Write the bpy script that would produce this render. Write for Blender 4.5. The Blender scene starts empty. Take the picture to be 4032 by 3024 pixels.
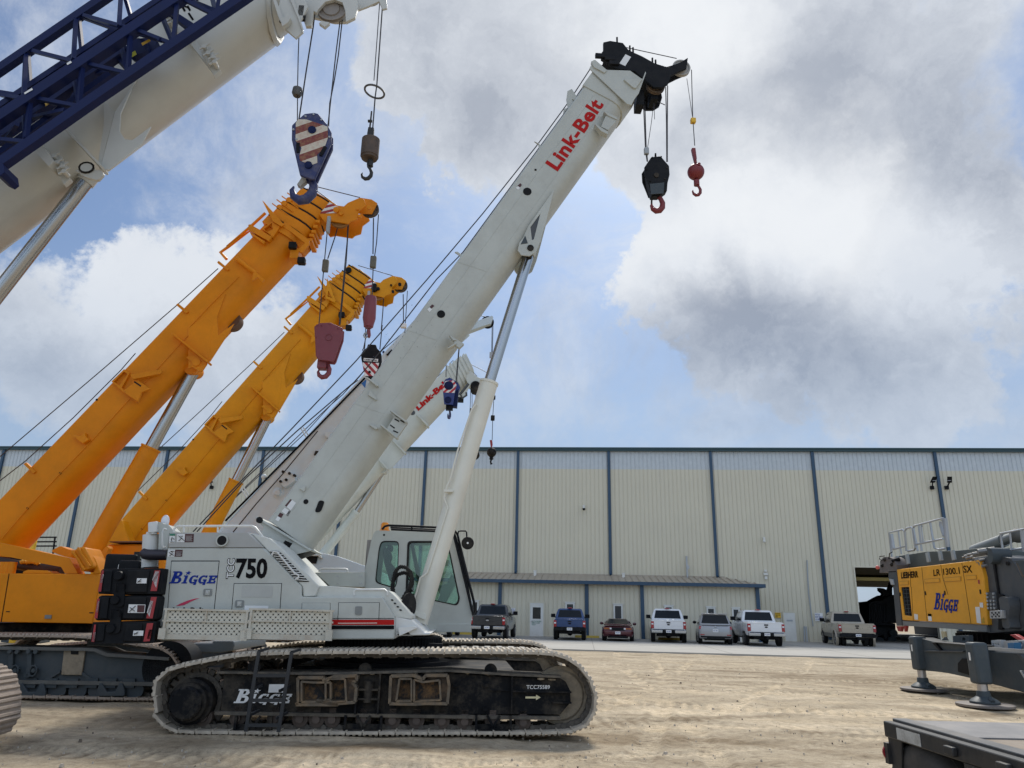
import bpy, bmesh, math, random
from mathutils import Vector, Matrix
from mathutils.geometry import tessellate_polygon
random.seed(7)
R = math.radians
scene = bpy.context.scene
COL = scene.collection
# ------------------------------------------------------------------ camera
F, PITCH, ROLL, EYE = 2917.0, R(17.06), R(1.325), 1.6
_f = Vector((0, math.cos(PITCH), math.sin(PITCH)))
_r = Vector((1, 0, 0)); _u = _r.cross(_f)
CR = _r*math.cos(ROLL) + _u*math.sin(ROLL)
CU = _u*math.cos(ROLL) - _r*math.sin(ROLL)
CAM = Vector((0, 0, EYE))
cd = bpy.data.cameras.new("Camera"); cam = bpy.data.objects.new("Camera", cd); COL.objects.link(cam)
m = Matrix((CR, CU, -_f)).transposed().to_4x4(); m.translation = CAM
cam.matrix_world = m
cd.sensor_width = 36.0; cd.lens = 36.0*F/4032.0; cd.clip_start = 0.1; cd.clip_end = 3000
scene.camera = cam
# ------------------------------------------------------------------ light
SUN_AZ, SUN_EL = R(12), R(50)      # azimuth measured from +Y towards +X
scene.view_settings.view_transform = 'Standard'
scene.view_settings.look = 'None'
scene.view_settings.gamma = 1.0
scene.view_settings.use_curve_mapping = False
scene.view_settings.exposure = 0.34
sd = bpy.data.lights.new("Sun", 'SUN'); sd.energy = 3.0; sd.angle = R(14); sd.color = (1.0, .955, .88)
sun = bpy.data.objects.new("Sun", sd); COL.objects.link(sun)
_sd = Vector((math.sin(SUN_AZ)*math.cos(SUN_EL), math.cos(SUN_AZ)*math.cos(SUN_EL), math.sin(SUN_EL)))
sun.rotation_euler = _sd.to_track_quat('Z', 'Y').to_euler()
sun.location = (0, 0, 40)

def ray(x, y):
    return CR*((x-2016)/F) - CU*((y-1512)/F) + _f
def gpt(x, y, z=0.0):
    d = ray(x, y); return CAM + d*((z-EYE)/d.z)

def build_world():
    w = bpy.data.worlds.new("World"); scene.world = w; w.use_nodes = True
    nt = w.node_tree; N = nt.nodes; L = nt.links; N.clear()
    out = N.new('ShaderNodeOutputWorld'); bg = N.new('ShaderNodeBackground'); L.new(bg.outputs[0], out.inputs[0])
    sky = N.new('ShaderNodeTexSky'); sky.sky_type = 'NISHITA'; sky.sun_disc = False
    sky.sun_elevation = SUN_EL; sky.sun_rotation = SUN_AZ; sky.air_density = 1.0; sky.dust_density = 1.6; sky.ozone_density = 1.5
    tc = N.new('ShaderNodeTexCoord')
    def vm(op, a, b=None):
        n = N.new('ShaderNodeVectorMath'); n.operation = op
        for i, v in enumerate((a, b)):
            if v is None: continue
            if hasattr(v, 'type'): L.new(v, n.inputs[i])
            else: n.inputs[i].default_value = v
        return n.outputs['Value'] if op in ('DISTANCE', 'DOT_PRODUCT', 'LENGTH') else n.outputs[0]
    def mt(op, a, b=None, c=None, clamp=False):
        n = N.new('ShaderNodeMath'); n.operation = op; n.use_clamp = clamp
        for i, v in enumerate((a, b, c)):
            if v is None: continue
            if hasattr(v, 'type'): L.new(v, n.inputs[i])
            else: n.inputs[i].default_value = v
        return n.outputs[0]
    def mr(v, a, b, c=0., d=1., sm=True):
        n = N.new('ShaderNodeMapRange'); n.interpolation_type = 'SMOOTHSTEP' if sm else 'LINEAR'
        L.new(v, n.inputs[0]); n.inputs[1].default_value = a; n.inputs[2].default_value = b
        n.inputs[3].default_value = c; n.inputs[4].default_value = d; return n.outputs[0]
    def noise(vec, scale, det, rough, dist=0.):
        n = N.new('ShaderNodeTexNoise'); L.new(vec, n.inputs['Vector']); n.inputs['Scale'].default_value = scale
        n.inputs['Detail'].default_value = det; n.inputs['Roughness'].default_value = rough; n.inputs['Distortion'].default_value = dist
        return n.outputs
    def mixc(f, a, b):
        n = N.new('ShaderNodeMix'); n.data_type = 'RGBA'
        if hasattr(f, 'type'): L.new(f, n.inputs[0])
        else: n.inputs[0].default_value = f
        for i, v in ((6, a), (7, b)):
            if hasattr(v, 'type'): L.new(v, n.inputs[i])
            else: n.inputs[i].default_value = (*v, 1)
        return n.outputs[2]
    d = tc.outputs['Generated']
    # big warp so that the cloud masses get billowy outlines
    w1 = noise(d, 6.5, 9, .62)[1]
    wv = vm('SCALE', vm('SUBTRACT', w1, (.5, .5, .5))); wv.node.inputs[3].default_value = .30
    dw = vm('ADD', d, wv)
    w2 = noise(d, 3.0, 4, .5)[1]
    wv2 = vm('SCALE', vm('SUBTRACT', w2, (.5, .5, .5))); wv2.node.inputs[3].default_value = .10
    dw2 = vm('ADD', d, wv2)
    def blobs(vec, lst):
        tot = None
        for (px, py, rad, amp) in lst:
            dir_ = ray(px, py).normalized()
            ds = vm('DISTANCE', vec, tuple(dir_))
            v = mr(ds, rad/F*1.1, rad/F*.1, 0, amp)
            tot = v if tot is None else mt('ADD', tot, v)
        return tot
    # where cloud is dense
    dens = blobs(dw, CLOUDS)
    base = noise(d, 2.6, 7, .6, .3)[0]
    fine = noise(d, 9.0, 8, .62, .2)[0]
    dens = mt('ADD', dens, mt('MULTIPLY', mt('SUBTRACT', base, .5), 1.6))
    dens = mt('ADD', dens, mt('MULTIPLY', mt('SUBTRACT', fine, .5), .75))
    mask = mr(dens, .30, .80)
    wisps = mr(noise(dw2, 4.4, 10, .68, .3)[0], .40, .68, .06, .68)
    mask = mt('MAXIMUM', mask, wisps)
    # shading inside clouds: gray undersides and white tops
    dark = blobs(dw2, DARKS)
    dark = mt('MULTIPLY', dark, .62)
    dark = mt('ADD', dark, mt('MULTIPLY', mt('SUBTRACT', noise(dw2, 5.0, 9, .60, .4)[0], .47), 1.5))
    dark = mt('ADD', dark, mt('MULTIPLY', mt('SUBTRACT', noise(dw, 12.0, 9, .62)[0], .5), 1.2))
    dark = mt('ADD', dark, mr(dens, .45, 1.6, -.12, .18))
    dark = mr(dark, -.15, 1.0, sm=False)
    ccol = mixc(dark, (.56, .595, .65), (.245, .28, .35))
    glow = blobs(dw, GLOWS)
    ccol = mixc(mt('MINIMUM', glow, 1.0), ccol, (.70, .72, .745))
    hs = N.new('ShaderNodeMix'); hs.data_type = 'RGBA'; hs.blend_type = 'MULTIPLY'; hs.inputs[0].default_value = 1.0
    L.new(sky.outputs[0], hs.inputs[6]); hs.inputs[7].default_value = (.74*SKYK, .93*SKYK, 1.14*SKYK, 1)
    col = mixc(mask, hs.outputs[2], ccol)
    # clouds are given in the same unit as the picture: undo the background strength
    cs = N.new('ShaderNodeVectorMath'); cs.operation = 'SCALE'; cs.inputs[3].default_value = 10.0
    L.new(ccol, cs.inputs[0])
    col = mixc(mask, hs.outputs[2], cs.outputs[0])
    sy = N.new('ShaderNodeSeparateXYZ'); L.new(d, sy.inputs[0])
    bk = mr(sy.outputs[1], .15, -.6, 1.0, BACKK)  # unseen sky behind the camera brightened as added fill light
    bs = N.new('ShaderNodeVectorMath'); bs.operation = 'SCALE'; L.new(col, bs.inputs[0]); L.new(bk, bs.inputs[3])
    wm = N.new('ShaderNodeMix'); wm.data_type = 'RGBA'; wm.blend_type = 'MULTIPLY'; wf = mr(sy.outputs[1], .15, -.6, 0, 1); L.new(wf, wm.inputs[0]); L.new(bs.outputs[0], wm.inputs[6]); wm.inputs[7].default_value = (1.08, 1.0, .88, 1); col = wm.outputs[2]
    # pale band of air near the skyline
    sx = N.new('ShaderNodeSeparateXYZ'); L.new(d, sx.inputs[0])
    hz = mr(sx.outputs[2], .46, .06, 0, .72)
    hb = N.new('ShaderNodeMix'); hb.data_type = 'RGBA'; L.new(hz, hb.inputs[0]); L.new(col, hb.inputs[6]); hb.inputs[7].default_value = (3.3, 4.15, 5.4, 1)
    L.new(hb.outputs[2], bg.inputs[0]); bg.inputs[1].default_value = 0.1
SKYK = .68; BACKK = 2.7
CLOUDS = [(2950, 900, 520, 1.0), (2600, 1150, 520, .9), (3300, 1200, 600, 1.0), (3650, 1450, 500, .8), (2800, 1480, 380, .5), (3700, 300, 900, .9), (3900, 900, 400, .6),
          (2700, 150, 900, 1.0), (2000, 250, 620, .8), (1600, 100, 560, .7), (250, 1200, 560, .8), (650, 900, 330, .65), (720, 1300, 520, .7), (3100, 600, 600, .7),
          (120, 1500, 420, .5), (900, 1450, 420, .45), (1080, 760, 230, .6), (1850, 500, 450, .5),
          (2250, 950, 300, -.9), (1500, 820, 380, -.7), (600, 300, 900, -.9), (300, 680, 330, -.75), (1600, 1500, 330, -.4),
          (2250, 1560, 420, -.5), (880, 720, 190, -.8), (2350, 1400, 300, -.5)]
DARKS = [(2950, 1300, 560, 1.0), (2550, 1400, 360, .6), (3400, 1420, 480, .7), (1800, 200, 700, .55), (3500, 380, 600, .9), (3000, 400, 420, .7), (3850, 600, 400, .6), (2250, 350, 520, .55), (3000, 480, 500, .45),
         (100, 1550, 620, .6), (700, 1500, 500, .45), (2950, 800, 380, -1.5), (2560, 1000, 300, -1.2), (3400, 930, 400, -1.2), (3650, 1100, 300, -.5), (650, 1150, 420, -.5), (2640, 40, 520, -.5)]
GLOWS = [(2660, 60, 420, .6), (2500, -100, 1300, .35), (3100, 760, 360, .7), (2700, 900, 300, .6), (3450, 950, 300, .5), (2480, 1060, 200, .4), (250, 1000, 300, .35), (680, 1150, 360, .35)]
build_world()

# ------------------------------------------------------------------ materials
MATS = {}
def mat(name, col, rough=.5, metal=0., var=.12, vscale=1.5, bump=0., bscale=40., grime=None, gamt=.35, gscale=1.2, coat=0., spec=.5, alpha=None):
    if name in MATS: return MATS[name]
    mt_ = bpy.data.materials.new(name); mt_.use_nodes = True; MATS[name] = mt_
    nt = mt_.node_tree; N = nt.nodes; L = nt.links; p = N['Principled BSDF']
    tc = N.new('ShaderNodeTexCoord')
    no = N.new('ShaderNodeTexNoise'); no.inputs['Scale'].default_value = vscale; no.inputs['Detail'].default_value = 6; no.inputs['Roughness'].default_value = .65
    L.new(tc.outputs['Object'], no.inputs['Vector'])
    mr = N.new('ShaderNodeMapRange'); L.new(no.outputs[0], mr.inputs[0]); mr.inputs[1].default_value = .3; mr.inputs[2].default_value = .7
    mr.inputs[3].default_value = 1-var; mr.inputs[4].default_value = 1+var*.6
    mx = N.new('ShaderNodeMix'); mx.data_type = 'RGBA'; mx.blend_type = 'MULTIPLY'; mx.inputs[0].default_value = 1
    mx.inputs[6].default_value = (*col, 1); L.new(mr.outputs[0], mx.inputs[7])
    c = mx.outputs[2]
    if grime:
        n2 = N.new('ShaderNodeTexNoise'); n2.inputs['Scale'].default_value = gscale; n2.inputs['Detail'].default_value = 8; n2.inputs['Roughness'].default_value = .72
        L.new(tc.outputs['Object'], n2.inputs['Vector'])
        m2 = N.new('ShaderNodeMapRange'); L.new(n2.outputs[0], m2.inputs[0]); m2.inputs[1].default_value = .45; m2.inputs[2].default_value = .75
        m2.inputs[3].default_value = 0; m2.inputs[4].default_value = gamt
        m3 = N.new('ShaderNodeMix'); m3.data_type = 'RGBA'; L.new(m2.outputs[0], m3.inputs[0]); L.new(c, m3.inputs[6]); m3.inputs[7].default_value = (*grime, 1)
        c = m3.outputs[2]
    L.new(c, p.inputs['Base Color'])
    r2 = N.new('ShaderNodeMapRange'); L.new(no.outputs[0], r2.inputs[0]); r2.inputs[3].default_value = max(0, rough-.08); r2.inputs[4].default_value = min(1, rough+.1)
    L.new(r2.outputs[0], p.inputs['Roughness'])
    p.inputs['Metallic'].default_value = metal; p.inputs['Coat Weight'].default_value = coat; p.inputs['Coat Roughness'].default_value = .12
    p.inputs['Specular IOR Level'].default_value = spec
    if bump:
        nb = N.new('ShaderNodeTexNoise'); nb.inputs['Scale'].default_value = bscale; nb.inputs['Detail'].default_value = 5; L.new(tc.outputs['Object'], nb.inputs['Vector'])
        b = N.new('ShaderNodeBump'); b.inputs['Strength'].default_value = 1.0; b.inputs['Distance'].default_value = bump; L.new(nb.outputs[0], b.inputs['Height']); L.new(b.outputs[0], p.inputs['Normal'])
    return mt_
def glass(name, tint, refl=.5):
    if name in MATS: return MATS[name]
    g = bpy.data.materials.new(name); g.use_nodes = True; MATS[name] = g
    nt = g.node_tree; N = nt.nodes; L = nt.links; N.clear()
    o = N.new('ShaderNodeOutputMaterial'); t = N.new('ShaderNodeBsdfTransparent'); t.inputs[0].default_value = (*tint, 1)
    gl = N.new('ShaderNodeBsdfGlossy'); gl.inputs['Roughness'].default_value = .03; gl.inputs[0].default_value = (.9, .9, .9, 1)
    fr = N.new('ShaderNodeFresnel'); fr.inputs[0].default_value = 1.5
    mm = N.new('ShaderNodeMath'); mm.operation = 'MULTIPLY_ADD'; L.new(fr.outputs[0], mm.inputs[0]); mm.inputs[1].default_value = 1.0; mm.inputs[2].default_value = refl*.06; mm.use_clamp = True
    mx = N.new('ShaderNodeMixShader'); L.new(mm.outputs[0], mx.inputs[0]); L.new(t.outputs[0], mx.inputs[1]); L.new(gl.outputs[0], mx.inputs[2]); L.new(mx.outputs[0], o.inputs[0])
    return g
DUST = (.36, .29, .2)
M = dict(
 lb=mat('light_grey_paint', (.495, .51, .465), .45, spec=.3, var=.08, grime=(.32, .305, .26), gamt=.34, gscale=1.9, bump=.0008),
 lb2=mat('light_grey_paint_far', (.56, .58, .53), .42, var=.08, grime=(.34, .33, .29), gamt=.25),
 white=mat('white_paint', (.70, .70, .66), .4, var=.07, grime=(.45, .42, .36), gamt=.35, bump=.0006),
 cream=mat('cream_paint', (.74, .72, .62), .4, var=.06, grime=(.5, .47, .38), gamt=.3),
 ivory=mat('ivory_paint', (.55, .55, .50), .38, var=.06, grime=(.42, .40, .34), gamt=.25),
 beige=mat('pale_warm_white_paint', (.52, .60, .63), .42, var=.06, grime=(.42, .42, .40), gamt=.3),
 orange=mat('orange_paint', (.80, .262, .004), .45, spec=.25, var=.10, grime=(.48, .17, .006), gamt=.5, gscale=1.1),
 amber=mat('amber_paint', (.70, .30, .004), .45, spec=.25, var=.10, grime=(.44, .19, .006), gamt=.5, gscale=1.1),
 lryel=mat('yellow_paint', (.82, .385, .03), .4, spec=.3, var=.08, grime=(.55, .27, .03), gamt=.6, gscale=1.4),
 navy=mat('navy_paint', (.005, .012, .065), .5, var=.15, spec=.2),
 navy2=mat('worn_navy_paint', (.02, .03, .12), .5, var=.2, grime=(.2, .17, .14), gamt=.5, gscale=6),
 black=mat('black_paint', (.009, .010, .012), .5, spec=.12, var=.3, grime=(.06, .055, .05), gamt=.3, gscale=2),
 blackd=mat('dusty_black_steel', (.008, .009, .011), .65, spec=.12, var=.3, grime=(.17, .14, .10), gamt=.5, gscale=3, bump=.002),
 rub=mat('black_rubber', (.014, .014, .014), .75, spec=.2, var=.2, grime=(.10, .09, .07), gamt=.4, gscale=4),
 tyre2=mat('dusty_tyre', (.075, .07, .065), .7, var=.3, vscale=5, grime=(.14, .12, .1), gamt=.5, gscale=5, spec=.2),
 tyre=mat('tyre_rubber', (.02, .02, .021), .8, var=.2, grime=(.09, .08, .065), gamt=.4, gscale=5, bump=.002),
 steel=mat('bare_steel', (.42, .42, .42), .3, 1.0, var=.15),
 chrome=mat('chrome', (.42, .43, .44), .24, 1.0, var=.02),
 rope=mat('steel_rope', (.055, .05, .05), .5, .5, var=.2, bump=.003, bscale=120),
 rust=mat('rusty_steel', (.06, .045, .035), .7, var=.4, vscale=6, grime=(.34, .22, .12), gamt=.75, gscale=5, bump=.002),
 mud=mat('dusty_track_steel', (.50, .44, .35), .85, var=.25, vscale=5, grime=(.26, .22, .18), gamt=.5, gscale=9, bump=.006, bscale=25),
 mudd=mat('dirty_chain_steel', (.085, .075, .062), .8, var=.35, vscale=8, grime=(.24, .2, .15), gamt=.5, gscale=9, bump=.006, bscale=25),
 tarp=mat('dried_mud', (.30, .25, .18), .9, var=.3, vscale=7, grime=(.14, .12, .10), gamt=.5, gscale=9, bump=.01, bscale=20),
 slate=mat('slate_grey_paint', (.055, .070, .080), .5, spec=.25, var=.15, grime=(.16, .15, .13), gamt=.3, gscale=2),
 slate2=mat('grey_machine_paint', (.072, .080, .088), .45, spec=.25, var=.12, grime=(.2, .18, .15), gamt=.25, gscale=2),
 greyl=mat('pale_grey_steel', (.36, .39, .41), .5, var=.1),
 galv=mat('galvanised_steel', (.42, .44, .46), .4, .6, var=.15),
 maroon=mat('dusty_maroon_paint', (.22, .045, .06), .5, var=.12, grime=(.26, .1, .1), gamt=.3),
 red=mat('red_paint', (.30, .02, .02), .4, var=.15),
 redd=mat('dark_red_paint', (.19, .018, .022), .45, var=.25, grime=(.1, .04, .03), gamt=.4, gscale=6),
 logo=mat('red_decal', (.44, .012, .010), .6, spec=.15, var=.06),
 bdec=mat('blue_decal', (.010, .032, .25), .6, spec=.15, var=.06),
 kdec=mat('black_decal', (.006, .006, .007), .7, spec=.08, var=.1),
 wdec=mat('white_decal', (.76, .76, .74), .45, var=.08),
 gdec=mat('green_decal', (.03, .2, .12), .5, var=.1),
 ydec=mat('yellow_decal', (.75, .45, .03), .5, var=.1),
 rdec=mat('warning_red', (.36, .025, .03), .45, var=.15, grime=(.2, .05, .04), gamt=.3, gscale=12),
 brown=mat('warning_brown_red', (.07, .02, .02), .5, var=.1),
 amberl=mat('amber_lens', (.85, .28, .01), .2, var=.05, coat=.5),
 redl=mat('red_lens', (.32, .012, .02), .15, var=.1, coat=.6),
 whitel=mat('clear_lens', (.7, .7, .72), .15, var=.05, coat=.6),
 hole=mat('dark_hole', (.004, .004, .005), .9, var=.1),
 gcab=glass('green_cab_glass', (.72, .86, .80)),
 gdark=glass('dark_window_glass', (.10, .12, .13), 1.0),
 seat=mat('seat_fabric', (.03, .035, .04), .9, var=.2),
)
# ------------------------------------------------------------------ objects
def tag(o, label=None, cat=None, group=None, kind=None):
    if label: o['label'] = label
    if cat: o['category'] = cat
    if group: o['group'] = group
    if kind: o['kind'] = kind
    return o
def empty(name, loc, rz=0., label=None, cat=None, group=None):
    o = bpy.data.objects.new(name, None); COL.objects.link(o); o.location = loc; o.rotation_euler = (0, 0, rz)
    o.empty_display_size = .3
    return tag(o, label, cat, group)
def poly_area(p):
    return sum(p[i][0]*p[(i+1) % len(p)][1]-p[(i+1) % len(p)][0]*p[i][1] for i in range(len(p)))/2
class MB:
    """collects shapes, then links them as ONE mesh object"""
    def __init__(s): s.v = []; s.f = []; s.mi = []; s.cur = 0; s.sm = []
    def m(s, i): s.cur = i; return s
    def add(s, vs, fs, smooth=False):
        o = len(s.v); s.v += [tuple(v) for v in vs]
        for f in fs: s.f.append([i+o for i in f]); s.mi.append(s.cur); s.sm.append(smooth)
        return s
    def plate(s, outer, y0, y1, holes=()):
        """outline in (x,z), with holes, extruded along local y"""
        outer = list(outer)
        if poly_area(outer) < 0: outer.reverse()
        hs = []
        for h in holes:
            h = list(h)
            if poly_area(h) > 0: h.reverse()
            hs.append(h)
        loops = [outer]+hs
        tris = tessellate_polygon([[Vector((a, b, 0)) for a, b in l] for l in loops])
        flat = [p for l in loops for p in l]; n = len(flat)
        vs = [(a, y0, b) for a, b in flat]+[(a, y1, b) for a, b in flat]
        fs = []
        for t in tris:
            a, b, c = t
            A, B, C = flat[a], flat[b], flat[c]
            if (B[0]-A[0])*(C[1]-A[1])-(B[1]-A[1])*(C[0]-A[0]) < 0: b, c = c, b
            fs.append((a, b, c)); fs.append((a+n, c+n, b+n))
        k = 0
        for l in loops:
            m_ = len(l)
            for i in range(m_):
                j = (i+1) % m_
                fs.append((k+i, k+i+n, k+j+n, k+j))
            k += m_
        if y1 < y0: fs = [tuple(reversed(f)) for f in fs]
        return s.add(vs, fs)
    def box(s, x0, x1, y0, y1, z0, z1):
        if x0 > x1: x0, x1 = x1, x0
        if y0 > y1: y0, y1 = y1, y0
        if z0 > z1: z0, z1 = z1, z0
        return s.add([(x0,y0,z0),(x1,y0,z0),(x1,y1,z0),(x0,y1,z0),(x0,y0,z1),(x1,y0,z1),(x1,y1,z1),(x0,y1,z1)],
                     [(0,3,2,1),(4,5,6,7),(0,1,5,4),(1,2,6,5),(2,3,7,6),(3,0,4,7)])
    def hexa(s, b, t):
        """box from 4 bottom and 4 top points"""
        return s.add(list(b)+list(t), [(0,3,2,1),(4,5,6,7),(0,1,5,4),(1,2,6,5),(2,3,7,6),(3,0,4,7)])
    def bar(s, p, q, w, h=None, up=(0, 0, 1)):
        h = w if h is None else h
        p, q = Vector(p), Vector(q); d = (q-p)
        if d.length < 1e-6: return s
        d.normalize(); u = Vector(up)
        if abs(d.dot(u)) > .98: u = Vector((0, 1, 0))
        a = d.cross(u).normalized()*(w/2); b = a.cross(d).normalized()*(h/2)
        return s.hexa([p-a-b, p+a-b, q+a-b, q-a-b], [p-a+b, p+a+b, q+a+b, q-a+b])
    def cyl(s, p, q, r, r2=None, n=16, caps=True):
        p, q = Vector(p), Vector(q); r2 = r if r2 is None else r2; d = q-p
        if d.length < 1e-6: return s
        d.normalize(); u = Vector((0, 0, 1)) if abs(d.z) < .9 else Vector((1, 0, 0))
        a = d.cross(u).normalized(); b = d.cross(a)
        vs = [p+(a*math.cos(t)+b*math.sin(t))*r for t in [2*math.pi*i/n for i in range(n)]]
        vs += [q+(a*math.cos(t)+b*math.sin(t))*r2 for t in [2*math.pi*i/n for i in range(n)]]
        s.add(vs, [(i, (i+1) % n, n+(i+1) % n, n+i) for i in range(n)], True)
        if caps:
            s.add(vs, [tuple(reversed(range(n))), tuple(range(n, 2*n))])
        return s
    def lathe(s, c, axis, prof, n=24):
        """prof: (distance along axis, radius)"""
        c = Vector(c); d = Vector(axis).normalized(); u = Vector((0, 0, 1)) if abs(d.z) < .9 else Vector((1, 0, 0))
        a = d.cross(u).normalized(); b = d.cross(a); vs = []
        for (t, r) in prof:
            for i in range(n):
                th = 2*math.pi*i/n; vs.append(c+d*t+(a*math.cos(th)+b*math.sin(th))*r)
        fs = []
        for k in range(len(prof)-1):
            for i in range(n):
                j = (i+1) % n; fs.append((k*n+i, k*n+j, (k+1)*n+j, (k+1)*n+i))
        s.add(vs, fs, True)
        s.add(vs, [tuple(reversed(range(n))), tuple(range((len(prof)-1)*n, len(prof)*n))])
        return s
    def sphere(s, c, r, n=20, sq=(1, 1, 1)):
        c = Vector(c); vs = []; fs = []; mrings = n//2
        for k in range(mrings+1):
            ph = math.pi*k/mrings
            for i in range(n):
                th = 2*math.pi*i/n
                vs.append((c.x+r*sq[0]*math.sin(ph)*math.cos(th), c.y+r*sq[1]*math.sin(ph)*math.sin(th), c.z+r*sq[2]*math.cos(ph)))
        for k in range(mrings):
            for i in range(n):
                j = (i+1) % n; fs.append((k*n+i, (k+1)*n+i, (k+1)*n+j, k*n+j))
        return s.add(vs, fs, True)
    def tube(s, pts, r, n=8, closed=False):
        pts = [Vector(p) for p in pts]; m_ = len(pts)
        if m_ < 2: return s
        rad = (lambda i: r[i]) if isinstance(r, (list, tuple)) else (lambda i: r)
        ups = None; vs = []
        for i, p in enumerate(pts):
            if closed: d = pts[(i+1) % m_]-pts[i-1]
            else: d = pts[min(i+1, m_-1)]-pts[max(i-1, 0)]
            d.normalize()
            if ups is None:
                u = Vector((0, 1, 0)) if abs(d.y) < .9 else Vector((1, 0, 0)); a = d.cross(u).normalized()
            else:
                a = (ups-d*ups.dot(d)).normalized()
            ups = a; b = d.cross(a)
            vs += [p+(a*math.cos(2*math.pi*k/n)+b*math.sin(2*math.pi*k/n))*rad(i) for k in range(n)]
        fs = []
        for i in range(m_ if closed else m_-1):
            j = (i+1) % m_
            for k in range(n):
                l = (k+1) % n; fs.append((i*n+k, i*n+l, j*n+l, j*n+k))
        s.add(vs, fs, True)
        if not closed: s.add(vs, [tuple(reversed(range(n))), tuple(range((m_-1)*n, m_*n))])
        return s
    def loft(s, sections, smooth=False):
        """sections: list of closed rings with the same number of points"""
        n = len(sections[0]); vs = [p for r_ in sections for p in r_]; fs = []
        for k in range(len(sections)-1):
            for i in range(n):
                j = (i+1) % n; fs.append((k*n+i, k*n+j, (k+1)*n+j, (k+1)*n+i))
        s.add(vs, fs, smooth)
        return s.add(vs, [tuple(reversed(range(n))), tuple(range((len(sections)-1)*n, len(sections)*n))])
    def build(s, name, mats, parent=None, bevel=0., label=None, cat=None, group=None, kind=None, rec=True, seg=2):
        me = bpy.data.meshes.new(name); me.from_pydata(s.v, [], s.f)
        if not isinstance(mats, (list, tuple)): mats = [mats]
        for m_ in mats: me.materials.append(m_)
        me.polygons.foreach_set('material_index', s.mi)
        me.polygons.foreach_set('use_smooth', s.sm)
        me.update()
        if rec:
            bm = bmesh.new(); bm.from_mesh(me)
            bmesh.ops.remove_doubles(bm, verts=bm.verts, dist=1e-5)
            bmesh.ops.recalc_face_normals(bm, faces=bm.faces); bm.to_mesh(me); bm.free()
            me.set_sharp_from_angle(angle=R(38))
        o = bpy.data.objects.new(name, me); COL.objects.link(o)
        if parent is not None: o.parent = parent
        if bevel:
            b = o.modifiers.new('bevel', 'BEVEL'); b.width = bevel; b.segments = seg; b.limit_method = 'ANGLE'; b.angle_limit = R(35); b.harden_normals = False
        return tag(o, label, cat, group, kind)
def copy_tree(o, parent=None):
    c = o.copy(); COL.objects.link(c)
    if parent is not None: c.parent = parent
    for ch in list(o.children): copy_tree(ch, c)
    return c
class Fr:
    """a machine's own axes: x along it, y away from the visible side, z up; at(px, py, off) finds where a sight line meets the plane y = off"""
    def __init__(s, x, y, ang): s.o = Vector((x, y, 0)); s.a = ang; s.ex = Vector((math.cos(ang), math.sin(ang), 0)); s.ey = Vector((-math.sin(ang), math.cos(ang), 0))
    def at(s, px, py, off=0.):
        d = ray(px, py); t = ((s.o-CAM).dot(s.ey)+off)/d.dot(s.ey); w = CAM+d*t-s.o
        return (w.dot(s.ex), w.z)
    def pts(s, lst, off=0.): return [s.at(a, b, off) for a, b in lst]
    def p3(s, px, py, off=0.):
        a, b = s.at(px, py, off); return Vector((a, off, b))
    def l3(s, lst, off=0.): return [s.p3(a, b, off) for a, b in lst]
    def empty(s, name, label=None, cat=None, group=None): return empty(name, s.o, s.a, label, cat, group)
def zc(ox, oy, sc): return lambda *p: [(ox+a*sc, oy+b*sc) for a, b in p]
D = zc(0, 0, 1.8228)
def text_mesh(txt, size=1., offset=0., shear=0., sx=1., spacing=1.):
    cu = bpy.data.curves.new('t', 'FONT'); cu.body = txt; cu.size = size; cu.offset = offset; cu.shear = shear; cu.extrude = 0.0; cu.space_character = spacing
    cu.resolution_u = 3
    o = bpy.data.objects.new('t', cu); COL.objects.link(o)
    dg = bpy.context.evaluated_depsgraph_get(); dg.update()
    me = bpy.data.meshes.new_from_object(o.evaluated_get(dg))
    vs = [(v.co.x*sx, v.co.y) for v in me.vertices]; fs = [tuple(p.vertices) for p in me.polygons]
    bpy.data.objects.remove(o); bpy.data.curves.remove(cu); bpy.data.meshes.remove(me)
    return vs, fs
def put_text(txt, quad, name, m_, parent, off=-.004, offset=.0, shear=0., lift=None, spacing=1.):
    """text laid into a quad given as 3-D corners: lower left, lower right, upper left (local)"""
    vs, fs = text_mesh(txt, 1., offset, shear, 1., spacing)
    x0 = min(v[0] for v in vs); x1 = max(v[0] for v in vs); y0 = min(v[1] for v in vs); y1 = max(v[1] for v in vs)
    a, b, c = [Vector(q) for q in quad]
    nrm = (b-a).cross(c-a).normalized()*abs(off)
    mb = MB(); mb.add([a+(b-a)*((v[0]-x0)/(x1-x0))+(c-a)*((v[1]-y0)/(y1-y0))+nrm for v in vs], fs)
    return mb.build(name, m_, parent, rec=False)
def sheet(quad, name, m_, parent, off=.004, label=None, th=.0):
    a, b, c, d = [Vector(q) for q in quad]; n = (b-a).cross(d-a).normalized()*off
    return MB().add([a+n, b+n, c+n, d+n], [(0, 1, 2, 3)]).build(name, m_, parent, rec=False, label=label)
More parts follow.
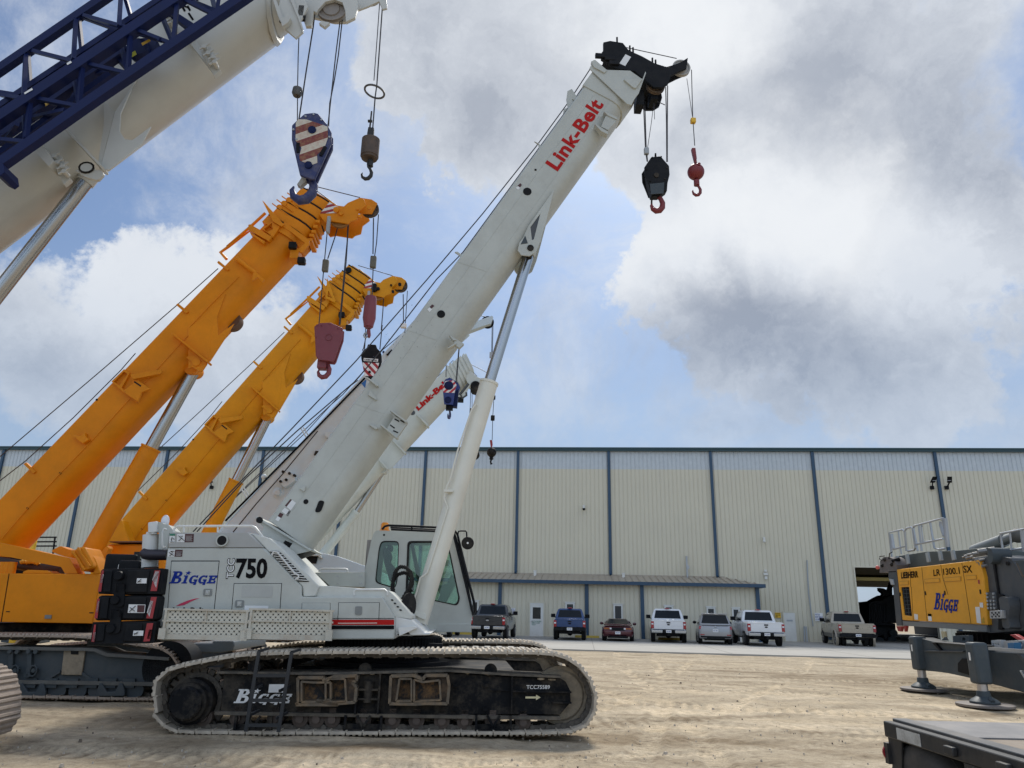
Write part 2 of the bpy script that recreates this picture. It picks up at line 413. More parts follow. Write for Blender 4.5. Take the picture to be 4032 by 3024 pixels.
# ================================================================== SETTING
def dirt_material():
    mt_ = bpy.data.materials.new('dry_dirt'); mt_.use_nodes = True; nt = mt_.node_tree; N = nt.nodes; L = nt.links; p = N['Principled BSDF']
    tc = N.new('ShaderNodeTexCoord'); 
    def noise(sc, det, ro, vec=None, dist=0):
        n = N.new('ShaderNodeTexNoise'); n.inputs['Scale'].default_value = sc; n.inputs['Detail'].default_value = det; n.inputs['Roughness'].default_value = ro; n.inputs['Distortion'].default_value = dist
        L.new(vec or tc.outputs['Object'], n.inputs['Vector']); return n
    def ramp(src, stops):
        r = N.new('ShaderNodeValToRGB'); L.new(src, r.inputs[0]); e = r.color_ramp.elements
        while len(e) < len(stops): e.new(.5)
        for i, (ps, c) in enumerate(stops): e[i].position = ps; e[i].color = (*c, 1)
        return r.outputs[0]
    def mul(a, b, f=1.):
        x = N.new('ShaderNodeMix'); x.data_type = 'RGBA'; x.blend_type = 'MULTIPLY'; x.inputs[0].default_value = f; L.new(a, x.inputs[6]); L.new(b, x.inputs[7]); return x.outputs[2]
    mp = N.new('ShaderNodeMapping'); L.new(tc.outputs['Object'], mp.inputs[0]); mp.inputs['Scale'].default_value = (.5, 1.0, 1); mp.inputs['Rotation'].default_value = (0, 0, R(-8))
    a = ramp(noise(.9, 10, .7, mp.outputs[0], .6).outputs[0], [(.25, (.25, .203, .142)), (.42, (.36, .302, .215)), (.58, (.43, .367, .27)), (.8, (.53, .462, .35))])
    b = ramp(noise(7, 9, .75).outputs[0], [(.28, (.50, .46, .42)), (.47, (.95, .93, .91)), (.7, (1.2, 1.18, 1.15))])
    c = ramp(noise(45, 5, .7).outputs[0], [(.3, (.72, .70, .68)), (.5, (1, 1, 1)), (.72, (1.15, 1.14, 1.12))])
    vo = N.new('ShaderNodeTexVoronoi'); vo.inputs['Scale'].default_value = 11; vo.inputs['Randomness'].default_value = 1; L.new(tc.outputs['Object'], vo.inputs['Vector'])
    d = ramp(vo.outputs['Distance'], [(.0, (.45, .42, .38)), (.06, (.6, .56, .5)), (.11, (1, 1, 1))])
    ms = ramp(noise(2.2, 3, .5).outputs[0], [(.5, (0, 0, 0)), (.62, (1, 1, 1))])
    dm = N.new('ShaderNodeMix'); dm.data_type = 'RGBA'; dm.inputs[6].default_value = (1, 1, 1, 1); L.new(ms, dm.inputs[0]); L.new(d, dm.inputs[7])
    wa = N.new('ShaderNodeAttribute'); wa.attribute_name = 'wear'; wc = ramp(wa.outputs['Fac'], [(.1, (.58, .53, .47)), (.5, (1, 1, 1)), (.9, (1.4, 1.37, 1.32))])
    L.new(mul(mul(mul(mul(a, b), c), dm.outputs[2]), wc), p.inputs['Base Color']); p.inputs['Roughness'].default_value = .95; p.inputs['Specular IOR Level'].default_value = .2
    b1 = N.new('ShaderNodeBump'); b1.inputs['Distance'].default_value = .02; b1.inputs['Strength'].default_value = 1.0; L.new(noise(9, 10, .72).outputs[0], b1.inputs['Height'])
    b2 = N.new('ShaderNodeBump'); b2.inputs['Distance'].default_value = .006; b2.inputs['Strength'].default_value = .9; L.new(noise(70, 4, .7).outputs[0], b2.inputs['Height']); L.new(b1.outputs[0], b2.inputs['Normal'])
    L.new(b2.outputs[0], p.inputs['Normal']); return mt_
def concrete_material():
    return mat('pavement_concrete', (.39, .375, .34), .85, var=.12, vscale=.6, grime=(.36, .33, .28), gamt=.45, gscale=.35, bump=.002, bscale=30, spec=.2)
import numpy as np
def build_ground():
    def spaced(a, b, n, p): return a+(b-a)*np.linspace(0, 1, n)**p
    ys = np.concatenate([[-60, -20, 0, 1.5], spaced(2.5, 14, 260, 1.0), spaced(14.1, 36, 190, 1.25), [40, 50, 80, 140, 300, 800]])
    xs = np.concatenate([[-700, -250, -100, -50, -30], np.linspace(-14, 14, 520), np.linspace(14.2, 30, 60), [50, 100, 250, 700]])
    X, Y = np.meshgrid(xs, ys)
    rng = np.random.RandomState(3); Z = np.zeros_like(X)
    for i in range(70):
        fr = 10**rng.uniform(-.6, 1.0); th = rng.uniform(0, math.pi); ph = rng.uniform(0, 6.28); am = .0016/(1+fr*.2)
        Z += am*np.sin((X*math.cos(th)+Y*math.sin(th))*fr*2+ph+1.3*np.sin(Y*fr*.37+X*fr*.23+ph*2))
    # tyre and crawler prints
    RW = []
    def rut(x0, y0, ang, w, pitch, depth, tread, seed):
        u = (X-x0)*math.cos(ang)+(Y-y0)*math.sin(ang); v = -(X-x0)*math.sin(ang)+(Y-y0)*math.cos(ang)+.25*np.sin(u*.21+seed)
        ins = np.clip((w/2-np.abs(v))/.05, 0, 1)
        edge = np.exp(-((np.abs(v)-w/2-.05)/.05)**2)
        fade = .55+.45*np.sin(u*.5+seed*2)
        pr = .5+.5*np.sin(u/pitch*2*math.pi+np.abs(v)*tread)
        return fade*(ins*(-depth+depth*.9*pr)+edge*depth*.35)
    for a in [(2, 6.9, R(4), .5, .22, .016, 5, 1), (2, 8.4, R(-7), .5, .22, .016, 5, 2), (-3, 7.7, R(22), .34, .12, .015, 9, 3), (0, 6.2, R(64), .32, .12, .016, 9, 4),
              (-1.2, 6.5, R(70), .32, .12, .016, 9, 5), (1.3, 8.2, R(78), .36, .13, .018, 9, 6), (2.2, 8.6, R(84), .36, .13, .018, 9, 7), (3.1, 8, R(95), .36, .13, .018, 9, 8),
              (-6, 11.4, R(6), .9, .24, .02, 0, 9), (-5, 9.2, R(-5), .3, .12, .016, 9, 10), (7, 14, R(-14), .8, .24, .018, 0, 11), (6, 22, R(-10), .5, .2, .03, 5, 12),
              (5, 26, R(-16), .5, .2, .03, 5, 13), (8, 18, R(-6), .5, .2, .025, 5, 14), (3, 13, R(-22), .5, .2, .02, 5, 15), (6, 11, R(-30), .4, .14, .016, 9, 16)]:
        Z += rut(*a); RW.append(a)
    msk = np.clip((36-Y)/3, 0, 1)*np.clip((Y-1)/2, 0, 1)*np.clip((29-np.abs(X))/4, 0, 1)
    Z = Z*msk*2.0-.015
    Z = np.minimum(Z, .028)
    ny, nx = X.shape
    # wear: packed wheel paths are paler, loose strips darker
    Wr = np.zeros_like(X); rr = np.random.RandomState(9)
    for i in range(90):
        ox, oy = rr.uniform(-12, 16), rr.uniform(5.5, 33); th = rr.uniform(-1.3, .35) if rr.rand() < .75 else rr.uniform(0, 3.1); cv = rr.normal(0, .03); w = rr.uniform(.12, .32); am = rr.choice([-1, 1])*rr.uniform(.25, 1.0); ln = rr.uniform(3, 9)
        for dv in (0, rr.uniform(1.5, 1.9)):
            u = (X-ox)*math.cos(th)+(Y-oy)*math.sin(th); v = -(X-ox)*math.sin(th)+(Y-oy)*math.cos(th)-dv+cv*u*u*.5
            Wr += am*np.exp(-(v/w)**4)*np.exp(-(u/ln)**4)*(.75+.25*np.sin(u*28+np.abs(v)*20))
    Wr *= .8
    for (cx, cy, sx_, sy_, am) in ((9.8, 23, 4.5, 1.6, -.9), (13, 21, 4, 1.4, -.6), (1.9, 10.6, 1.0, .9, -.7), (2.2, 14, 1.4, 1.2, -.3), (5, 13, 3, 3, .25), (-5, 11.6, 3, .7, -.3)):
        Wr += am*np.exp(-((X-cx)/sx_)**2-((Y-cy)/sy_)**2)*(.7+.5*np.sin(X*2.1+Y*3.3)*np.sin(X*1.3-Y*4.1))
    for (x0, y0, ang, w, pitch, depth, tread, seed) in RW:
        u = (X-x0)*math.cos(ang)+(Y-y0)*math.sin(ang); v = -(X-x0)*math.sin(ang)+(Y-y0)*math.cos(ang)+.25*np.sin(u*.21+seed)
        Wr += np.clip((w/2-np.abs(v))/.05, 0, 1)*(.5*np.sin(u/pitch*2*math.pi+np.abs(v)*tread)+.35)*(.6+.4*np.sin(u*.5+seed*2))*1.3
    Z += np.clip(Wr, -1.5, 1.5)*-.004*np.clip((36-Y)/3, 0, 1)*np.clip((Y-3)/2, 0, 1)
    vs = np.stack([X, Y, Z], -1).reshape(-1, 3)
    idx = np.arange(nx*ny).reshape(ny, nx)
    fs = np.stack([idx[:-1, :-1], idx[:-1, 1:], idx[1:, 1:], idx[1:, :-1]], -1).reshape(-1, 4)
    me = bpy.data.meshes.new('ground'); me.from_pydata(vs.tolist(), [], fs.tolist()); me.polygons.foreach_set('use_smooth', [True]*len(fs)); me.materials.append(dirt_material()); me.update()
    at_ = me.attributes.new('wear', 'FLOAT', 'POINT'); at_.data.foreach_set('value', np.clip(.5+Wr*.36, 0, 1).reshape(-1).astype(np.float32))
    o = bpy.data.objects.new('ground', me); COL.objects.link(o); tag(o, kind='structure')
build_ground()
BF = Fr(0, 56.0, math.atan(-.1))
def in_building(mb, name, m_, **k): 
    o = mb.build(name, m_, None, **k); o.location = BF.o; o.rotation_euler = (0, 0, BF.a); return o
in_building(MB().box(-110, 90, -20.6, 46, -.2, .045), 'pavement', concrete_material(), kind='structure')
jm = MB()
for x in range(-60, 61, 6): jm.box(x, x+.03, -20.5, -3.2, .046, .049)
for y in (-14, -8): jm.box(-60, 60, y, y+.03, .046, .0495)
in_building(jm, 'pavement_joints', mat('joint_dark', (.2, .19, .17), .9), kind='structure')

# ---- stones and crumbs lying on the dirt
def build_gravel():
    mb = MB(); rnd = random.Random(5)
    for i in range(1500):
        y = 5.6+rnd.random()**1.5*18; x = rnd.uniform(-.78, .78)*y
        s = rnd.uniform(.004, .014)*(1 if rnd.random() < .94 else 2.2); a = rnd.random()*6.3
        c, d = math.cos(a)*s, math.sin(a)*s; z = -.014; h = s*rnd.uniform(.5, .9)
        k = rnd.uniform(.5, .8); mb.m(0 if rnd.random() < .85 else 1)
        mb.hexa([(x-c, y-d, z), (x+d, y-c, z), (x+c, y+d, z), (x-d, y+c, z)], [(x-c*k, y-d*k, z+h+.01), (x+d*k, y-c*k, z+h+.012), (x+c*k, y+d*k, z+h+.009), (x-d*k, y+c*k, z+h+.011)])
    mb.build('gravel', [mat('stone_pale', (.48, .42, .34), .9, var=.3, vscale=20), mat('stone_dark', (.15, .12, .09), .9, var=.3, vscale=20)], kind='stuff')
build_gravel()

# ---- warehouse
M['tan'] = mat('tan_cladding', (.62, .58, .455), .55, var=.035, vscale=.4, grime=(.55, .51, .42), gamt=.25, gscale=.5)
M['trans'] = mat('translucent_panel', (.52, .56, .58), .4, var=.10, vscale=3.0)
M['teal'] = mat('dark_teal_trim', (.018, .055, .065), .4, var=.1)
M['bluet'] = mat('blue_trim', (.022, .062, .115), .42, var=.12)
M['rooft'] = mat('tan_roof', (.42, .36, .28), .5, var=.1)
def build_warehouse():
    root = BF.empty('warehouse', 'long tan ribbed metal warehouse with pale upper band and dark green eave', 'building')
    at = BF.at
    ztop = at(2041, 1766)[1]; zt2 = at(2041, 1776)[1]; zband = at(2041, 1846)[1]
    xl, xr = at(4, 1776)[0]-.5, 66.0
    ox0, oz1 = at(3364, 2234); ox1 = at(3697, 2470)[0]
    wall = MB()
    wall.box(xl, ox0, 0, .2, 0, zband).box(ox1, xr, 0, .2, 0, zband).box(ox0, ox1, 0, .2, oz1, zband)
    # ribs of the cladding
    n0 = int(xl/.305); n1 = int(xr/.305)
    for i in range(n0+1, n1):
        x = i*.305
        z0 = oz1 if ox0-.05 < x < ox1+.05 else .05
        wall.hexa([(x-.032, 0, z0), (x+.032, 0, z0), (x+.014, -.042, z0), (x-.014, -.042, z0)], [(x-.032, 0, zband), (x+.032, 0, zband), (x+.014, -.042, zband), (x-.014, -.042, zband)])
    # side walls and rear wall with the far doorway
    D_ = 44.0
    wall.box(xl, xl+.2, .2, D_, 0, ztop-.3).box(xr-.2, xr, .2, D_, 0, ztop-.3)
    bx0 = at(3368, 2400, D_)[0]; bx1 = at(3600, 2400, D_)[0]; bz = at(3440, 2312, D_)[1]
    wall.box(xl, bx0, D_-.2, D_, 0, ztop-.3).box(bx1, xr, D_-.2, D_, 0, ztop-.3).box(bx0, bx1, D_-.2, D_, bz, ztop-.3)
    wall.build('wall', M['tan'], root, rec=True)
    band = MB().box(xl, xr, 0, .2, zband, zt2)
    for i in range(n0+1, n1):
        x = i*.305
        band.hexa([(x-.032, 0, zband), (x+.032, 0, zband), (x+.014, -.042, zband), (x-.014, -.042, zband)], [(x-.032, 0, zt2), (x+.032, 0, zt2), (x+.014, -.042, zt2), (x-.014, -.042, zt2)])
    band.build('light_panel_band', M['trans'], root)
    roof = MB(); ridge = ztop+2.2
    roof.hexa([(xl-.3, -.1, ztop-.12), (xr, -.1, ztop-.12), (xr, D_/2, ridge-.12), (xl-.3, D_/2, ridge-.12)], [(xl-.3, -.1, ztop), (xr, -.1, ztop), (xr, D_/2, ridge), (xl-.3, D_/2, ridge)])
    roof.hexa([(xl-.3, D_/2, ridge-.12), (xr, D_/2, ridge-.12), (xr, D_+.3, ztop-.12), (xl-.3, D_+.3, ztop-.12)], [(xl-.3, D_/2, ridge), (xr, D_/2, ridge), (xr, D_+.3, ztop), (xl-.3, D_+.3, ztop)])
    roof.build('roof', M['rooft'], root)
    MB().box(xl-.35, xr, -.28, -.003, zt2-.02, ztop+.02).box(xl-.35, xr, -.34, -.281, ztop-.07, ztop+.04).build('gutter', M['teal'], root)
    leanz = at(2400, 2266)[1]
    lx0 = at(1300, 2290, -3.1)[0]; lx1 = at(2985, 2310, -3.1)[0]; rx1 = at(3008, 2306, -3.5)[0]
    for px in (21, 345, 665, 1041, 1360, 1679, 2041, 2396, 2795, 3194, 3675):
        x = at(px, 1776)[0]; z0 = leanz if lx0 < x < lx1-1 else .1
        s = MB().box(x-.10, x+.10, -.20, -.045, z0+.12, zt2-.03)
        if z0 > 1: s.bar((x, -.12, z0+.16), (x, -.30, z0+.05), .17, .12)
        s.build('downspout', M['bluet'], root)
    # sliding door opening: jambs, header
    MB().box(ox0-.10, ox0, -.06, .26, 0, oz1+.1).box(ox1, ox1+.10, -.06, .26, 0, oz1+.1).box(ox0, ox1, -.06, .26, oz1, oz1+.1).build('door_frame', M['tan'], root)
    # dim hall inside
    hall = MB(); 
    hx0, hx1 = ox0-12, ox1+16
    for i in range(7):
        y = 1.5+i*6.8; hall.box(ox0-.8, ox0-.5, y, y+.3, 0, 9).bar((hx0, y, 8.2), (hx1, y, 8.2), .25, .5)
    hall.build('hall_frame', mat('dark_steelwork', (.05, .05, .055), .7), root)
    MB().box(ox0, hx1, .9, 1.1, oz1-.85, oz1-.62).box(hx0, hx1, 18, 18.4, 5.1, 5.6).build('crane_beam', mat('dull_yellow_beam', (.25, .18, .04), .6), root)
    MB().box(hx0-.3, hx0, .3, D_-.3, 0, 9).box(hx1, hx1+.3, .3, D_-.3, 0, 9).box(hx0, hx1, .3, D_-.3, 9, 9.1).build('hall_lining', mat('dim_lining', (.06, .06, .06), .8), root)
    # ---------------- office lean-to
    off = -3.1
    lean = empty('office_annex', BF.o, BF.a, 'low tan annex with blue gutter in front of the tall warehouse wall', 'building')
    ze = at(2400, 2291, off)[1]; zw = at(2400, 2266)[1]
    mb = MB(); mb.box(lx0, lx1, off, off+.15, 0, ze).box(lx1-.15, lx1, off+.15, 0-.05, 0, ze)
    for i in range(int(lx0/.305)+1, int(lx1/.305)):
        x = i*.305+.1
        mb.hexa([(x-.032, off, 0), (x+.032, off, 0), (x+.014, off-.042, 0), (x-.014, off-.042, 0)], [(x-.032, off, ze-.05), (x+.032, off, ze-.05), (x+.014, off-.042, ze-.05), (x-.014, off-.042, ze-.05)])
    mb.build('wall', M['tan'], lean)
    rf = MB(); ye = off-.4; xh = rx1-1.9
    rf.add([(lx0, ye, ze), (rx1, ye, ze), (xh, -.06, zw), (lx0, -.06, zw), (rx1, -.06, ze)], [(0, 1, 2, 3), (1, 4, 2)])
    x = lx0
    while x < rx1-.1:
        t = 0 if x < xh else (x-xh)/(rx1-xh)
        rf.bar((x, ye, ze+.025), (x, ye+(-.06-ye)*(1-t), ze+(zw-ze)*(1-t)+.025), .05, .06); x += .45
    rf.bar((lx0, -.07, zw+.03), (xh, -.07, zw+.03), .1, .08)
    rf.build('roof', M['rooft'], lean)
    MB().box(lx0, rx1+.05, ye-.15, ye+.0, ze-.20, ze+.02).box(rx1-.0, rx1+.12, ye, -.07, ze-.2, ze+.02).build('gutter', M['bluet'], lean)
    for px in (1970, 2310, 2527, 2980):
        x = at(px, 2320, off)[0]; MB().box(x-.12, x+.12, off-.17, off-.045, .08, ze-.19).box(x-.12, x+.12, off-.3, off-.171, .05, .2).build('downspout', M['bluet'], lean)
    def window(px0, px1, py0, py1, o_, name='window'):
        a = at(px0, py0, o_); b = at(px1, py1, o_); x0, x1, z1, z0 = a[0], b[0], a[1], b[1]
        fr = MB().plate([(x0-.1, z0-.1), (x1+.1, z0-.1), (x1+.1, z1+.1), (x0-.1, z1+.1)], o_-.08, o_-.046, [[(x0, z0), (x1, z0), (x1, z1), (x0, z1)]])
        fr.box(x0-.15, x1+.15, o_-.11, o_-.046, z1+.101, z1+.16)
        f = fr.build(name, M['white'], lean)
        MB().box(x0, x1, o_-.055, o_-.044, z0, z1).build('pane', mat('dark_pane', (.02, .024, .028), .15, var=.3), f); return f
    for a in ((1861, 1877, 2371, 2455), (2232, 2257, 2379, 2460), (2421, 2447, 2386, 2462), (2621, 2647, 2391, 2468), (2787, 2814, 2397, 2474)): window(*a, off)
    window(2887, 2914, 2400, 2527, off, 'glass_door')
    # staff door
    a = at(2088, 2374, off); b = at(2139, 2506, off); x0, x1, z1 = a[0], b[0], a[1]
    fr = MB().plate([(x0-.09, .02), (x1+.09, .02), (x1+.09, z1+.09), (x0-.09, z1+.09)], off-.09, off-.046, [[(x0, .05), (x1, .05), (x1, z1), (x0, z1)]]).build('door_frame', M['tan'], lean)
    wa = at(2098, 2391, off); wb = at(2129, 2437, off)
    dr = MB().plate([(x0, .05), (x1, .05), (x1, z1), (x0, z1)], off-.075, off-.045, [[(wa[0], wb[1]), (wb[0], wb[1]), (wb[0], wa[1]), (wa[0], wa[1])]]).build('door', M['white'], lean, label='white staff door with glass panel')
    MB().box(wa[0], wb[0], off-.06, off-.05, wb[1], wa[1]).build('pane', MATS['dark_pane'], dr)
    MB().cyl((x0+.08, off-.13, 1.0), (x0+.2, off-.13, 1.0), .018).build('handle', M['steel'], dr)
    put_text('AUTHORIZED\nEMPLOYEES\nONLY', [(wa[0]-.05, off-.078, wb[1]-.42), (wb[0]+.05, off-.078, wb[1]-.42), (wa[0]-.05, off-.078, wb[1]-.12)], 'door_lettering', M['gdec'], dr, offset=.01)
build_warehouse()
def wall_thing(name, mb, m_, label, cat, group=None, rest=()):
    o = in_building(mb, name, m_, label=label, cat=cat, group=group)
    return o
def build_wall_things():
    at = BF.at
    def rect(px0, py0, px1, py1, o_=0): a = at(px0, py0, o_); b = at(px1, py1, o_); return a[0], b[0], b[1], a[1]
    # back door on the warehouse wall, beside the annex
    x0, x1, z0, z1 = rect(3084, 2412, 3138, 2528)
    e = BF.empty('metal_door', 'plain white metal door in the warehouse wall right of the annex', 'door')
    MB().plate([(x0-.08, .03), (x1+.08, .03), (x1+.08, z1+.08), (x0-.08, z1+.08)], -.1, -.046, [[(x0, .06), (x1, .06), (x1, z1), (x0, z1)]]).build('frame', M['tan'], e)
    MB().box(x0, x1, -.08, -.045, .06, z1).build('leaf', M['white'], e)
    sx0, sx1, sz0, sz1 = rect(3096, 2440, 3120, 2447)
    MB().box(sx0, sx1, -.09, -.081, sz0, sz1).build('notice', M['greyl'], e)
    def sign(name, r_, bg, txt, tm, label, o_=0):
        x0, x1, z0, z1 = rect(*r_, o_)
        e = BF.empty(name, label, 'sign')
        MB().box(x0, x1, o_-.075, o_-.045, z0, z1).build('panel', bg, e)
        put_text(txt, [(x0+.06*(x1-x0), o_-.077, z0+.1*(z1-z0)), (x1-.06*(x1-x0), o_-.077, z0+.1*(z1-z0)), (x0+.06*(x1-x0), o_-.077, z1-.1*(z1-z0))], 'lettering', tm, e, offset=.012)
    sign('wall_sign', (3050, 2412, 3074, 2433), M['ydec'], 'CAUTION\nHARD HAT\nAREA', M['kdec'], 'small yellow caution sign beside the plain white metal door')
    sign('wall_sign', (3206, 2413, 3241, 2446), M['wdec'], 'VISITORS\nMUST SIGN IN\nAT OFFICE', M['bdec'], 'white sign with blue lettering between the conduit and the big open doorway')
    sign('wall_sign', (2013, 2394, 2029, 2419), M['wdec'], 'NOTICE\nNO ENTRY\nWITHOUT\nPERMIT', M['bdec'], 'narrow white notice on the annex wall left of the staff door', -3.1)
    # conduit and the two bars leaning on the wall
    c = MB(); a = at(3176, 2206); b = at(3200, 2466)
    c.tube([(a[0], -.1, a[1]), (b[0]-.1, -.1, (a[1]+b[1])/2), (b[0], -.1, b[1])], .045)
    wall_thing('conduit', c, M['greyl'], 'grey conduit running down the warehouse wall left of the white sign', 'pipe')
    for (p0, p1, lb_) in (((3165, 2466), (3169, 2531), 'left of two grey metal bars leaning upright on the warehouse wall'), ((3172, 2467), (3179, 2531), 'right of two grey metal bars leaning upright on the warehouse wall')):
        a = at(*p0); b = at(*p1, -.3)
        wall_thing('metal_bar', MB().bar((a[0], -.1, a[1]), (b[0], -.3, .05), .09, .05), M['greyl'], lb_, 'metal bar', 'grey bars leaning on the wall')
    # vent stack of the annex
    a = at(2703, 2190, -.4); b = at(2706, 2278, -.4)
    wall_thing('vent_pipe', MB().cyl((a[0], -.4, b[1]), (a[0], -.4, a[1]), .07).box(a[0]-.02, a[0]+.14, -.5, -.3, a[1]-.9, a[1]-.65), M['galv'], 'thin galvanised vent pipe rising from the annex roof', 'pipe')
    for px, py, lb_ in ((2107, 2260, 'small white roof vent on the annex roof above the staff door'), (2455, 2270, 'small white roof vent on the annex roof left of the thin pipe')):
        a = at(px, py, -1.0); wall_thing('roof_vent', MB().box(a[0]-.09, a[0]+.09, -1.1, -.9, a[1]-.25, a[1]+.2).box(a[0]-.12, a[0]+.12, -1.13, -.87, a[1]+.201, a[1]+.25), M['white'], lb_, 'roof vent', 'small white vents on the annex roof')
    # cameras
    for px, py, o_, lb_ in ((2299, 2002, 0, 'white dome camera high on the warehouse wall above the annex'), (3005, 2128, 0, 'white security camera on the warehouse wall above the meter boxes')):
        a = at(px, py, o_); e = empty('security_camera', BF.o, BF.a, lb_, 'camera', 'security cameras on the warehouse wall')
        MB().cyl((a[0], -.04, a[1]+.12), (a[0], -.3, a[1]+.12), .06).cyl((a[0], -.3, a[1]-.02), (a[0], -.3, a[1]+.2), .09).build('bracket', M['white'], e)
        MB().sphere((a[0], -.3, a[1]-.08), .11, 14).build('dome', M['black'] if px < 3000 else M['white'], e)
    x0, x1, z0, z1 = rect(3006, 2244, 3021, 2282); xm = (x0+x1)/2
    e = BF.empty('meter_boxes', 'three stacked white electrical boxes on the wall above the annex gutter end', 'electrical box')
    for (w, za, zb) in ((.09, z0, z0+.22), (.15, z0+.28, z0+.46), (.10, z0+.52, z1)): MB().box(xm-w, xm+w, -.18, -.045, za, zb).build('box', M['white'], e, bevel=.01)
    # floodlights
    for px, py, s, lb_ in ((3665, 1905, -1, 'left of two black floodlights either side of the rightmost downspout'), (3722, 1905, 1, 'right of two black floodlights either side of the rightmost downspout'), (838, 1905, 1, 'black floodlight on the wall behind the amber boom')):
        a = at(px, py); e = BF.empty('floodlight', lb_, 'floodlight', 'floodlights on the warehouse wall'); x, z = a[0], a[1]-.3
        MB().box(x-.12, x+.12, -.2, -.045, z-.12, z+.12).bar((x, -.16, z), (x+.08*s, -.5, z+.35), .07).build('bracket', M['black'], e)
        MB().hexa([(x-.16+.08*s, -.45, z+.3), (x+.16+.08*s, -.45, z+.3), (x+.16+.08*s, -.52, z+.38), (x-.16+.08*s, -.52, z+.38)], [(x-.16+.0*s, -.75, z+.62), (x+.16+.0*s, -.75, z+.62), (x+.16+.0*s, -.81, z+.68), (x-.16+.0*s, -.81, z+.68)]).build('lamp_head', M['black'], e)
        MB().box(x-.12, x+.12, -.66, -.6, z+.42, z+.435).build('lens', M['whitel'], e)
    # wheel stops
    k = 0
    for px, py, lb_ in ((2312, 2514, 'yellow wheel stop right of the blue pickup'), (1824, 2499, 'yellow wheel stop left of the black pickup'), (2640, 2512, 'yellow wheel stop under the white pickup beside the grey estate car')):
        a = at(px, py, -3.9); MB_ = MB().hexa([(a[0]-.8, -4.0, .05), (a[0]+.8, -4.0, .05), (a[0]+.8, -3.8, .05), (a[0]-.8, -3.8, .05)], [(a[0]-.78, -3.96, .19), (a[0]+.78, -3.96, .19), (a[0]+.78, -3.84, .19), (a[0]-.78, -3.84, .19)])
        wall_thing('wheel_stop', MB_, mat('yellow_concrete', (.62, .45, .08), .8, var=.2), lb_, 'wheel stop', 'yellow wheel stops in front of the annex')
build_wall_things()
# ================================================================== PARKED VEHICLES
def wheel(parent, x, y, r=.39, w=.26, name='wheel', dual=False, side=1):
    t = MB(); xx = x
    def one(xc):
        t.lathe((xc-w/2, y, r), (1, 0, 0), [(0, r*.62), (0, r*.9), (.03, r*.985), (.06, r), (w-.06, r), (w-.03, r*.985), (w, r*.9), (w, r*.62)], 28)
    one(x)
    if dual: one(x-side*(w+.05))
    o = t.build(name, M['tyre'], parent)
    xo = x+side*w/2
    rm = MB().lathe((xo-side*.09, y, r), (side, 0, 0), [(0, r*.6), (.03, r*.55), (.05, r*.2), (.085, r*.16), (.088, .01)], 20)
    for k in range(6):
        a = k*math.pi/3; rm.bar((xo-side*.02, y, r), (xo-side*.015, y+math.cos(a)*r*.6, r+math.sin(a)*r*.6), .07, .05)
    rm.lathe((xo-side*.1, y, r), (side, 0, 0), [(0, r*.66), (.09, r*.66), (.105, r*.61), (.09, r*.58), (0, r*.58)], 28)
    rm.build('rim', M['steel'], o)
def hoop(y, z0, zb, w, r=.07):
    return [(-w+.05, y, z0), (-w, y, z0+.12), (-w-.01, y, (z0+zb)/2), (-w+.01, y, zb-r), (-w+r, y, zb), (w-r, y, zb), (w-.01, y, zb-r), (w+.01, y, (z0+zb)/2), (w, y, z0+.12), (w-.05, y, z0)]
def cab_ring(y, zb, zt, w, wt):
    return [(-w, y, zb), (-(w*.5+wt*.5)-.02, y, (zb+zt)/2), (-wt, y, zt-.06), (-wt+.1, y, zt), (wt-.1, y, zt), (wt, y, zt-.06), (w*.5+wt*.5+.02, y, (zb+zt)/2), (w, y, zb)]
def lerp(a, b, t): return [a[i]+(b[i]-a[i])*t for i in range(3)]
def quad_on(p, q, r_, s_, u0, u1, v0, v1, off):
    """a patch of the quad p q r s (lower left, lower right, upper right, upper left)"""
    def f(u, v): return Vector(lerp(lerp(p, q, u), lerp(s_, r_, u), v))
    c = [f(u0, v0), f(u1, v0), f(u1, v1), f(u0, v1)]; n = (c[1]-c[0]).cross(c[3]-c[0]).normalized()*off
    return [k+n for k in c]
def plate_no(parent, x, y, z, txt):
    if not txt: return
    p = MB().box(x-.155, x+.155, y-.012, y, z-.075, z+.075).build('number_plate', M['wdec'], parent)
    put_text(txt, [(x-.12, y-.014, z-.03), (x+.12, y-.014, z-.03), (x-.12, y-.014, z+.03)], 'plate_number', M['bdec'], p, offset=.02)
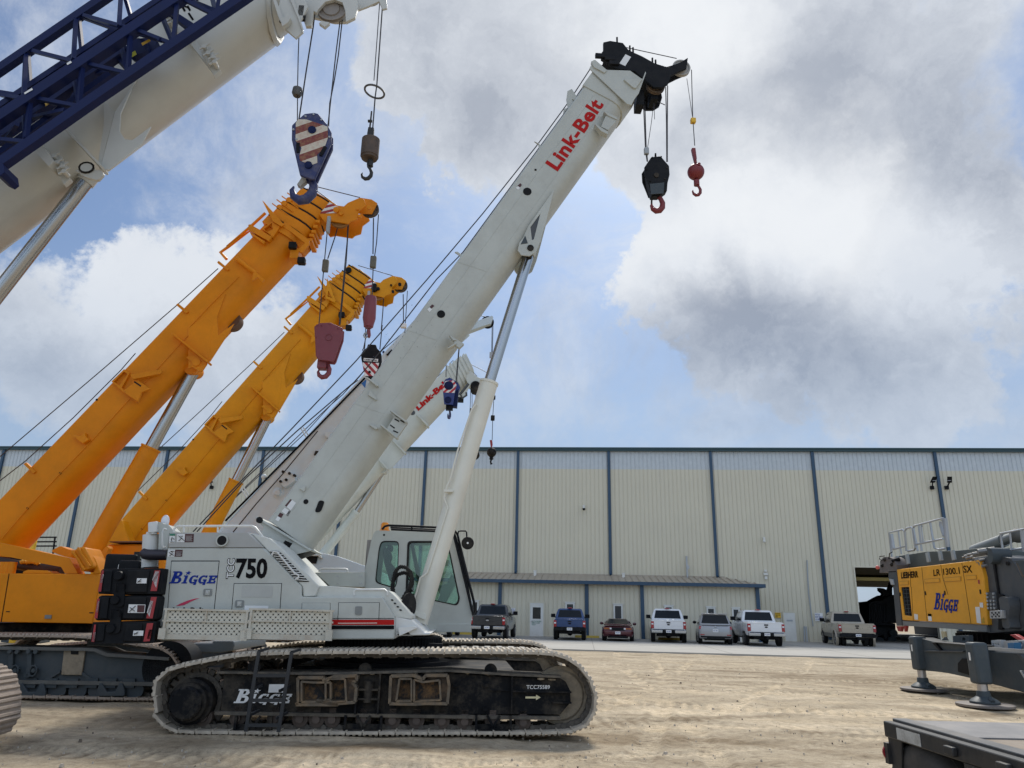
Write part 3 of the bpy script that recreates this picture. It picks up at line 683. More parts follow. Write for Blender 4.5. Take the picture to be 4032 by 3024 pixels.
def pickup(x, y, heading, paint, label, L=5.9, W=.99, H=1.93, bed=1.75, dual=False, lamp='tall', lower=None, chrome_bumper=True, plate='', emblem=M['kdec'], rear_lip=None, wr=.40):
    e = empty('pickup_truck', (x, y, .045), -heading, label, 'pickup truck', 'vehicles parked at the annex')
    zb = 1.28*H/1.93; z0 = .52
    body = MB(); yb = .12
    body.loft([hoop(yb, z0+.22, zb, W-.03), hoop(yb+.15, z0+.05, zb, W), hoop(yb+bed+.1, z0, zb, W)])          # bed
    body.loft([hoop(yb+bed+.15, z0-.06, zb+.02, W), hoop(yb+bed+2.2, z0-.06, zb+.02, W), hoop(L-1.15, z0-.06, zb-.02, W), hoop(L-.35, z0-.03, zb-.08, W-.02), hoop(L, z0+.05, zb-.2, W-.12, .12)])
    body.build('body', paint, e, bevel=.02)
    cy = yb+bed+.12; cab = MB(); wt = W-.2
    r0 = cab_ring(cy+.02, zb, zb+.05, W-.04, W-.05); r1 = cab_ring(cy+.20, zb, H-.02, W-.03, wt); r2 = cab_ring(cy+.5, zb, H, W-.03, wt); r3 = cab_ring(cy+1.8, zb, H-.02, W-.03, wt); r4 = cab_ring(cy+2.45, zb, zb+.05, W-.04, W-.1)
    cab.loft([r0, r1, r2, r3, r4]); cab.build('cab', paint, e, bevel=.01)
    # rear glass and side glass set 6 mm proud
    p, q, r_, s_ = r0[0], r0[7], r1[5], r1[2]
    p = (-W+.06, cy+.02, zb+.03); q = (W-.06, cy+.02, zb+.03); r_ = (wt, cy+.18, H-.06); s_ = (-wt, cy+.18, H-.06)
    MB().add(quad_on(p, q, r_, s_, .07, .93, .08, .90, .014), [(0, 1, 2, 3)]).build('rear_window', M['gdark2'], e, rec=False)
    for sd in (-1, 1):
        for (a, b) in ((.30, 1.12), (1.2, 1.95)):
            xa = W-.02; xb = wt+.015
            q4 = [(sd*(xa+.0), cy+a, zb+.06), (sd*(xa+.0), cy+b+(.25 if b > 1.5 else 0), zb+.06), (sd*(xb+.015), cy+b-.05, H-.14), (sd*(xb+.015), cy+a, H-.14)]
            MB().add(q4, [(0, 1, 2, 3)]).build('side_window', M['gdark2'], e, rec=False)
        mr_ = MB().box(sd*(W+.02), sd*(W+.30), cy+1.75, cy+1.85, zb+.05, zb+.27).bar((sd*(W-.06), cy+1.8, zb+.05), (sd*(W+.1), cy+1.8, zb+.08), .06)
        mr_.build('mirror', M['black'] if chrome_bumper != 'body' else paint, e, bevel=.02)
        for wy in (1.35, L-1.05):
            # dark wheel housing
            MB().lathe((sd*(W-.1), wy, wr+.04), (sd, 0, 0), [(0, wr+.10), (.104, wr+.10), (.105, .02)], 24).build('wheel_arch', M['hole'], e)
            wheel(e, sd*(W-.09), wy, wr, .27, dual=(dual and wy < 2), side=sd)
            if dual and wy < 2: MB().lathe((sd*(W-.06), wy, wr+.03), (sd, 0, 0), [(0, wr+.17), (.14, wr+.14), (.14, wr+.05), (0, wr+.05)], 24).build('fender_flare', paint, e)
        # lamps
        x0 = sd*(W-.16); x1 = sd*(W+.012)
        l = MB().box(x0, x1, yb-.012, yb+.12, zb-.50, zb-.09).build('tail_lamp', M['redl'], e, bevel=.02)
        MB().box(x0+sd*.03, x1-sd*.03, yb-.02, yb+.0, zb-.28, zb-.20).build('reverse_lamp', M['whitel'], l)
    tg = MB().plate([(-W+.18, zb-.56), (W-.18, zb-.56), (W-.18, zb-.01), (-W+.18, zb-.01)], yb-.035, yb+.0)
    tg.box(-W+.2, W-.2, yb-.05, yb-.0351, zb-.07, zb-.02)
    tg.box(-W+.24, W-.24, yb-.042, yb-.0351, zb-.34, zb-.30)
    t = tg.build('tailgate', paint, e, bevel=.012)
    MB().box(-.11, .11, yb-.055, yb-.036, zb-.19, zb-.12).build('handle', M['black'], t)
    MB().sphere((0, yb-.04, zb-.27), .09, 16, (1, .15, .45)).build('emblem', emblem, t)
    MB().sphere((0, cy+.1, H+.01), .14, 12, (1.2, .5, .25)).build('brake_lamp', M['redl'], e)
    bm_ = M['chrome'] if chrome_bumper is True else (paint if chrome_bumper == 'body' else M['black'])
    b = MB().box(-W+.0, -.35, -.06, .13, z0+.02, z0+.20).box(.35, W-.0, -.06, .13, z0+.02, z0+.20).box(-.36, .36, .0, .1, z0+.05, z0+.17).build('bumper', bm_, e, bevel=.03)
    MB().box(-.34, .34, -.05, .12, z0+.03, z0+.19).box(-.9, .9, -.02, .2, z0+.201, z0+.235).build('bumper_step', M['black'], e, bevel=.01)
    plate_no(e, 0, -.055, z0+.12, plate)
    MB().box(-.62, .62, .3, L-.6, z0-.16, z0+.04).box(-.06, .06, -.12, .3, z0-.12, z0-.02).cyl((-.7, 1.35, wr), (.7, 1.35, wr), .07).sphere((0, 1.35, wr), .17).build('chassis', M['black'], e)
    if lower: MB().box(-W-.012, W+.012, .2, L-.3, z0-.02, z0+.2).build('lower_trim', lower, e, bevel=.01)
    return e
def cpt(x, y, dz=.045): return gpt(x, y, dz)
M['gdark2'] = mat('tinted_window', (.010, .012, .014), .12, var=.2, spec=.25)
cw = mat('white_car_paint', (.72, .73, .74), .25, var=.04, coat=.6)
cs = mat('silver_car_paint', (.33, .33, .34), .3, .4, var=.04, coat=.6)
ck = mat('charcoal_car_paint', (.035, .037, .042), .22, .3, var=.05, coat=.8)
cb = mat('blue_car_paint', (.006, .042, .15), .22, .2, var=.05, coat=.8)
cg = mat('champagne_car_paint', (.40, .345, .265), .28, .2, var=.04, coat=.6)
cgl = mat('grey_lower_paint', (.10, .095, .085), .4, .2, var=.05)
cm = mat('maroon_car_paint', (.075, .006, .014), .2, .2, var=.05, coat=.8)
pickup(3.72, 45.9, R(5.3), cb, 'bright blue pickup parked right of the staff door', H=1.82, W=.93, L=5.3, chrome_bumper='x', plate='PTX 4821')
pickup(-1.12, 44.9, R(7.5), ck, 'charcoal pickup with chrome bumper showing its right side, beside the crane cab', H=1.95, W=1.02, plate='KLV 902', emblem=M['steel'])
pickup(-4.35, 45.6, R(4), mat('dark_grey_car_paint', (.07, .07, .075), .3, .3, coat=.6), 'dark vehicle almost hidden behind the crane cab, only its tyres showing', H=1.72, W=.95, plate='')
pickup(9.50, 45.6, R(10.5), cw, 'white pickup parked squarely between the maroon coupe and the grey estate car', H=1.93, W=1.0, plate='LSD 8307')
pickup(14.55, 43.5, R(6.3), cw, 'white four-door pickup angled to show its left side, in front of the glass door', H=1.95, W=1.0, plate='FZ 2210')
pickup(21.05, 46.6, R(12.0), cg, 'champagne dually pickup with grey lower body beside the big open doorway', H=2.0, W=1.04, L=6.3, bed=2.3, dual=True, lower=cgl, chrome_bumper='x', plate='HR 7714', wr=.41)
def passenger(x, y, heading, paint, label, kind):
    suv = kind == 'suv'
    e = empty('estate_car' if suv else 'coupe', (x, y, .045), -heading, label, 'car', 'vehicles parked at the annex')
    W = .94 if suv else .93; H = 1.68 if suv else 1.28; zb = 1.08 if suv else .88; z0 = .30 if suv else .26; L = 4.7 if suv else 4.8
    b = MB()
    if suv: b.loft([hoop(0, z0+.12, .98, W-.16, .1), hoop(.10, z0+.02, 1.04, W-.04), hoop(.5, z0, zb, W), hoop(3.3, z0, zb-.03, W), hoop(4.3, z0, zb-.16, W-.03), hoop(L, z0+.1, zb-.4, W-.22, .12)])
    else: b.loft([hoop(0, z0+.14, .76, W-.15, .16), hoop(.10, z0+.02, .86, W-.06, .14), hoop(.35, z0, .90, W-.02, .14), hoop(1.3, z0, zb, W, .14), hoop(3.2, z0, zb-.05, W, .14), hoop(4.3, z0, zb-.22, W-.03, .12), hoop(L, z0+.1, zb-.42, W-.25, .12)])
    b.build('body', paint, e, bevel=.02)
    c = MB()
    if suv: rs = [cab_ring(.12, zb-.02, zb+.04, W-.06, W-.08), cab_ring(.42, zb, H-.05, W-.04, W-.24), cab_ring(.8, zb, H, W-.04, W-.22), cab_ring(2.4, zb, H-.03, W-.04, W-.22), cab_ring(3.3, zb-.03, zb+.02, W-.05, W-.12)]
    else: rs = [cab_ring(.55, .87, .92, W-.16, W-.2), cab_ring(1.45, zb, H-.02, W-.08, W-.34), cab_ring(1.9, zb, H, W-.06, W-.32), cab_ring(2.3, zb, H-.03, W-.06, W-.32), cab_ring(3.3, zb-.05, zb+.01, W-.06, W-.14)]
    c.loft(rs); c.build('roof', paint, e, bevel=.015)
    if suv: p, q, r_, s_ = (-W+.1, .10, zb+.04), (W-.1, .10, zb+.04), (W-.26, .40, H-.06), (-W+.26, .40, H-.06)
    else: p, q, r_, s_ = (-W+.2, .54, .92), (W-.2, .54, .92), (W-.38, 1.42, H-.03), (-W+.38, 1.42, H-.03)
    MB().add(quad_on(p, q, r_, s_, .04, .96, .06, .92, .02), [(0, 1, 2, 3)]).build('rear_window', M['gdark2'], e, rec=False)
    for sd in (-1, 1):
        ya, yb_ = (.5, 2.9) if suv else (1.3, 2.8)
        MB().add([(sd*(W-.035), ya, zb+.04), (sd*(W-.035), yb_+.1, zb+.03), (sd*(W-.2), yb_-.5, H-.09), (sd*(W-.2), ya+.3, H-.09)], [(0, 1, 2, 3)]).build('side_window', M['gdark2'], e, rec=False)
        MB().sphere((sd*(W+.10), 3.0, zb+.09), .12, 12, (1, .6, .75)).build('mirror', M['black'] if suv else paint, e)
        for wy in (.98, L-1.0):
            MB().lathe((sd*(W-.1), wy, .38), (sd, 0, 0), [(0, .40), (.104, .40), (.105, .02)], 24).build('wheel_arch', M['hole'], e)
            wheel(e, sd*(W-.1), wy, .345 if suv else .33, .24, side=sd)
        if suv:
            l = MB().hexa([(sd*.42, .02, .86), (sd*(W-.02), .03, .82), (sd*(W+.0), .25, .84), (sd*.42, .2, .86)], [(sd*.42, .02, .93), (sd*(W-.04), .05, 1.0), (sd*(W-.02), .25, 1.01), (sd*.42, .2, .93)]).build('tail_lamp', M['redl'], e)
            MB().box(sd*.62, sd*(W-.08), -.01, .04, .50, .55).build('reflector', M['redl'], e)
        else:
            l = MB().box(sd*.44, sd*(W-.12), -.015, .08, .67, .76).build('tail_lamp', mat('dull_amber_lens', (.34, .10, .015), .3), e, bevel=.02)
            MB().box(sd*.36, sd*.47, -.022, .03, .67, .76).build('reverse_lamp', M['whitel'], l)
    if suv:
        MB().box(-W+.1, W-.1, -.03, .06, .38, .46).box(-.5, .5, -.01, .04, .28, .37).build('bumper_trim', M['black'], e, bevel=.02)
        MB().sphere((0, .0, .96), .07, 12, (1, .3, .7)).build('emblem', M['chrome'], e); plate_no(e, 0, -.008, .75, '4K1 SRN')
        MB().box(-W+.22, W-.22, .3, .55, H-.03, H+.02).build('spoiler', paint, e, bevel=.015)
    else:
        MB().hexa([(-W+.1, -.02, .93), (W-.1, -.02, .93), (W-.12, .28, .95), (-W+.12, .28, .95)], [(-W+.14, -.02, .97), (W-.14, -.02, .97), (W-.14, .28, .98), (-W+.14, .28, .98)]).build('spoiler', paint, e, bevel=.01)
        MB().box(-.42, .42, -.012, .02, .60, .78).build('centre_panel', M['black'], e); plate_no(e, 0, -.02, .48, 'DJK 6WP')
        MB().box(-.5, .5, .02, .1, .22, .32).build('bumper_trim', M['black'], e)
    MB().box(-.6, .6, .3, L-.5, z0-.08, z0+.06).build('underbody', M['black'], e)
passenger(6.6, 46.2, R(8.6), cm, 'dark maroon low coupe with amber tail lamps parked under the narrow window', 'coupe')
passenger(12.0, 44.7, R(11.5), cs, 'grey estate car with red tail lamps parked between two white pickups', 'suv')
# ================================================================== CRANE COMPONENTS
ZA=zc(600,1900,.42194); ZB=zc(1200,1900,.42194); Z3=zc(2000,0,.57274); T1=zc(550,2450,.36166); T2=zc(1250,2450,.51989); Z6=zc(1400,1100,.45198)
Z8=zc(900,1700,.31646); Z2=zc(1000,0,.45208); Z1=zc(0,0,.45208); Z4=zc(0,700,.45208); Z5=zc(900,700,.36166); Z7=zc(0,1400,.45208)
ZL=zc(0,2100,.55688); ZR=zc(3400,1950,.39182); ZQ=zc(3400,2400,.37619); ZT=zc(1700,1350,.33149); ZO=zc(1100,1050,.18083); ZM=zc(1350,1300,.18083)
ZU=zc(0,1850,.27125); ZV=zc(100,2450,.27125)
def resample(pts, n):
    P = [Vector(p) for p in pts]; m_ = len(P); ls = [(P[(i+1) % m_]-P[i]).length for i in range(m_)]; tot = sum(ls); out = []; i = 0; acc = 0
    for k in range(n):
        t = tot*k/n
        while acc+ls[i] < t: acc += ls[i]; i += 1
        u = (t-acc)/ls[i]; out.append((P[i]*(1-u)+P[(i+1) % m_]*u, (P[(i+1) % m_]-P[i]).normalized()))
    return out, tot
def smooth_closed(pts, it=2):
    for _ in range(it):
        q = []
        for i in range(len(pts)):
            a, b = Vector(pts[i]), Vector(pts[(i+1) % len(pts)]); q += [a*.75+b*.25, a*.25+b*.75]
        pts = q
    return pts
def crawler_track(e, path, y0, width, n, shoe_mat, name='crawler_track', label=None, flat=False):
    """path: closed (x,z) outline of the outer face. Every shoe is its own sub-part; the chain inside is the part."""
    if poly_area(path) < 0: path = list(reversed(path))
    sm, tot = resample(smooth_closed(path, 2), n)
    if tot/n < .205: n = int(tot/.21); sm, tot = resample(smooth_closed(path, 2), n)
    pitch = tot/n
    ch = MB(); ym = y0+width/2; cwid = width*.22
    ins, _ = resample(smooth_closed(path, 2), n*2)
    for i, (p, d) in enumerate(ins):
        nrm = Vector((-d.y, d.x)); c = p+nrm*.075      # towards the inside
        q, d2 = ins[(i+1) % len(ins)]; c2 = q+Vector((-d2.y, d2.x))*.075
        for yy in (ym-cwid, ym+cwid):
            ch.bar((c.x, yy, c.y), (c2.x, yy, c2.y), .05, .085 if i % 2 else .06, up=(nrm.x, 0, nrm.y))
        if i % 2 == 0: ch.cyl((c.x, ym-cwid-.05, c.y), (c.x, ym+cwid+.05, c.y), .036, n=8)
    part = ch.build(name, M['mudd'], e, label=label)
    s = MB(); w2 = width/2; hp = pitch*.5
    s.box(-hp*.97, hp*.9, -w2, w2, -.036, -.002)
    for gx in (-.78, -.05, .66): s.hexa([(gx*hp-.024, -w2+.01, -.036), (gx*hp+.024, -w2+.01, -.036), (gx*hp+.024, w2-.01, -.036), (gx*hp-.024, w2-.01, -.036)], [(gx*hp-.013, -w2+.03, -.060), (gx*hp+.013, -w2+.03, -.060), (gx*hp+.013, w2-.03, -.060), (gx*hp-.013, w2-.03, -.060)])
    s.box(-hp*1.08, -hp*.9, -w2*.97, w2*.97, -.022, .012)
    # bolt recesses
    rnd = random.Random(n)
    shoe = s.build('track_shoe', shoe_mat, part)
    for i, (p, d) in enumerate(sm):
        o = shoe if i == 0 else shoe.copy()
        if i: COL.objects.link(o); o.parent = part
        ang = math.atan2(d.y, d.x)
        nrm = Vector((-d.y, d.x)); c = p+nrm*.056
        o.matrix_local = Matrix.Translation((c.x, ym+rnd.uniform(-.004, .004), c.y)) @ Matrix.Rotation(-(ang)+rnd.uniform(-.012, .012), 4, 'Y')
    return part
def sheave(mb, c, r, w=.07, n=28, ax=(0, 1, 0)):
    c = Vector(c)
    mb.lathe((c.x-ax[0]*w/2, c.y-ax[1]*w/2, c.z), ax, [(0, r*.2), (0, r*.55), (w*.3, r*.6), (w*.3, r*.82), (0, r*.86), (0, r), (w*.2, r), (w*.5, r*.86), (w*.8, r), (w, r), (w, r*.86), (w*.7, r*.82), (w*.7, r*.6), (w, r*.55), (w, r*.2)], n)
    return mb
def hook_shape(mb, c, s, flip=1, ang=0., fat=1.):
    c = Vector(c); pts = [(0, 1.25), (0, .95), (.05, .72), (.22, .5), (.33, .22), (.30, -.08), (.12, -.32), (-.12, -.38), (-.34, -.24), (-.42, .0), (-.37, .16)]
    rr = [.10, .10, .11, .12, .14, .155, .16, .15, .12, .08, .03]
    ca, sa = math.cos(ang), math.sin(ang)
    mb.tube([c+Vector((x*s*flip*ca, x*s*flip*sa, z*s)) for x, z in pts], [q*s*fat for q in rr], 10)
    return mb
def loft_boom(e, fr, T0, T1, B0, B1, off, width, m_, name='boom', crease=.66, flat=False, label=None):
    """T0,T1: top edge in pixels on the near side plane; B0,B1: belly line at mid width"""
    t0, t1 = Vector(fr.at(*T0, off)), Vector(fr.at(*T1, off)); b0, b1 = Vector(fr.at(*B0, off+width/2)), Vector(fr.at(*B1, off+width/2))
    W = width
    prof = [(0, .06), (0, .94), (.03, 1), (crease, 1), (crease+(1-crease)*.45, .965), (crease+(1-crease)*.8, .86), (.985, .7), (1, .5), (.985, .3), (crease+(1-crease)*.8, .14), (crease+(1-crease)*.45, .035), (crease, 0), (.03, 0)]
    secs = []
    for t, b in ((t0, b0), (t1, b1)):
        secs.append([((t.x+(b.x-t.x)*h), off+W*y, (t.y+(b.y-t.y)*h)) for h, y in prof])
    o = MB().loft(secs).build(name, m_, e, bevel=.012, label=label)
    def bp(s, h, y=0.): 
        t = t0.lerp(t1, s); b = b0.lerp(b1, s); q = t.lerp(b, h); return Vector((q.x, off+y, q.y))
    return o, bp
def section(bp, s0, s1, grow, width, crease=.66, h0=0., h1=1.):
    prof = [(0, 0), (0, 1), (crease, 1), (crease+(1-crease)*.5, .955), (crease+(1-crease)*.85, .82), (1, .62), (1, .38), (crease+(1-crease)*.85, .18), (crease+(1-crease)*.5, .045), (crease, 0)]
    secs = []
    for s in (s0, s1):
        r = []
        for h, y in prof:
            hh = (h-.5)*(1+grow)+.5; hh = h0+(h1-h0)*hh; yy = (y-.5)*(1+grow)+.5
            r.append(bp(s, hh, yy*width))
        secs.append(r)
    return secs
def rope(e, pts, r=.012, name='hoist_rope', m_=None, label=None): return MB().tube(pts, r, 6).build(name, m_ or M['rope'], e, label=label)
def stripes(fr, quadpts, off, n, e, mats, name='warning_stripes', slope=1., label=None, thick=.006):
    """diagonal red and white bands inside a convex outline (local x,z)"""
    from mathutils import geometry
    xs = [p[0] for p in quadpts]; zs = [p[1] for p in quadpts]; x0, x1, z0, z1 = min(xs), max(xs), min(zs), max(zs)
    if poly_area(quadpts) < 0: quadpts = list(reversed(quadpts))
    def clip(poly, a, b, c):      # keep a*x+b*z<=c
        out = []
        for i in range(len(poly)):
            p, q = poly[i], poly[(i+1) % len(poly)]; fp = a*p[0]+b*p[1]-c; fq = a*q[0]+b*q[1]-c
            if fp <= 0: out.append(p)
            if (fp < 0 < fq) or (fq < 0 < fp): t = fp/(fp-fq); out.append((p[0]+(q[0]-p[0])*t, p[1]+(q[1]-p[1])*t))
        return out
    a, b = -slope, 1.; vals = [a*p[0]+b*p[1] for p in quadpts]; lo, hi = min(vals), max(vals); st = (hi-lo)/n; mb = MB()
    for i in range(n):
        pl = clip(clip(list(quadpts), a, b, lo+(i+1)*st), -a, -b, -(lo+i*st))
        if len(pl) >= 3: mb.m(i % 2).add([(p[0], off-thick, p[1]) for p in pl], [tuple(range(len(pl)))])
    return mb.build(name, mats, e, rec=False, label=label)
def rounded(pts, r=.05, n=3):
    out = []; m_ = len(pts)
    for i in range(m_):
        p0, p, p1 = Vector(pts[i-1]), Vector(pts[i]), Vector(pts[(i+1) % m_]); a = (p0-p); b = (p1-p); rr = min(r, a.length*.45, b.length*.45)
        A = p+a.normalized()*rr; B = p+b.normalized()*rr
        for k in range(n+1):
            t = k/n; out.append(tuple(A*(1-t)**2+p*2*t*(1-t)+B*t*t))
    return out
def decal(e, fr, pts, off, m_, name='decal', d=.004, label=None):
    """flat sticker: px quad lower-left, lower-right, upper-right, upper-left"""
    q = fr.pts(pts, off); return MB().add([(a, off-d, b) for a, b in q], [(0, 1, 2, 3)]).build(name, m_, e, rec=False, label=label)
def word(e, fr, txt, ll, lr, ul, off, m_, name, d=.005, **k):
    return put_text(txt, [fr.p3(*ll, off), fr.p3(*lr, off), fr.p3(*ul, off)], name, m_, e, off=d, **k)
def star(fr, cx, cy, rpx, off, e, m_, d=.006, name='star'):
    pts = []
    for k in range(10):
        r = rpx if k % 2 == 0 else rpx*.4; a = math.pi/2+k*math.pi/5; pts.append((cx+r*math.cos(a), cy-r*math.sin(a)))
    q = fr.pts(pts, off); mb = MB(); c = fr.at(cx, cy, off)
    vs = [(c[0], off-d, c[1])]+[(a, off-d, b) for a, b in q]
    mb.add(vs, [(0, 1+k, 1+(k+1) % 10) for k in range(10)]); return mb.build(name, m_, e, rec=False)
def slab_word(e, fr, ll, lr, ul, off, m_, d=.005, name='company_lettering', parts='BIGGE'):
    """heavy slab-serif italic word: tall B, dotless i under a star, then G G E"""
    a, b, c = fr.p3(*ll, off), fr.p3(*lr, off), fr.p3(*ul, off); U = b-a; V = c-a
    n = U.cross(V).normalized()*d; mb = MB(); sh = .10
    def P(u, v): return a+U*(u+sh*(v-.3))+V*v+n
    def Q(pts): mb.add([P(u, v) for u, v in pts], [tuple(range(len(pts)))])
    def rect(u0, u1, v0, v1): Q([(u0, v0), (u1, v0), (u1, v1), (u0, v1)])
    def arcband(cu, cv, ro, rv, ti, tv, a0, a1, k=10):
        for i in range(k):
            t0 = a0+(a1-a0)*i/k; t1 = a0+(a1-a0)*(i+1)/k
            Q([(cu+ro*math.cos(t0), cv+rv*math.sin(t0)), (cu+ro*math.cos(t1), cv+rv*math.sin(t1)), (cu+(ro-ti)*math.cos(t1), cv+(rv-tv)*math.sin(t1)), (cu+(ro-ti)*math.cos(t0), cv+(rv-tv)*math.sin(t0))])
    # B
    rect(.0, .09, 0, .11); rect(.03, .105, .11, .90); rect(.0, .105, .90, 1)
    for (v0, v1, ue) in ((.52, 1., .20), (0, .52, .225)):
        vm = (v0+v1)/2; rv = (v1-v0)/2
        rect(.09, ue-.06, v1-.13, v1); rect(.09, ue-.06, v0, v0+.13)
        arcband(ue-.06, vm, .075, rv, .065, .13, -math.pi/2, math.pi/2)
    # i
    rect(.265, .385, 0, .10); rect(.295, .355, .10, .56); rect(.265, .355, .56, .66)
    for u in (.41, .61):      # G
        arcband(u+.085, .33, .09, .34, .06, .12, math.radians(55), math.radians(305), 14)
        rect(u+.095, u+.175, .23, .34); rect(u+.12, u+.175, -.12, .28); rect(u+.13, u+.165, .47, .66)
    rect(.81, .99, 0, .12); rect(.835, .89, .12, .54); rect(.81, .99, .54, .66); rect(.885, .955, .28, .40); rect(.95, .99, .12, .21); rect(.95, .99, .45, .54); rect(.935, .965, .22, .46)
    # star above the i
    sc = (.335, .86); pts = []
    for k in range(10):
        r = 1 if k % 2 == 0 else .42; t = math.pi/2+k*math.pi/5; pts.append((sc[0]+.07*r*math.cos(t), sc[1]+.21*r*math.sin(t)))
    for k in range(10): Q([sc, pts[k], pts[(k+1) % 10]])
    return mb.build(name, m_, e, rec=False)
def rail(e, pts, r=.02, name='handrail', m_=None): return MB().tube(pts, r, 8).build(name, m_ or M['white'], e)
# ================================================================== THE LIGHT GREY CRANE IN FRONT
MF = Fr(0, 10.6, math.atan(.06))
def main_crane():
    fr = MF; e = fr.empty('crawler_crane', 'light grey telescopic crawler crane with red boom lettering, nearest and in the centre', 'crane', 'crawler cranes')
    lb = M['lb']; at = fr.at
    # ---- crawlers
    path_px = T1((130,870),(115,760),(160,640),(230,570),(330,510),(480,465),(680,425),(880,388),(1100,355),(1400,338)) + T2((0,226),(600,226),(1250,226),(1600,228),(1800,240),(1920,280),(2030,370),(2100,480),(2132,600),(2110,720),(2050,820),(1950,880),(1850,902),(1300,904),(600,904),(0,904)) + T1((1000,1296),(500,1290),(330,1265),(220,1200),(150,1090))
    path = fr.pts(path_px, 0.); zb = min(p[1] for p in path)
    path = [(x, max(z-zb*1.0, 0.0) if z < .12 else z-zb*.5) for x, z in path]
    tr = crawler_track(e, path, 0., .78, 66, M['mud'])
    tr2 = crawler_track(e, [(x+.02, z) for x, z in path], 3.35, .78, 66, M['mud'])
    # ---- track frame, both sides
    for y0, sgn in ((.16, 1), (3.60, 1)):
        fo = .16
        body = T1((918,552),(1640,570),(1740,578),(2212,575)) + T2((1000,385),(1250,400),(1470,415),(1840,425),(1880,450),(1915,520),(1918,605),(1838,700)) + T2((0,695),(-330,690)) + T1((900,1010),(880,990))
        pl = fr.pts(body, fo); MB().plate(pl, y0, y0+.42).build('track_frame', M['blackd'], e, bevel=.012)
        fl = MB()
        q = fr.pts(T1((860,552),(1740,565),(2212,562)), fo); q2 = fr.pts(T2((1000,372),(1470,402),(1840,418)), fo)
        tt = q+q2
        for i in range(len(tt)-1): fl.bar((tt[i][0], y0+.2, tt[i][1]+.012), (tt[i+1][0], y0+.2, tt[i+1][1]+.012), .56, .028)
        b0 = fr.at(*T1((830,985))[0], fo); b1 = fr.at(*T2((1838,690))[0], fo)
        fl.box(b0[0], b1[0], y0-.06, y0+.48, min(b0[1], b1[1])-.02, min(b0[1], b1[1])+.02)
        fl.build('frame_flange', mat('dusty_flange', (.09, .08, .065), .85, var=.4, vscale=8, grime=(.26, .21, .15), gamt=.6, gscale=5), e)
        # sprocket and its drive housing
        c = fr.at(*T1((575,860))[0], fo); sp = MB(); rr = .40
        sp.lathe((c[0], y0+.12, c[1]), (0, 1, 0), [(0, rr*.6), (0, rr*.86), (.1, rr*.86), (.1, rr*.6)], 40)
        for k in range(22):
            a = 2*math.pi*k/22; p = Vector((c[0]+math.cos(a)*rr*.84, y0+.17, c[1]+math.sin(a)*rr*.84)); q_ = Vector((c[0]+math.cos(a)*rr*1.02, y0+.17, c[1]+math.sin(a)*rr*1.02))
            sp.bar(p, q_, .075, .055, up=(0, 1, 0)).cyl((c[0]+math.cos(a)*rr*.74, y0+.10, c[1]+math.sin(a)*rr*.74), (c[0]+math.cos(a)*rr*.74, y0+.13, c[1]+math.sin(a)*rr*.74), .012, n=6)
        sp.build('sprocket', M['mudd'], e)
        hb = MB().lathe((c[0], y0-.30, c[1]), (0, 1, 0), [(0, .03), (0, .175), (.02, .20), (.10, .205), (.105, .235), (.22, .24), (.225, .28), (.42, .285)], 40)
        for k in range(12):
            a = 2*math.pi*k/12; hb.cyl((c[0]+.187*math.cos(a), y0-.31, c[1]+.187*math.sin(a)), (c[0]+.187*math.cos(a), y0-.285, c[1]+.187*math.sin(a)), .010, n=6)
        hb.build('drive_hub', M['blackd'], e)
        # idler
        c2 = fr.at(*T2((1850,560))[0], fo); MB().lathe((c2[0], y0+.12, c2[1]), (0, 1, 0), [(0, .06), (0, .30), (.03, .33), (.03, .375), (.14, .375), (.14, .33), (.17, .30), (.17, .06)], 44).build('idler_wheel', M['tarp'], e)
        # rollers below and above
        zr = (fr.at(*T2((750,745))[0], fo))[1]
        for px in (800, 933, 1080, 1180, 1245, 1307, 1430, 1545, 1640, 1740, 1830, 1940, 2060):
            x = fr.at(px, 2835, fo)[0]
            MB().lathe((x, y0-.04, zr), (0, 1, 0), [(0, .03), (0, .05), (.05, .05), (.05, .075), (.06, .105), (.16, .105), (.17, .085), (.27, .085), (.28, .105), (.38, .105)], 20).box(x-.045, x+.045, y0+.0, y0+.04, zr-.0, zr+.14).build('track_roller', mat('roller_brown', (.10, .075, .06), .75, var=.3, vscale=5), e)
        for px, py in ((1437, 2633), (1933, 2637), (1000, 2625)):
            x, z = fr.at(px, py, fo); MB().lathe((x, y0, z-.01), (0, 1, 0), [(0, .03), (0, .085), (.1, .085), (.12, .06), (.3, .06)], 18).build('carrier_roller', M['blackd'], e)
        # roller guards
        for g in (T1((1040,1020),(1060,1195),(1430,1195),(1440,1020)), T2((205,705),(200,828),(485,832),(490,705)), T2((1195,705),(1198,830),(1470,830),(1475,705))):
            q = fr.pts(g, fo-.08); mb = MB(); zt, zbm = q[0][1], q[1][1]; x0, x1 = q[0][0], q[2][0]
            mb.box(x0, x1, y0-.10, y0-.04, zbm, zbm+.03).box(x0, x0+.03, y0-.10, y0-.02, zbm, zt).box(x1-.03, x1, y0-.10, y0-.02, zbm, zt).bar((x0+.16, y0-.07, zt), (x0+.26, y0-.07, zbm+.03), .03).bar((x1-.16, y0-.07, zt), (x1-.26, y0-.07, zbm+.03), .03).box(x0+.03, x1-.03, y0-.045, y0-.02, zbm+.03, zbm+.09)
            mb.build('roller_guard', M['blackd'], e)
    # ---- details on the near frame only
    y = .16
    def fp(u): return fr.at(u[0], u[1], y)
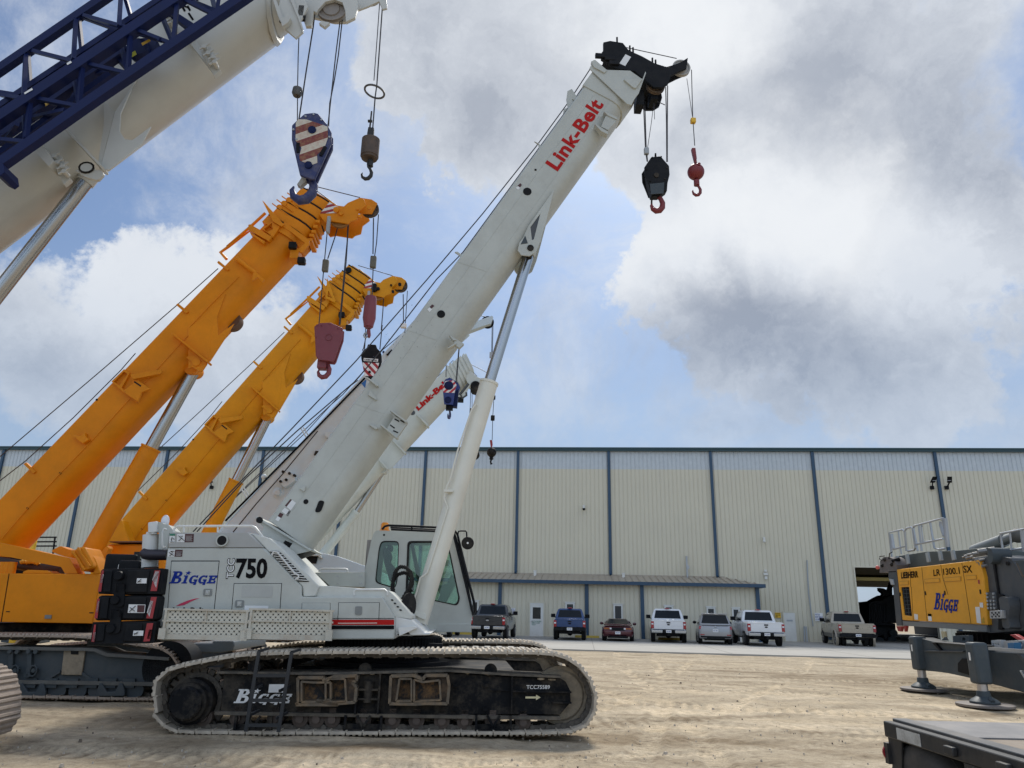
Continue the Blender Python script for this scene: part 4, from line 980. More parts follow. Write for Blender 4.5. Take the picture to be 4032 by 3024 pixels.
    for (poly_, hole1, hole2) in (
        (T1((1735,600),(2010,600),(2020,640),(2110,590),(2212,585))+T2((305,400),(300,440),(270,450),(300,490),(290,600),(120,615),(0,590))+T1((2170,890),(1715,890),(1740,860)),
         T1((1775,640),(1900,650),(2090,650),(2090,830),(1990,860),(1775,860)), T2((70,425),(215,425),(225,595),(125,600),(70,580))),
        (T2((560,405),(730,400),(800,430),(820,400),(985,400),(998,480),(985,612),(820,610),(740,615),(550,612),(555,490)),
         T2((625,425),(715,425),(715,592),(600,592)), T2((735,430),(800,450),(925,435),(935,585),(800,590),(735,600)))):
        MB().plate(fr.pts(poly_, y-.10), y-.10, y-.013, [fr.pts(hole1, y-.10), fr.pts(hole2, y-.10)]).build('jack_pocket', M['rust'], e, bevel=.01)
        MB().plate([(a_, b_) for a_, b_ in fr.pts(poly_, y-.10)], y-.012, y-.004).build('pocket_back', mat('patchy_rust', (.018, .018, .02), .7, var=.3, grime=(.42, .22, .07), gamt=.9, gscale=9), e)
        jp = MB(); oo = fr.pts(poly_, y-.10); hh = [fr.pts(h_, y-.1) for h_ in (hole1, hole2)]
        for lp_, th_ in ((oo, .024), (hh[0], .016), (hh[1], .016)):
            for i_ in range(len(lp_)): a_, b_ = lp_[i_], lp_[(i_+1) % len(lp_)]; jp.bar((a_[0], y-.10, a_[1]), (b_[0], y-.10, b_[1]), th_*1.5, .18, up=(0, 1, 0))
        jp.build('pocket_edges', mat('dusty_edges', (.13, .105, .075), .8, var=.4, vscale=9, grime=(.33, .2, .09), gamt=.6, gscale=8), e)
    pb = MB()
    for px in (345, 510): 
        q = fp(T2((px, 0))[0]); z0 = fp(T2((px, 690))[0])[1]; z1 = fp(T2((px, 392))[0])[1]; pb.box(q[0]-.012, q[0]+.012, y-.12, y, z0, z1)
    x0 = fp(T2((345, 0))[0])[0]; x1 = fp(T2((510, 0))[0])[0]
    for v in (505, 575): z = fp(T2((400, v))[0])[1]; pb.box(x0, x1, y-.12, y, z-.012, z+.012)
    zc_ = fp(T2((400, 540))[0])[1]; pb.cyl(((x0+x1)/2, y-.07, zc_-.10), ((x0+x1)/2, y-.07, zc_+.16), .06)
    for u in ((1045,475),(1275,475),(1040,655),(1272,655)): q = fp(T2(u)[0]); pb.box(q[0]-.03, q[0]+.03, y-.06, y, q[1]-.02, q[1]+.02)
    q0 = fp(T2((1295,512))[0]); q1 = fp(T2((1455,512))[0]); pb.box(q0[0], q1[0], y-.03, y, q0[1]-.008, q0[1]+.008)
    q0 = fp(T2((1480,520))[0]); q1 = fp(T2((1918,520))[0]); pb.box(q0[0], q1[0], y-.07, y, q0[1]-.01, q0[1]+.01)
    q0 = fp(T2((1780,606))[0]); q1 = fp(T2((1920,606))[0]); pb.box(q0[0], q1[0], y-.05, y, q0[1]-.01, q0[1]+.01)
    q0 = fp(T2((1473,400))[0]); q1 = fp(T2((1480,690))[0]); pb.box(q0[0]-.01, q0[0]+.01, y-.07, y, q1[1], q0[1])
    pb.build('frame_brackets', M['blackd'], e)
    mudm = MB(); rnd = random.Random(2)
    for i in range(150):
        px = rnd.uniform(950, 2180); x, z = fr.at(px, 2655 if px < 1900 else 2655+(px-1900)*.09, y+.1); s = rnd.uniform(.015, .04); mudm.sphere((x, y+rnd.uniform(-.05, .35), z+.02), s, 6, (1.4, 1, .6))
    mudm.build('caked_mud', M['tarp'], e, kind='stuff')
    # lettering and arrow on the frame
    word(e, fr, 'TCC75589', T2((1583,506))[0], T2((1760,506))[0], T2((1583,476))[0], y, M['wdec'], 'serial_lettering', offset=.012)
    a = fr.pts(T2((1575,562),(1655,562),(1655,548),(1690,569),(1655,590),(1655,577),(1575,577)), y); MB().add([(p[0], y-.006, p[1]) for p in a], [tuple(reversed(range(7)))]).build('arrow_mark', mat('cream_decal', (.72, .66, .42), .6), e, rec=False)
    slab_word(e, fr, T1((1040,880))[0], T1((1650,880))[0], T1((1040,728))[0], y, M['wdec'])
    decal(e, fr, T1((1400,765),(1585,765),(1590,675),(1410,675)), y-.055, M['wdec'], 'load_chart')
    # ladder
    L = MB(); yl = -.16
    for (p, q) in (((1155,1190),(1300,315)), ((1510,1195),(1655,325))):
        A = fr.p3(*T1(p)[0], yl); Bv = fr.p3(*T1(q)[0], yl); L.bar(A, Bv, .045, .03); L.bar(Bv, Bv+Vector((.08, .12, .03)), .04, .03)
    for (p, q) in (((1200,850),(1560,850)), ((1165,1120),(1520,1120)), ((1240,580),(1605,580))):
        A = fr.p3(*T1(p)[0], yl); Bv = fr.p3(*T1(q)[0], yl); L.bar(A, Bv, .035, .04)
    for u in ((1330,685),(1640,690),(1300,960),(1610,980)):
        A = fr.p3(*T1(u)[0], y-.1); L.bar(A, A+Vector((-.09, -.2, -.05)), .03)
    L.build('ladder', mat('ladder_steel', (.018, .02, .023), .45), e)
    # ---- carbody and swing bearing
    MB().box(-3.0, .2, 1.0, 3.4, .42, .78).box(-3.2, -2.5, .5, 3.7, .45, .7).box(-.6, .1, .5, 3.7, .45, .7).build('carbody', M['blackd'], e, bevel=.02)
    tx = (at(1500, 2520, 1.9)[0]+at(1700, 2520, 1.9)[0])/2-.35; zt = at(1600, 2503, 1.2)[1]
    rg = MB().cyl((tx, 1.95, .74), (tx, 1.95, zt-.02), .88, n=64)
    for k in range(96):
        t = 2*math.pi*k/96; rg.box(tx+.90*math.cos(t)-.012, tx+.90*math.cos(t)+.012, 1.95+.9*math.sin(t)-.012, 1.95+.9*math.sin(t)+.012, .88, zt-.04)
    rg.cyl((tx, 1.95, .70), (tx, 1.95, .84), 1.05, n=64); rg.build('swing_bearing', M['black'], e)
    q = fr.pts(ZB((1160,1560),(1160,1500),(1285,1505),(1290,1575),(1265,1575),(1255,1540),(1200,1540),(1190,1575)), 1.0); MB().plate(q, 1.0, 1.12).build('lock_pin_bracket', M['black'], e)
    MDK = mat('deck_grey', (.61, .62, .565), .42, var=.08, grime=(.36, .35, .3), gamt=.4, gscale=2)
    # ---- superstructure, right-hand hood
    yb = .50
    hood = ZA((155,466),(905,466),(1042,607),(140,607))
    MB().plate(fr.pts(hood, yb), yb, 1.62).build('upper_hood', mat('hood_top_grey', (.40, .40, .375), .42, var=.08, grime=(.3, .29, .25), gamt=.3), e, bevel=.02)
    side = ZA((140,611),(1045,611),(1392,970),(1392,1066))+ZB((725,1066),(838,1245),(838,1462))+ZA((30,1474),(30,1385),(52,1300))
    holes = []
    MB().plate(fr.pts(side, yb), yb-.0, 1.55, holes).build('hood', lb, e, bevel=.02)
    # slanted louvred deck between hood and boom foot
    dk = fr.pts(ZA((905,466),(1085,515),(1195,600),(1550,965),(1520,1060),(1400,1066),(1392,970),(1045,611)), yb)
    MB().plate(dk, yb+.05, 1.45).build('deck', MDK, e, bevel=.015)
    A0 = fr.p3(*ZA((1085,632))[0], yb); A1 = fr.p3(*ZA((1370,920))[0], yb)
    lv = MB(); dirv = (A1-A0).normalized(); nv = Vector((dirv.z, 0, -dirv.x)); nv = nv if nv.z > 0 else -nv
    # louvre slots on the inclined face, which the near hood edge runs along
    for k in range(13):
        t = (k+.5)/13; c = A0.lerp(A1, t)+Vector((0, .02, 0))
        w = Vector(fr.p3(*ZA((1210,640))[0], yb))-A0
        p = c+Vector((0, -.012, 0)); 
    LA = [fr.p3(*u, yb+.045) for u in ZA((1085,632),(1185,640),(1465,928),(1360,925))]
    MB().add([LA[0], LA[1], LA[2], LA[3]], [(3, 2, 1, 0)]).build('louvre_opening', M['hole'], e, rec=False)
    for k in range(12):
        t = k/12+.02; p = LA[0].lerp(LA[3], t)+Vector((0, -.012, 0)); q = LA[1].lerp(LA[2], t+.015)+Vector((0, -.012, 0)); lv.bar(p, q, .02, .013)
    lv.build('louvre_slats', M['white'], e)
    rail(e, [fr.p3(*u, yb-.03) for u in ZA((1115,680),(1130,645),(1165,650),(1330,850),(1365,865),(1362,890),(1335,905))], .014)
    # front lower body beyond the hood
    MB().plate(fr.pts(ZA((1400,1066),(1520,1060),(1530,965))+ZB((230,965),(490,985),(790,1010),(840,1060),(1000,1240),(1000,1275),(800,1245),(680,1120)), yb+.1), yb+.1, 1.5).build('front_deck', MDK, e, bevel=.02)
    fs = fr.pts(ZB((838,1245),(1000,1280),(1075,1350),(1120,1400),(1190,1400),(1165,1425),(870,1430),(838,1462)), yb+.1)
    MB().plate(fs, yb+.1, 2.9).build('front_frame', M['white'], e, bevel=.02)
    MB().plate(fr.pts(ZB((870,1355),(1035,1340),(1045,1360),(880,1435)), yb+.02), yb+.02, yb+.1).build('front_gusset', M['white'], e, bevel=.01)
    # machine deck behind, seen between boom foot and cab
    q = fr.pts(ZB((90,840),(560,832),(560,975),(230,968)), 2.45); MB().plate(q, 2.45, 3.4).build('rear_deck', M['lb'], e, bevel=.015)
    rail(e, [fr.p3(*u, 2.4) for u in ZB((135,835),(140,815),(170,806),(380,806),(398,815),(402,835))], .016)
    rail(e, [fr.p3(*u, yb+.1) for u in ZB((460,1055),(462,1010),(480,1000),(745,1000),(768,1020),(770,1055))], .016)
    for u in ((302,875),(313,875),(302,943),(313,943),(515,873),(530,873),(512,942),(528,942)): p = fr.p3(*ZB(u)[0], 2.45); MB().cyl(p, p+Vector((0, -.012, 0)), .012, n=8).build('bolt', M['steel'], e)
    MB().box(at(*ZB((60,0))[0], 1.9)[0]-1.9, at(*ZB((1100,0))[0], 1.9)[0], 1.5, 2.9, at(*ZA((500,1470))[0], yb)[1]+.01, at(*ZA((500,1300))[0], yb)[1]).build('revolving_frame', lb, e, bevel=.02)
    MB().plate(fr.pts(ZA((650,600),(1200,600),(1560,965),(1560,1290),(300,1290),(300,600)), 1.6), 2.5, 3.3).build('left_hood', lb, e, bevel=.02)
    # black boom-foot gap
    # ---- doors on the hood: thin raised outlines
    def door(pts, name='hood_door'):
        q = fr.pts(pts, yb); cx = sum(p[0] for p in q)/4; cz = sum(p[1] for p in q)/4
        inner = [(cx+(p[0]-cx)*.985, cz+(p[1]-cz)*.975) for p in q]
        d = MB().plate(inner, yb-.008, yb).build(name, lb, e, bevel=.004)
        MB().plate([(cx+(p[0]-cx)*1.008, cz+(p[1]-cz)*1.012) for p in q], yb-.003, yb-.0005, [inner]).build('door_gap', M['kdec'], d); return d
    d1 = door(ZA((178,731),(625,731),(575,1215),(140,1215))); d2 = door(ZA((762,941),(1208,941),(1190,1215),(738,1215)))
    def latch(u, d, s=1.):
        q = fr.pts(ZA((u[0]-38,u[1]-33),(u[0]+42,u[1]-33),(u[0]+36,u[1]+33),(u[0]-44,u[1]+33)), yb)
        h = MB().plate(rounded(q, .02), yb-.02, yb-.008).build('latch', mat('latch_grey', (.22, .23, .22), .5), d)
        c = fr.p3(*ZA(u)[0], yb); MB().box(c.x-.03, c.x+.03, yb-.027, yb-.02, c.z-.035, c.z+.03).build('latch_cup', M['lb'], h, bevel=.005)
        MB().cyl((c.x, yb-.034, c.z), (c.x, yb-.02, c.z), .02, n=10).build('lock', M['steel'], h)
    latch((520,1025), d1); latch((816,1130), d2)
    d3q = ZB((316,1120),(698,1120),(690,1315),(306,1315))
    d3 = door(d3q); 
    # the third door sits over the stripes, its own stripe band continues across it
    for (v0, v1, m_) in ((1266,1271,M['kdec']), (1280,1328,M['logo']), (1336,1368,M['kdec'])):
        decal(e, fr, ZB((236,v1),(834,v1),(834,v0),(240,v0)), yb-.009, m_, 'side_stripe')
    latch_q = fr.pts(ZB((472,1155),(537,1155),(533,1235),(470,1235)), yb); MB().plate(rounded(latch_q, .02), yb-.02, yb-.008).build('latch', MATS['latch_grey'], d3)
    decal(e, fr, ZB((310,1316),(675,1314),(675,1308),(310,1310)), yb-.012, M['cream'], 'scraped_line')
    d4 = door(ZA((1396,1123),(1660,1123),(1660,1190),(1394,1190)))
    # vents at the nose
    vt = MB()
    for k in range(4):
        c = ZB((815+26*k, 1097+31*k))[0]; q = [(c[0]-5, c[1]-3), (c[0]+3.5, c[1]-3), (c[0]+6, c[1]+3), (c[0]-2.5, c[1]+3)]
        p = fr.pts(q, yb+.09); MB().add([(a, yb+.085, b) for a, b in p], [(0, 1, 2, 3)]).build('vent_slot', M['hole'], e, rec=False)
    # exhaust hole and decals
    c = fr.p3(*ZA((655,542))[0], yb); MB().cyl((c.x, yb-.035, c.z), (c.x, yb+.03, c.z), .085, n=24).build('hole_collar', lb, e); MB().cyl((c.x, yb-.037, c.z), (c.x, yb-.034, c.z), .066, n=24).build('exhaust_opening', M['hole'], e)
    for q, m_ in ((ZA((157,567),(208,567),(212,478),(162,478)), M['wdec']), (ZA((227,556),(300,558),(305,480),(232,480)), M['wdec']), (ZA((300,558),(384,556),(388,480),(305,480)), M['brown']),
                  (ZA((143,692),(205,692),(212,627),(150,627)), M['wdec']), (ZA((208,692),(278,692),(284,627),(214,627)), M['brown'])):
        decal(e, fr, q, yb, m_, 'warning_label')
    mk = MB()
    for q in (ZA((162,497),(213,497),(213,478),(163,478)),): mk.m(0).add([(a, yb-.007, b) for a, b in fr.pts(q, yb)], [(0, 1, 2, 3)])
    mk.m(1)
    for (u, v) in (((240,495),(275,520)), ((275,520),(300,545)), ((275,515),(245,545)), ((262,500),(285,500)), ((180,510),(205,530)), ((178,520),(178,548)), ((165,555),(205,555)), ((155,650),(200,680)), ((175,640),(195,660)), ((185,665),(160,685)), ((165,640),(205,640))):
        mk.bar(fr.p3(*ZA(u)[0], yb-.008), fr.p3(*ZA(v)[0], yb-.008), .004, .016, up=(0, 1, 0))
    mk.m(2)
    for k in range(5): mk.bar(fr.p3(*ZA((312,500+11*k))[0], yb-.008), fr.p3(*ZA((372-6*(k % 2),500+11*k))[0], yb-.008), .003, .006, up=(0, 1, 0))
    for k in range(4): mk.bar(fr.p3(*ZA((220,648+11*k))[0], yb-.008), fr.p3(*ZA((272-6*(k % 2),648+11*k))[0], yb-.008), .003, .006, up=(0, 1, 0))
    mk.build('warning_figures', [M['gdec'], M['kdec'], M['wdec']], e, rec=False)
    slab_word(e, fr, ZA((168,942))[0], ZA((600,942))[0], ZA((168,828))[0], yb-.008, M['bdec'])
    word(e, fr, '750', ZA((772,898))[0], ZA((1068,898))[0], ZA((785,706))[0], yb, M['kdec'], 'model_lettering', offset=.035)
    word(e, fr, 'TCC', ZA((762,900))[0], ZA((778,706))[0], ZA((684,900))[0], yb, M['kdec'], 'model_outline', offset=.06)
    word(e, fr, 'TCC', ZA((757,893))[0], ZA((771,712))[0], ZA((692,893))[0], yb, M['wdec'], 'model_lettering', offset=.01, d=.009)
    word(e, fr, 'Link-Belt', ZA((190,1224))[0], ZA((487,1224))[0], ZA((192,1165))[0], yb-.008, M['kdec'], 'maker_lettering', offset=.05)
    sw = fr.pts(ZA((222,1153),(262,1130),(330,1102),(395,1084),(445,1078),(395,1096),(345,1120),(300,1143),(262,1150)), yb); MB().add([(a, yb-.013, b) for a, b in sw], [tuple(range(9))]).build('swoosh', mat('crimson_decal', (.5, .02, .08), .5), e, rec=False)
    decal(e, fr, ZA((830,1068),(1118,1070),(1125,965),(838,962)), yb-.0085, mat('faded_patch', (.44, .45, .42), .6), 'faded_patch')
    decal(e, fr, ZA((858,1190),(1080,1190),(1084,1150),(862,1148)), yb-.009, M['wdec'], 'plate')
    # top handrail
    r = M['white']
    rail(e, [fr.p3(*u, yb+.1) for u in ZA((200,464),(205,430),(235,408),(620,406),(930,406),(960,420),(1062,545),(1064,565),(1035,590))], .017)
    for u, v in (((295,465),(295,408)), ((610,465),(612,406))): MB().tube([fr.p3(*ZA(u)[0], yb+.1), fr.p3(*ZA(v)[0], yb+.1)], .014).build('rail_post', r, e)
    # ---- folded walkways with punched crosses
    for (x0_, x1_, xm) in ((120, 862, 505), (912, 1652, 1288)):
        ys = yb-.16
        W_ = e
        P = lambda a, b: fr.at(*ZA((a, b))[0], ys)
        q0 = P(x0_+28, 1190); q1 = P(x1_-8, 1425)
        zt, zb_ = q0[1], q1[1]; xa, xb = q0[0], q1[0]; zm = P(xm, 1297)[1]; z_lo = P(xm, 1468)[1]
        pan = MB().box(xa, xb, ys, ys+.02, zb_, zt)
        w = pan.build('folding_walkway', mat('dirty_cream_panel', (.60, .575, .48), .5, var=.1, grime=(.40, .31, .2), gamt=.35, gscale=3), e)
        hm = MB(); r_ = 0
        for rr_ in range(9):
            v = 1205+rr_*26.3
            if abs(v-1297) < 8: continue
            n = 15
            for k in range(n):
                a = x0_+48+(rr_ % 2)*24+k*48.5
                if a > x1_-30: continue
                p = P(a-(v-1205)*.06, v); s = .0135
                hm.add([(p[0]-s, ys-.004, p[1]-s), (p[0], ys-.004, p[1]-s*.45), (p[0]+s, ys-.004, p[1]-s), (p[0]+s*.45, ys-.004, p[1]), (p[0]+s, ys-.004, p[1]+s), (p[0], ys-.004, p[1]+s*.45), (p[0]-s, ys-.004, p[1]+s), (p[0]-s*.45, ys-.004, p[1])], [(0, 1, 2, 3, 4, 5, 6, 7)])
        hm.build('punched_holes', M['hole'], w, rec=False)
        fm = MB().box(xa-.05, xb+.05, ys-.03, ys+.01, zt, zt+.025).box(xa-.05, xb+.05, ys-.025, ys-.001, zm-.012, zm+.012).box(xa-.03, xa, ys-.03, ys+.02, z_lo, zt).box(xb, xb+.03, ys-.03, ys+.02, z_lo, zt).box(xa, xb, ys-.02, ys+.03, z_lo, zb_-.001)
        x = P(xm, 1240)[0]; fm.box(x-.01, x+.01, ys-.025, ys-.001, zm+.012, zt)
        for xx in (xa-.03, xb+.0): fm.box(xx-.03, xx+.06, ys-.07, ys-.031, z_lo+.0, z_lo+.14)
        fm.build('walkway_frame', mat('dirty_cream', (.55, .52, .43), .6, var=.15, grime=(.35, .2, .1), gamt=.5, gscale=7), w)
    # counterweight: three stacked slabs with reflective strips
    for k, (q, lab) in enumerate(((ZL((712,262),(725,252),(900,250),(1155,247),(1130,432),(692,428)), 0), (ZL((690,438),(1130,438),(1104,615),(660,617)), 1), (ZL((655,628),(1102,622),(1090,772),(1060,778),(690,782),(640,780)), 2))):
        pts = fr.pts(q, .30); c = MB().plate(pts, .30, 3.6).build('counterweight', M['black'], e, bevel=.045, seg=3)
    for (q, m_) in ((ZL((1065,408),(1110,408),(1135,262),(1095,262)), M['rdec']), (ZL((1078,330),(1105,385),(1125,270),(1100,268)), M['wdec']), (ZL((693,412),(716,412),(736,262),(722,262)), M['rdec']), (ZL((707,350),(722,350),(735,290),(724,290)), M['wdec']),
                    (ZL((1035,600),(1080,602),(1110,450),(1070,450)), M['rdec']), (ZL((1040,560),(1058,590),(1085,480),(1065,475)), M['wdec']), (ZL((668,600),(690,602),(706,462),(690,462)), M['rdec']), (ZL((682,560),(692,560),(704,480),(694,480)), M['wdec']),
                    (ZL((1015,765),(1060,762),(1085,634),(1040,636)), M['rdec']), (ZL((1040,745),(1062,750),(1076,680),(1054,680)), M['kdec']), (ZL((648,766),(668,768),(680,645),(668,645)), M['rdec']), (ZL((656,766),(668,766),(676,700),(664,700)), M['wdec']),
                    (ZL((966,354),(1036,354),(1040,318),(970,318)), M['wdec']), (ZL((904,562),(1024,563),(1030,504),(912,502)), M['wdec']), (ZL((940,724),(1012,724),(1016,688),(946,688)), M['wdec'])):
        decal(e, fr, q, .272, m_, 'reflective_strip' if m_ is not M['wdec'] or q[0][0] < 550 else 'warning_label', d=.006)
    decal(e, fr, ZL((970,558),(1020,559),(1026,508),(974,507)), .272, M['brown'], 'warning_label', d=.009)
    mk = MB()
    for q in (ZL((975,348),(998,348),(1000,325),(978,325)), ZL((915,555),(955,556),(962,512),(922,512)), ZL((950,716),(975,716),(978,696),(952,696))):
        p = fr.pts(q, .27); mk.bar((p[0][0], .26, p[0][1]), (p[2][0], .26, p[2][1]), .003, .02, up=(0, 1, 0)).bar((p[1][0], .26, p[1][1]+.01), (p[3][0], .26, p[3][1]-.02), .003, .02, up=(0, 1, 0))
    mk.build('warning_figures', M['kdec'], e)
    for q in (ZL((905,262),(1062,262),(1040,420),(884,418)), ZL((886,448),(1040,448),(1018,606),(868,604)), ZL((895,640),(1010,640),(1000,765),(870,765)), ZL((748,262),(800,262),(785,418),(730,416)), ZL((726,448),(778,448),(760,606),(704,604)), ZL((700,640),(750,640),(735,765),(680,765))):
        MB().plate(fr.pts(q, .30), .275, .299).build('counterweight_panel', M['black'], e, bevel=.014)
    for q in (ZL((810,352),(885,352),(880,520),(800,520)), ZL((790,545),(860,545),(850,710),(765,710))): MB().plate(rounded(fr.pts(q, .28), .09, 4), .268, .299).build('lug_housing', M['black'], e, bevel=.01)
    pl = MB()
    for u in ((848,300),(824,472),(793,672)): c = fr.p3(*ZL(u)[0], .30); pl.lathe((c.x, .235, c.z), (0, 1, 0), [(0, .02), (0, .055), (.015, .062), (.05, .066)], 20)
    for u in ((850,385),(815,575)):
        c = fr.p3(*ZL(u)[0], .245); pl.tube([c+Vector((-.05, 0, -.06)), c+Vector((-.05, -.02, .06)), c+Vector((.05, -.02, .06)), c+Vector((.05, 0, -.03))], .011)
    pl.build('lifting_lugs', M['black'], e)
    # rear lamps, air cleaner, exhaust and mirror at the tail
    c = fr.p3(*ZA((72,1430))[0], yb); MB().lathe((c.x, yb-.03, c.z), (0, 1, 0), [(0, .03), (.0, .045), (.02, .055)], 20).build('amber_marker', M['amberl'], e)
    MB().plate(fr.pts(ZA((48,1285),(110,1275),(108,1340),(46,1345)), yb-.02), yb-.03, yb+.1).build('lamp_housing', MATS['latch_grey'], e, bevel=.01)
    a = fr.p3(*ZL((1010,130))[0], .9); b = fr.p3(*ZL((1178,150))[0], .9)
    ex = MB().tube([fr.p3(*u, .9) for u in ZL((1002,128),(1025,146),(1060,152),(1185,152))], [.055, .075, .078, .078], 14).build('exhaust_pipe', mat('dark_pipe', (.05, .045, .055), .5, .5), e)
    MB().cyl(fr.p3(*ZL((1058,240))[0], 1.1), fr.p3(*ZL((1068,10))[0], 1.1), .115, n=24).cyl(fr.p3(*ZL((1068,10))[0], 1.1), fr.p3(*ZL((1070,-8))[0], 1.1), .07, n=20).build('air_cleaner', M['white'], e)
    brk = fr.pts(ZA((0,410),(30,360),(90,375),(105,385),(150,395),(200,450),(200,470),(155,470),(140,610),(130,640),(55,640),(60,470),(40,430)), 1.0); MB().plate(brk, 1.0, 1.3).build('rear_bracket', lb, e, bevel=.02)
    MB().bar(fr.p3(*ZA((12,470))[0], 1.0), fr.p3(*ZA((12,370))[0], 1.0), .13, .1).cyl(fr.p3(*ZA((12,485))[0], 1.0), fr.p3(*ZA((12,470))[0], 1.0), .05).build('mast_cap', M['white'], e, bevel=.02)
    c = fr.p3(*ZA((120,362))[0], 1.2); MB().sphere(c, .085, 16, (.75, .4, 1.15)).build('lamp', M['whitel'], e)
    rail(e, [fr.p3(*u, .8) for u in ZA((135,440),(110,430),(95,460),(92,580),(105,610),(125,600))], .014)
    c = fr.p3(*ZL((857,213))[0], 1.6); MB().box(c.x-.24, c.x+.24, 1.55, 1.62, c.z-.13, c.z+.14).build('mirror', M['black'], e, bevel=.04); MB().cyl((c.x, 1.54, c.z-.15), (c.x, 1.54, c.z-.02), .012).build('mirror_arm', M['wdec'], e)
    c = fr.p3(*ZL((932,232))[0], 1.2); MB().box(c.x-.16, c.x+.16, 1.1, 1.3, c.z-.1, c.z+.08).build('fuel_cap_box', M['black'], e, bevel=.03)
    # ---- cab on the far side
    yc, yd = 2.55, 3.50
    outer = rounded(fr.pts(ZB((655,446),(1395,470),(1575,1200),(1550,1320),(1550,1396),(560,1396),(560,830),(625,520)), yc), .06)
    w1 = rounded(fr.pts(ZB((712,545),(880,545),(868,900),(848,990),(655,935),(690,620)), yc), .07)
    w2 = rounded(fr.pts(ZB((958,545),(1335,545),(1450,1090),(1425,1150),(1190,1100),(940,1030)), yc), .07)
    cab = MB()
    cab.plate(outer, yc, yc+.05, [w1, w2]); cab.plate(outer, yd-.05, yd, [w1, w2])
    n = len(outer)
    # skin between the two sides: roof, rear and floor; the front is glass
    xs = [p[0] for p in outer]; xr = max(xs)
    for i in range(n):
        p, q = outer[i], outer[(i+1) % n]; mid = ((p[0]+q[0])/2, (p[1]+q[1])/2)
        front = mid[0] > fr.at(*ZB((1395,470))[0], yc)[0]-.02 and mid[1] > fr.at(*ZB((1550,1250))[0], yc)[1]
        if front: continue
        cab.add([(p[0], yc+.05, p[1]), (q[0], yc+.05, q[1]), (q[0], yd-.05, q[1]), (p[0], yd-.05, p[1])], [(0, 1, 2, 3)])
    c_ = cab.build('cab', lb, e)
    def gasket(w): 
        cx = sum(p[0] for p in w)/len(w); cz = sum(p[1] for p in w)/len(w); MB().plate([(cx+(p[0]-cx)*1.0, cz+(p[1]-cz)*1.0) for p in w], yc-.008, yc+.02, [[(cx+(p[0]-cx)*.93, cz+(p[1]-cz)*.95) for p in w]]).build('window_seal', M['rub'], c_)
    gasket(w1); gasket(w2)
    MB().plate(w1, yc+.02, yc+.026).build('window_glass', M['gcab'], c_); MB().plate(w2, yc+.02, yc+.026).build('window_glass', M['gcab'], c_)
    MB().plate(w1, yd-.03, yd-.024).build('window_glass', M['gcab'], c_); MB().plate(w2, yd-.03, yd-.024).build('window_glass', M['gcab'], c_)
    ft = fr.at(*ZB((1400,478))[0], yc); fb = fr.at(*ZB((1572,1195))[0], yc)
    MB().add([(ft[0], yc+.06, ft[1]), (ft[0], yd-.06, ft[1]), (fb[0], yd-.06, fb[1]), (fb[0], yc+.06, fb[1])], [(0, 1, 2, 3)]).build('windscreen', M['gcab'], c_, rec=False)
    def band(q, m_, y0, y1, nm, bev=.01): return MB().plate(fr.pts(q, y0), y0, y1).build(nm, m_, c_, bevel=bev)
    st = MB().plate(rounded(fr.pts(ZB((735,640),(760,600),(800,650),(810,700),(790,740),(845,800),(850,850),(960,870),(960,920),(800,930),(780,860),(745,740)), 3.0), .04), 2.85, 3.25).build('seat', M['seat'], c_, bevel=.04)
    band(ZB((770,575),(820,585),(815,640),(765,640)), M['seat'], 2.92, 3.15, 'headrest', .03)
    band(ZB((980,555),(1010,550),(1085,900),(1045,905)), M['slate'], 3.3, 3.36, 'door_pillar')
    band(ZB((940,900),(1015,900),(1010,1020),(940,1010)), M['seat'], 2.7, 2.95, 'control_console')
    band(ZB((1240,1000),(1262,960),(1330,940),(1345,905),(1370,850),(1415,900),(1400,960),(1320,1115),(1240,1098),(1265,1050)), mat('green_console', (.10, .19, .16), .6), 2.85, 3.2, 'dashboard')
    band(ZB((1290,720),(1360,725),(1345,780),(1285,775)), mat('display_grey', (.3, .33, .3), .5), 3.2, 3.24, 'display')
    band(ZB((670,440+500),(860,990),(860,1010),(650,960)), M['slate'], 2.7, 3.3, 'cab_floor_box')
    MB().plate(fr.pts(ZB((560,1396),(1550,1396),(1550,1318),(560,1318)), yc), yc-.02, yc).build('sill_panel', lb, c_, bevel=.006)
    c = fr.p3(*ZB((740,489))[0], yc); MB().cyl((c.x, yc-.005, c.z), (c.x, yc+.0, c.z), .018, n=12).build('plug', M['hole'], c_)
    MB().plate(fr.pts(ZB((583,535),(625,535),(560,830),(575,830)), yc+.1), yc+.1, yd).build('rear_pillar', mat('pillar_grey', (.3, .28, .27), .6), c_)
    bk = M['black']
    rg_ = MB().tube([fr.p3(*u, yc) for u in ZB((722,438),(745,410),(780,400),(1000,408),(1230,418),(1390,440),(1425,480),(1500,820),(1585,1140),(1590,1190),(1575,1230),(1560,1190),(1500,880),(1410,520),(1385,450))], .020, 8)
    rg_.tube([fr.p3(*u, yc+.02) for u in ZB((805,438),(1000,446),(1225,455),(1380,465))], .018).tube([fr.p3(*u, yc) for u in ZB((998,410),(998,445))], .014)
    rg_.tube([fr.p3(*u, yc-.05) for u in ZB((1390,500),(1570,1240))], .014).tube([fr.p3(*u, yc-.02) for u in ZB((1480,870),(1515,860))], .014)
    rg_.tube([fr.p3(*u, yd) for u in ZB((800,420),(1400,450),(1430,500),(1590,1150))], .018)
    rg_.build('cab_guard_rail', bk, e)
    MB().tube([fr.p3(*u, yc-.05) for u in ZB((1430,480),(1435,455),(1460,452),(1500,452),(1510,465),(1512,520))], .013).build('mirror_bracket', bk, e)
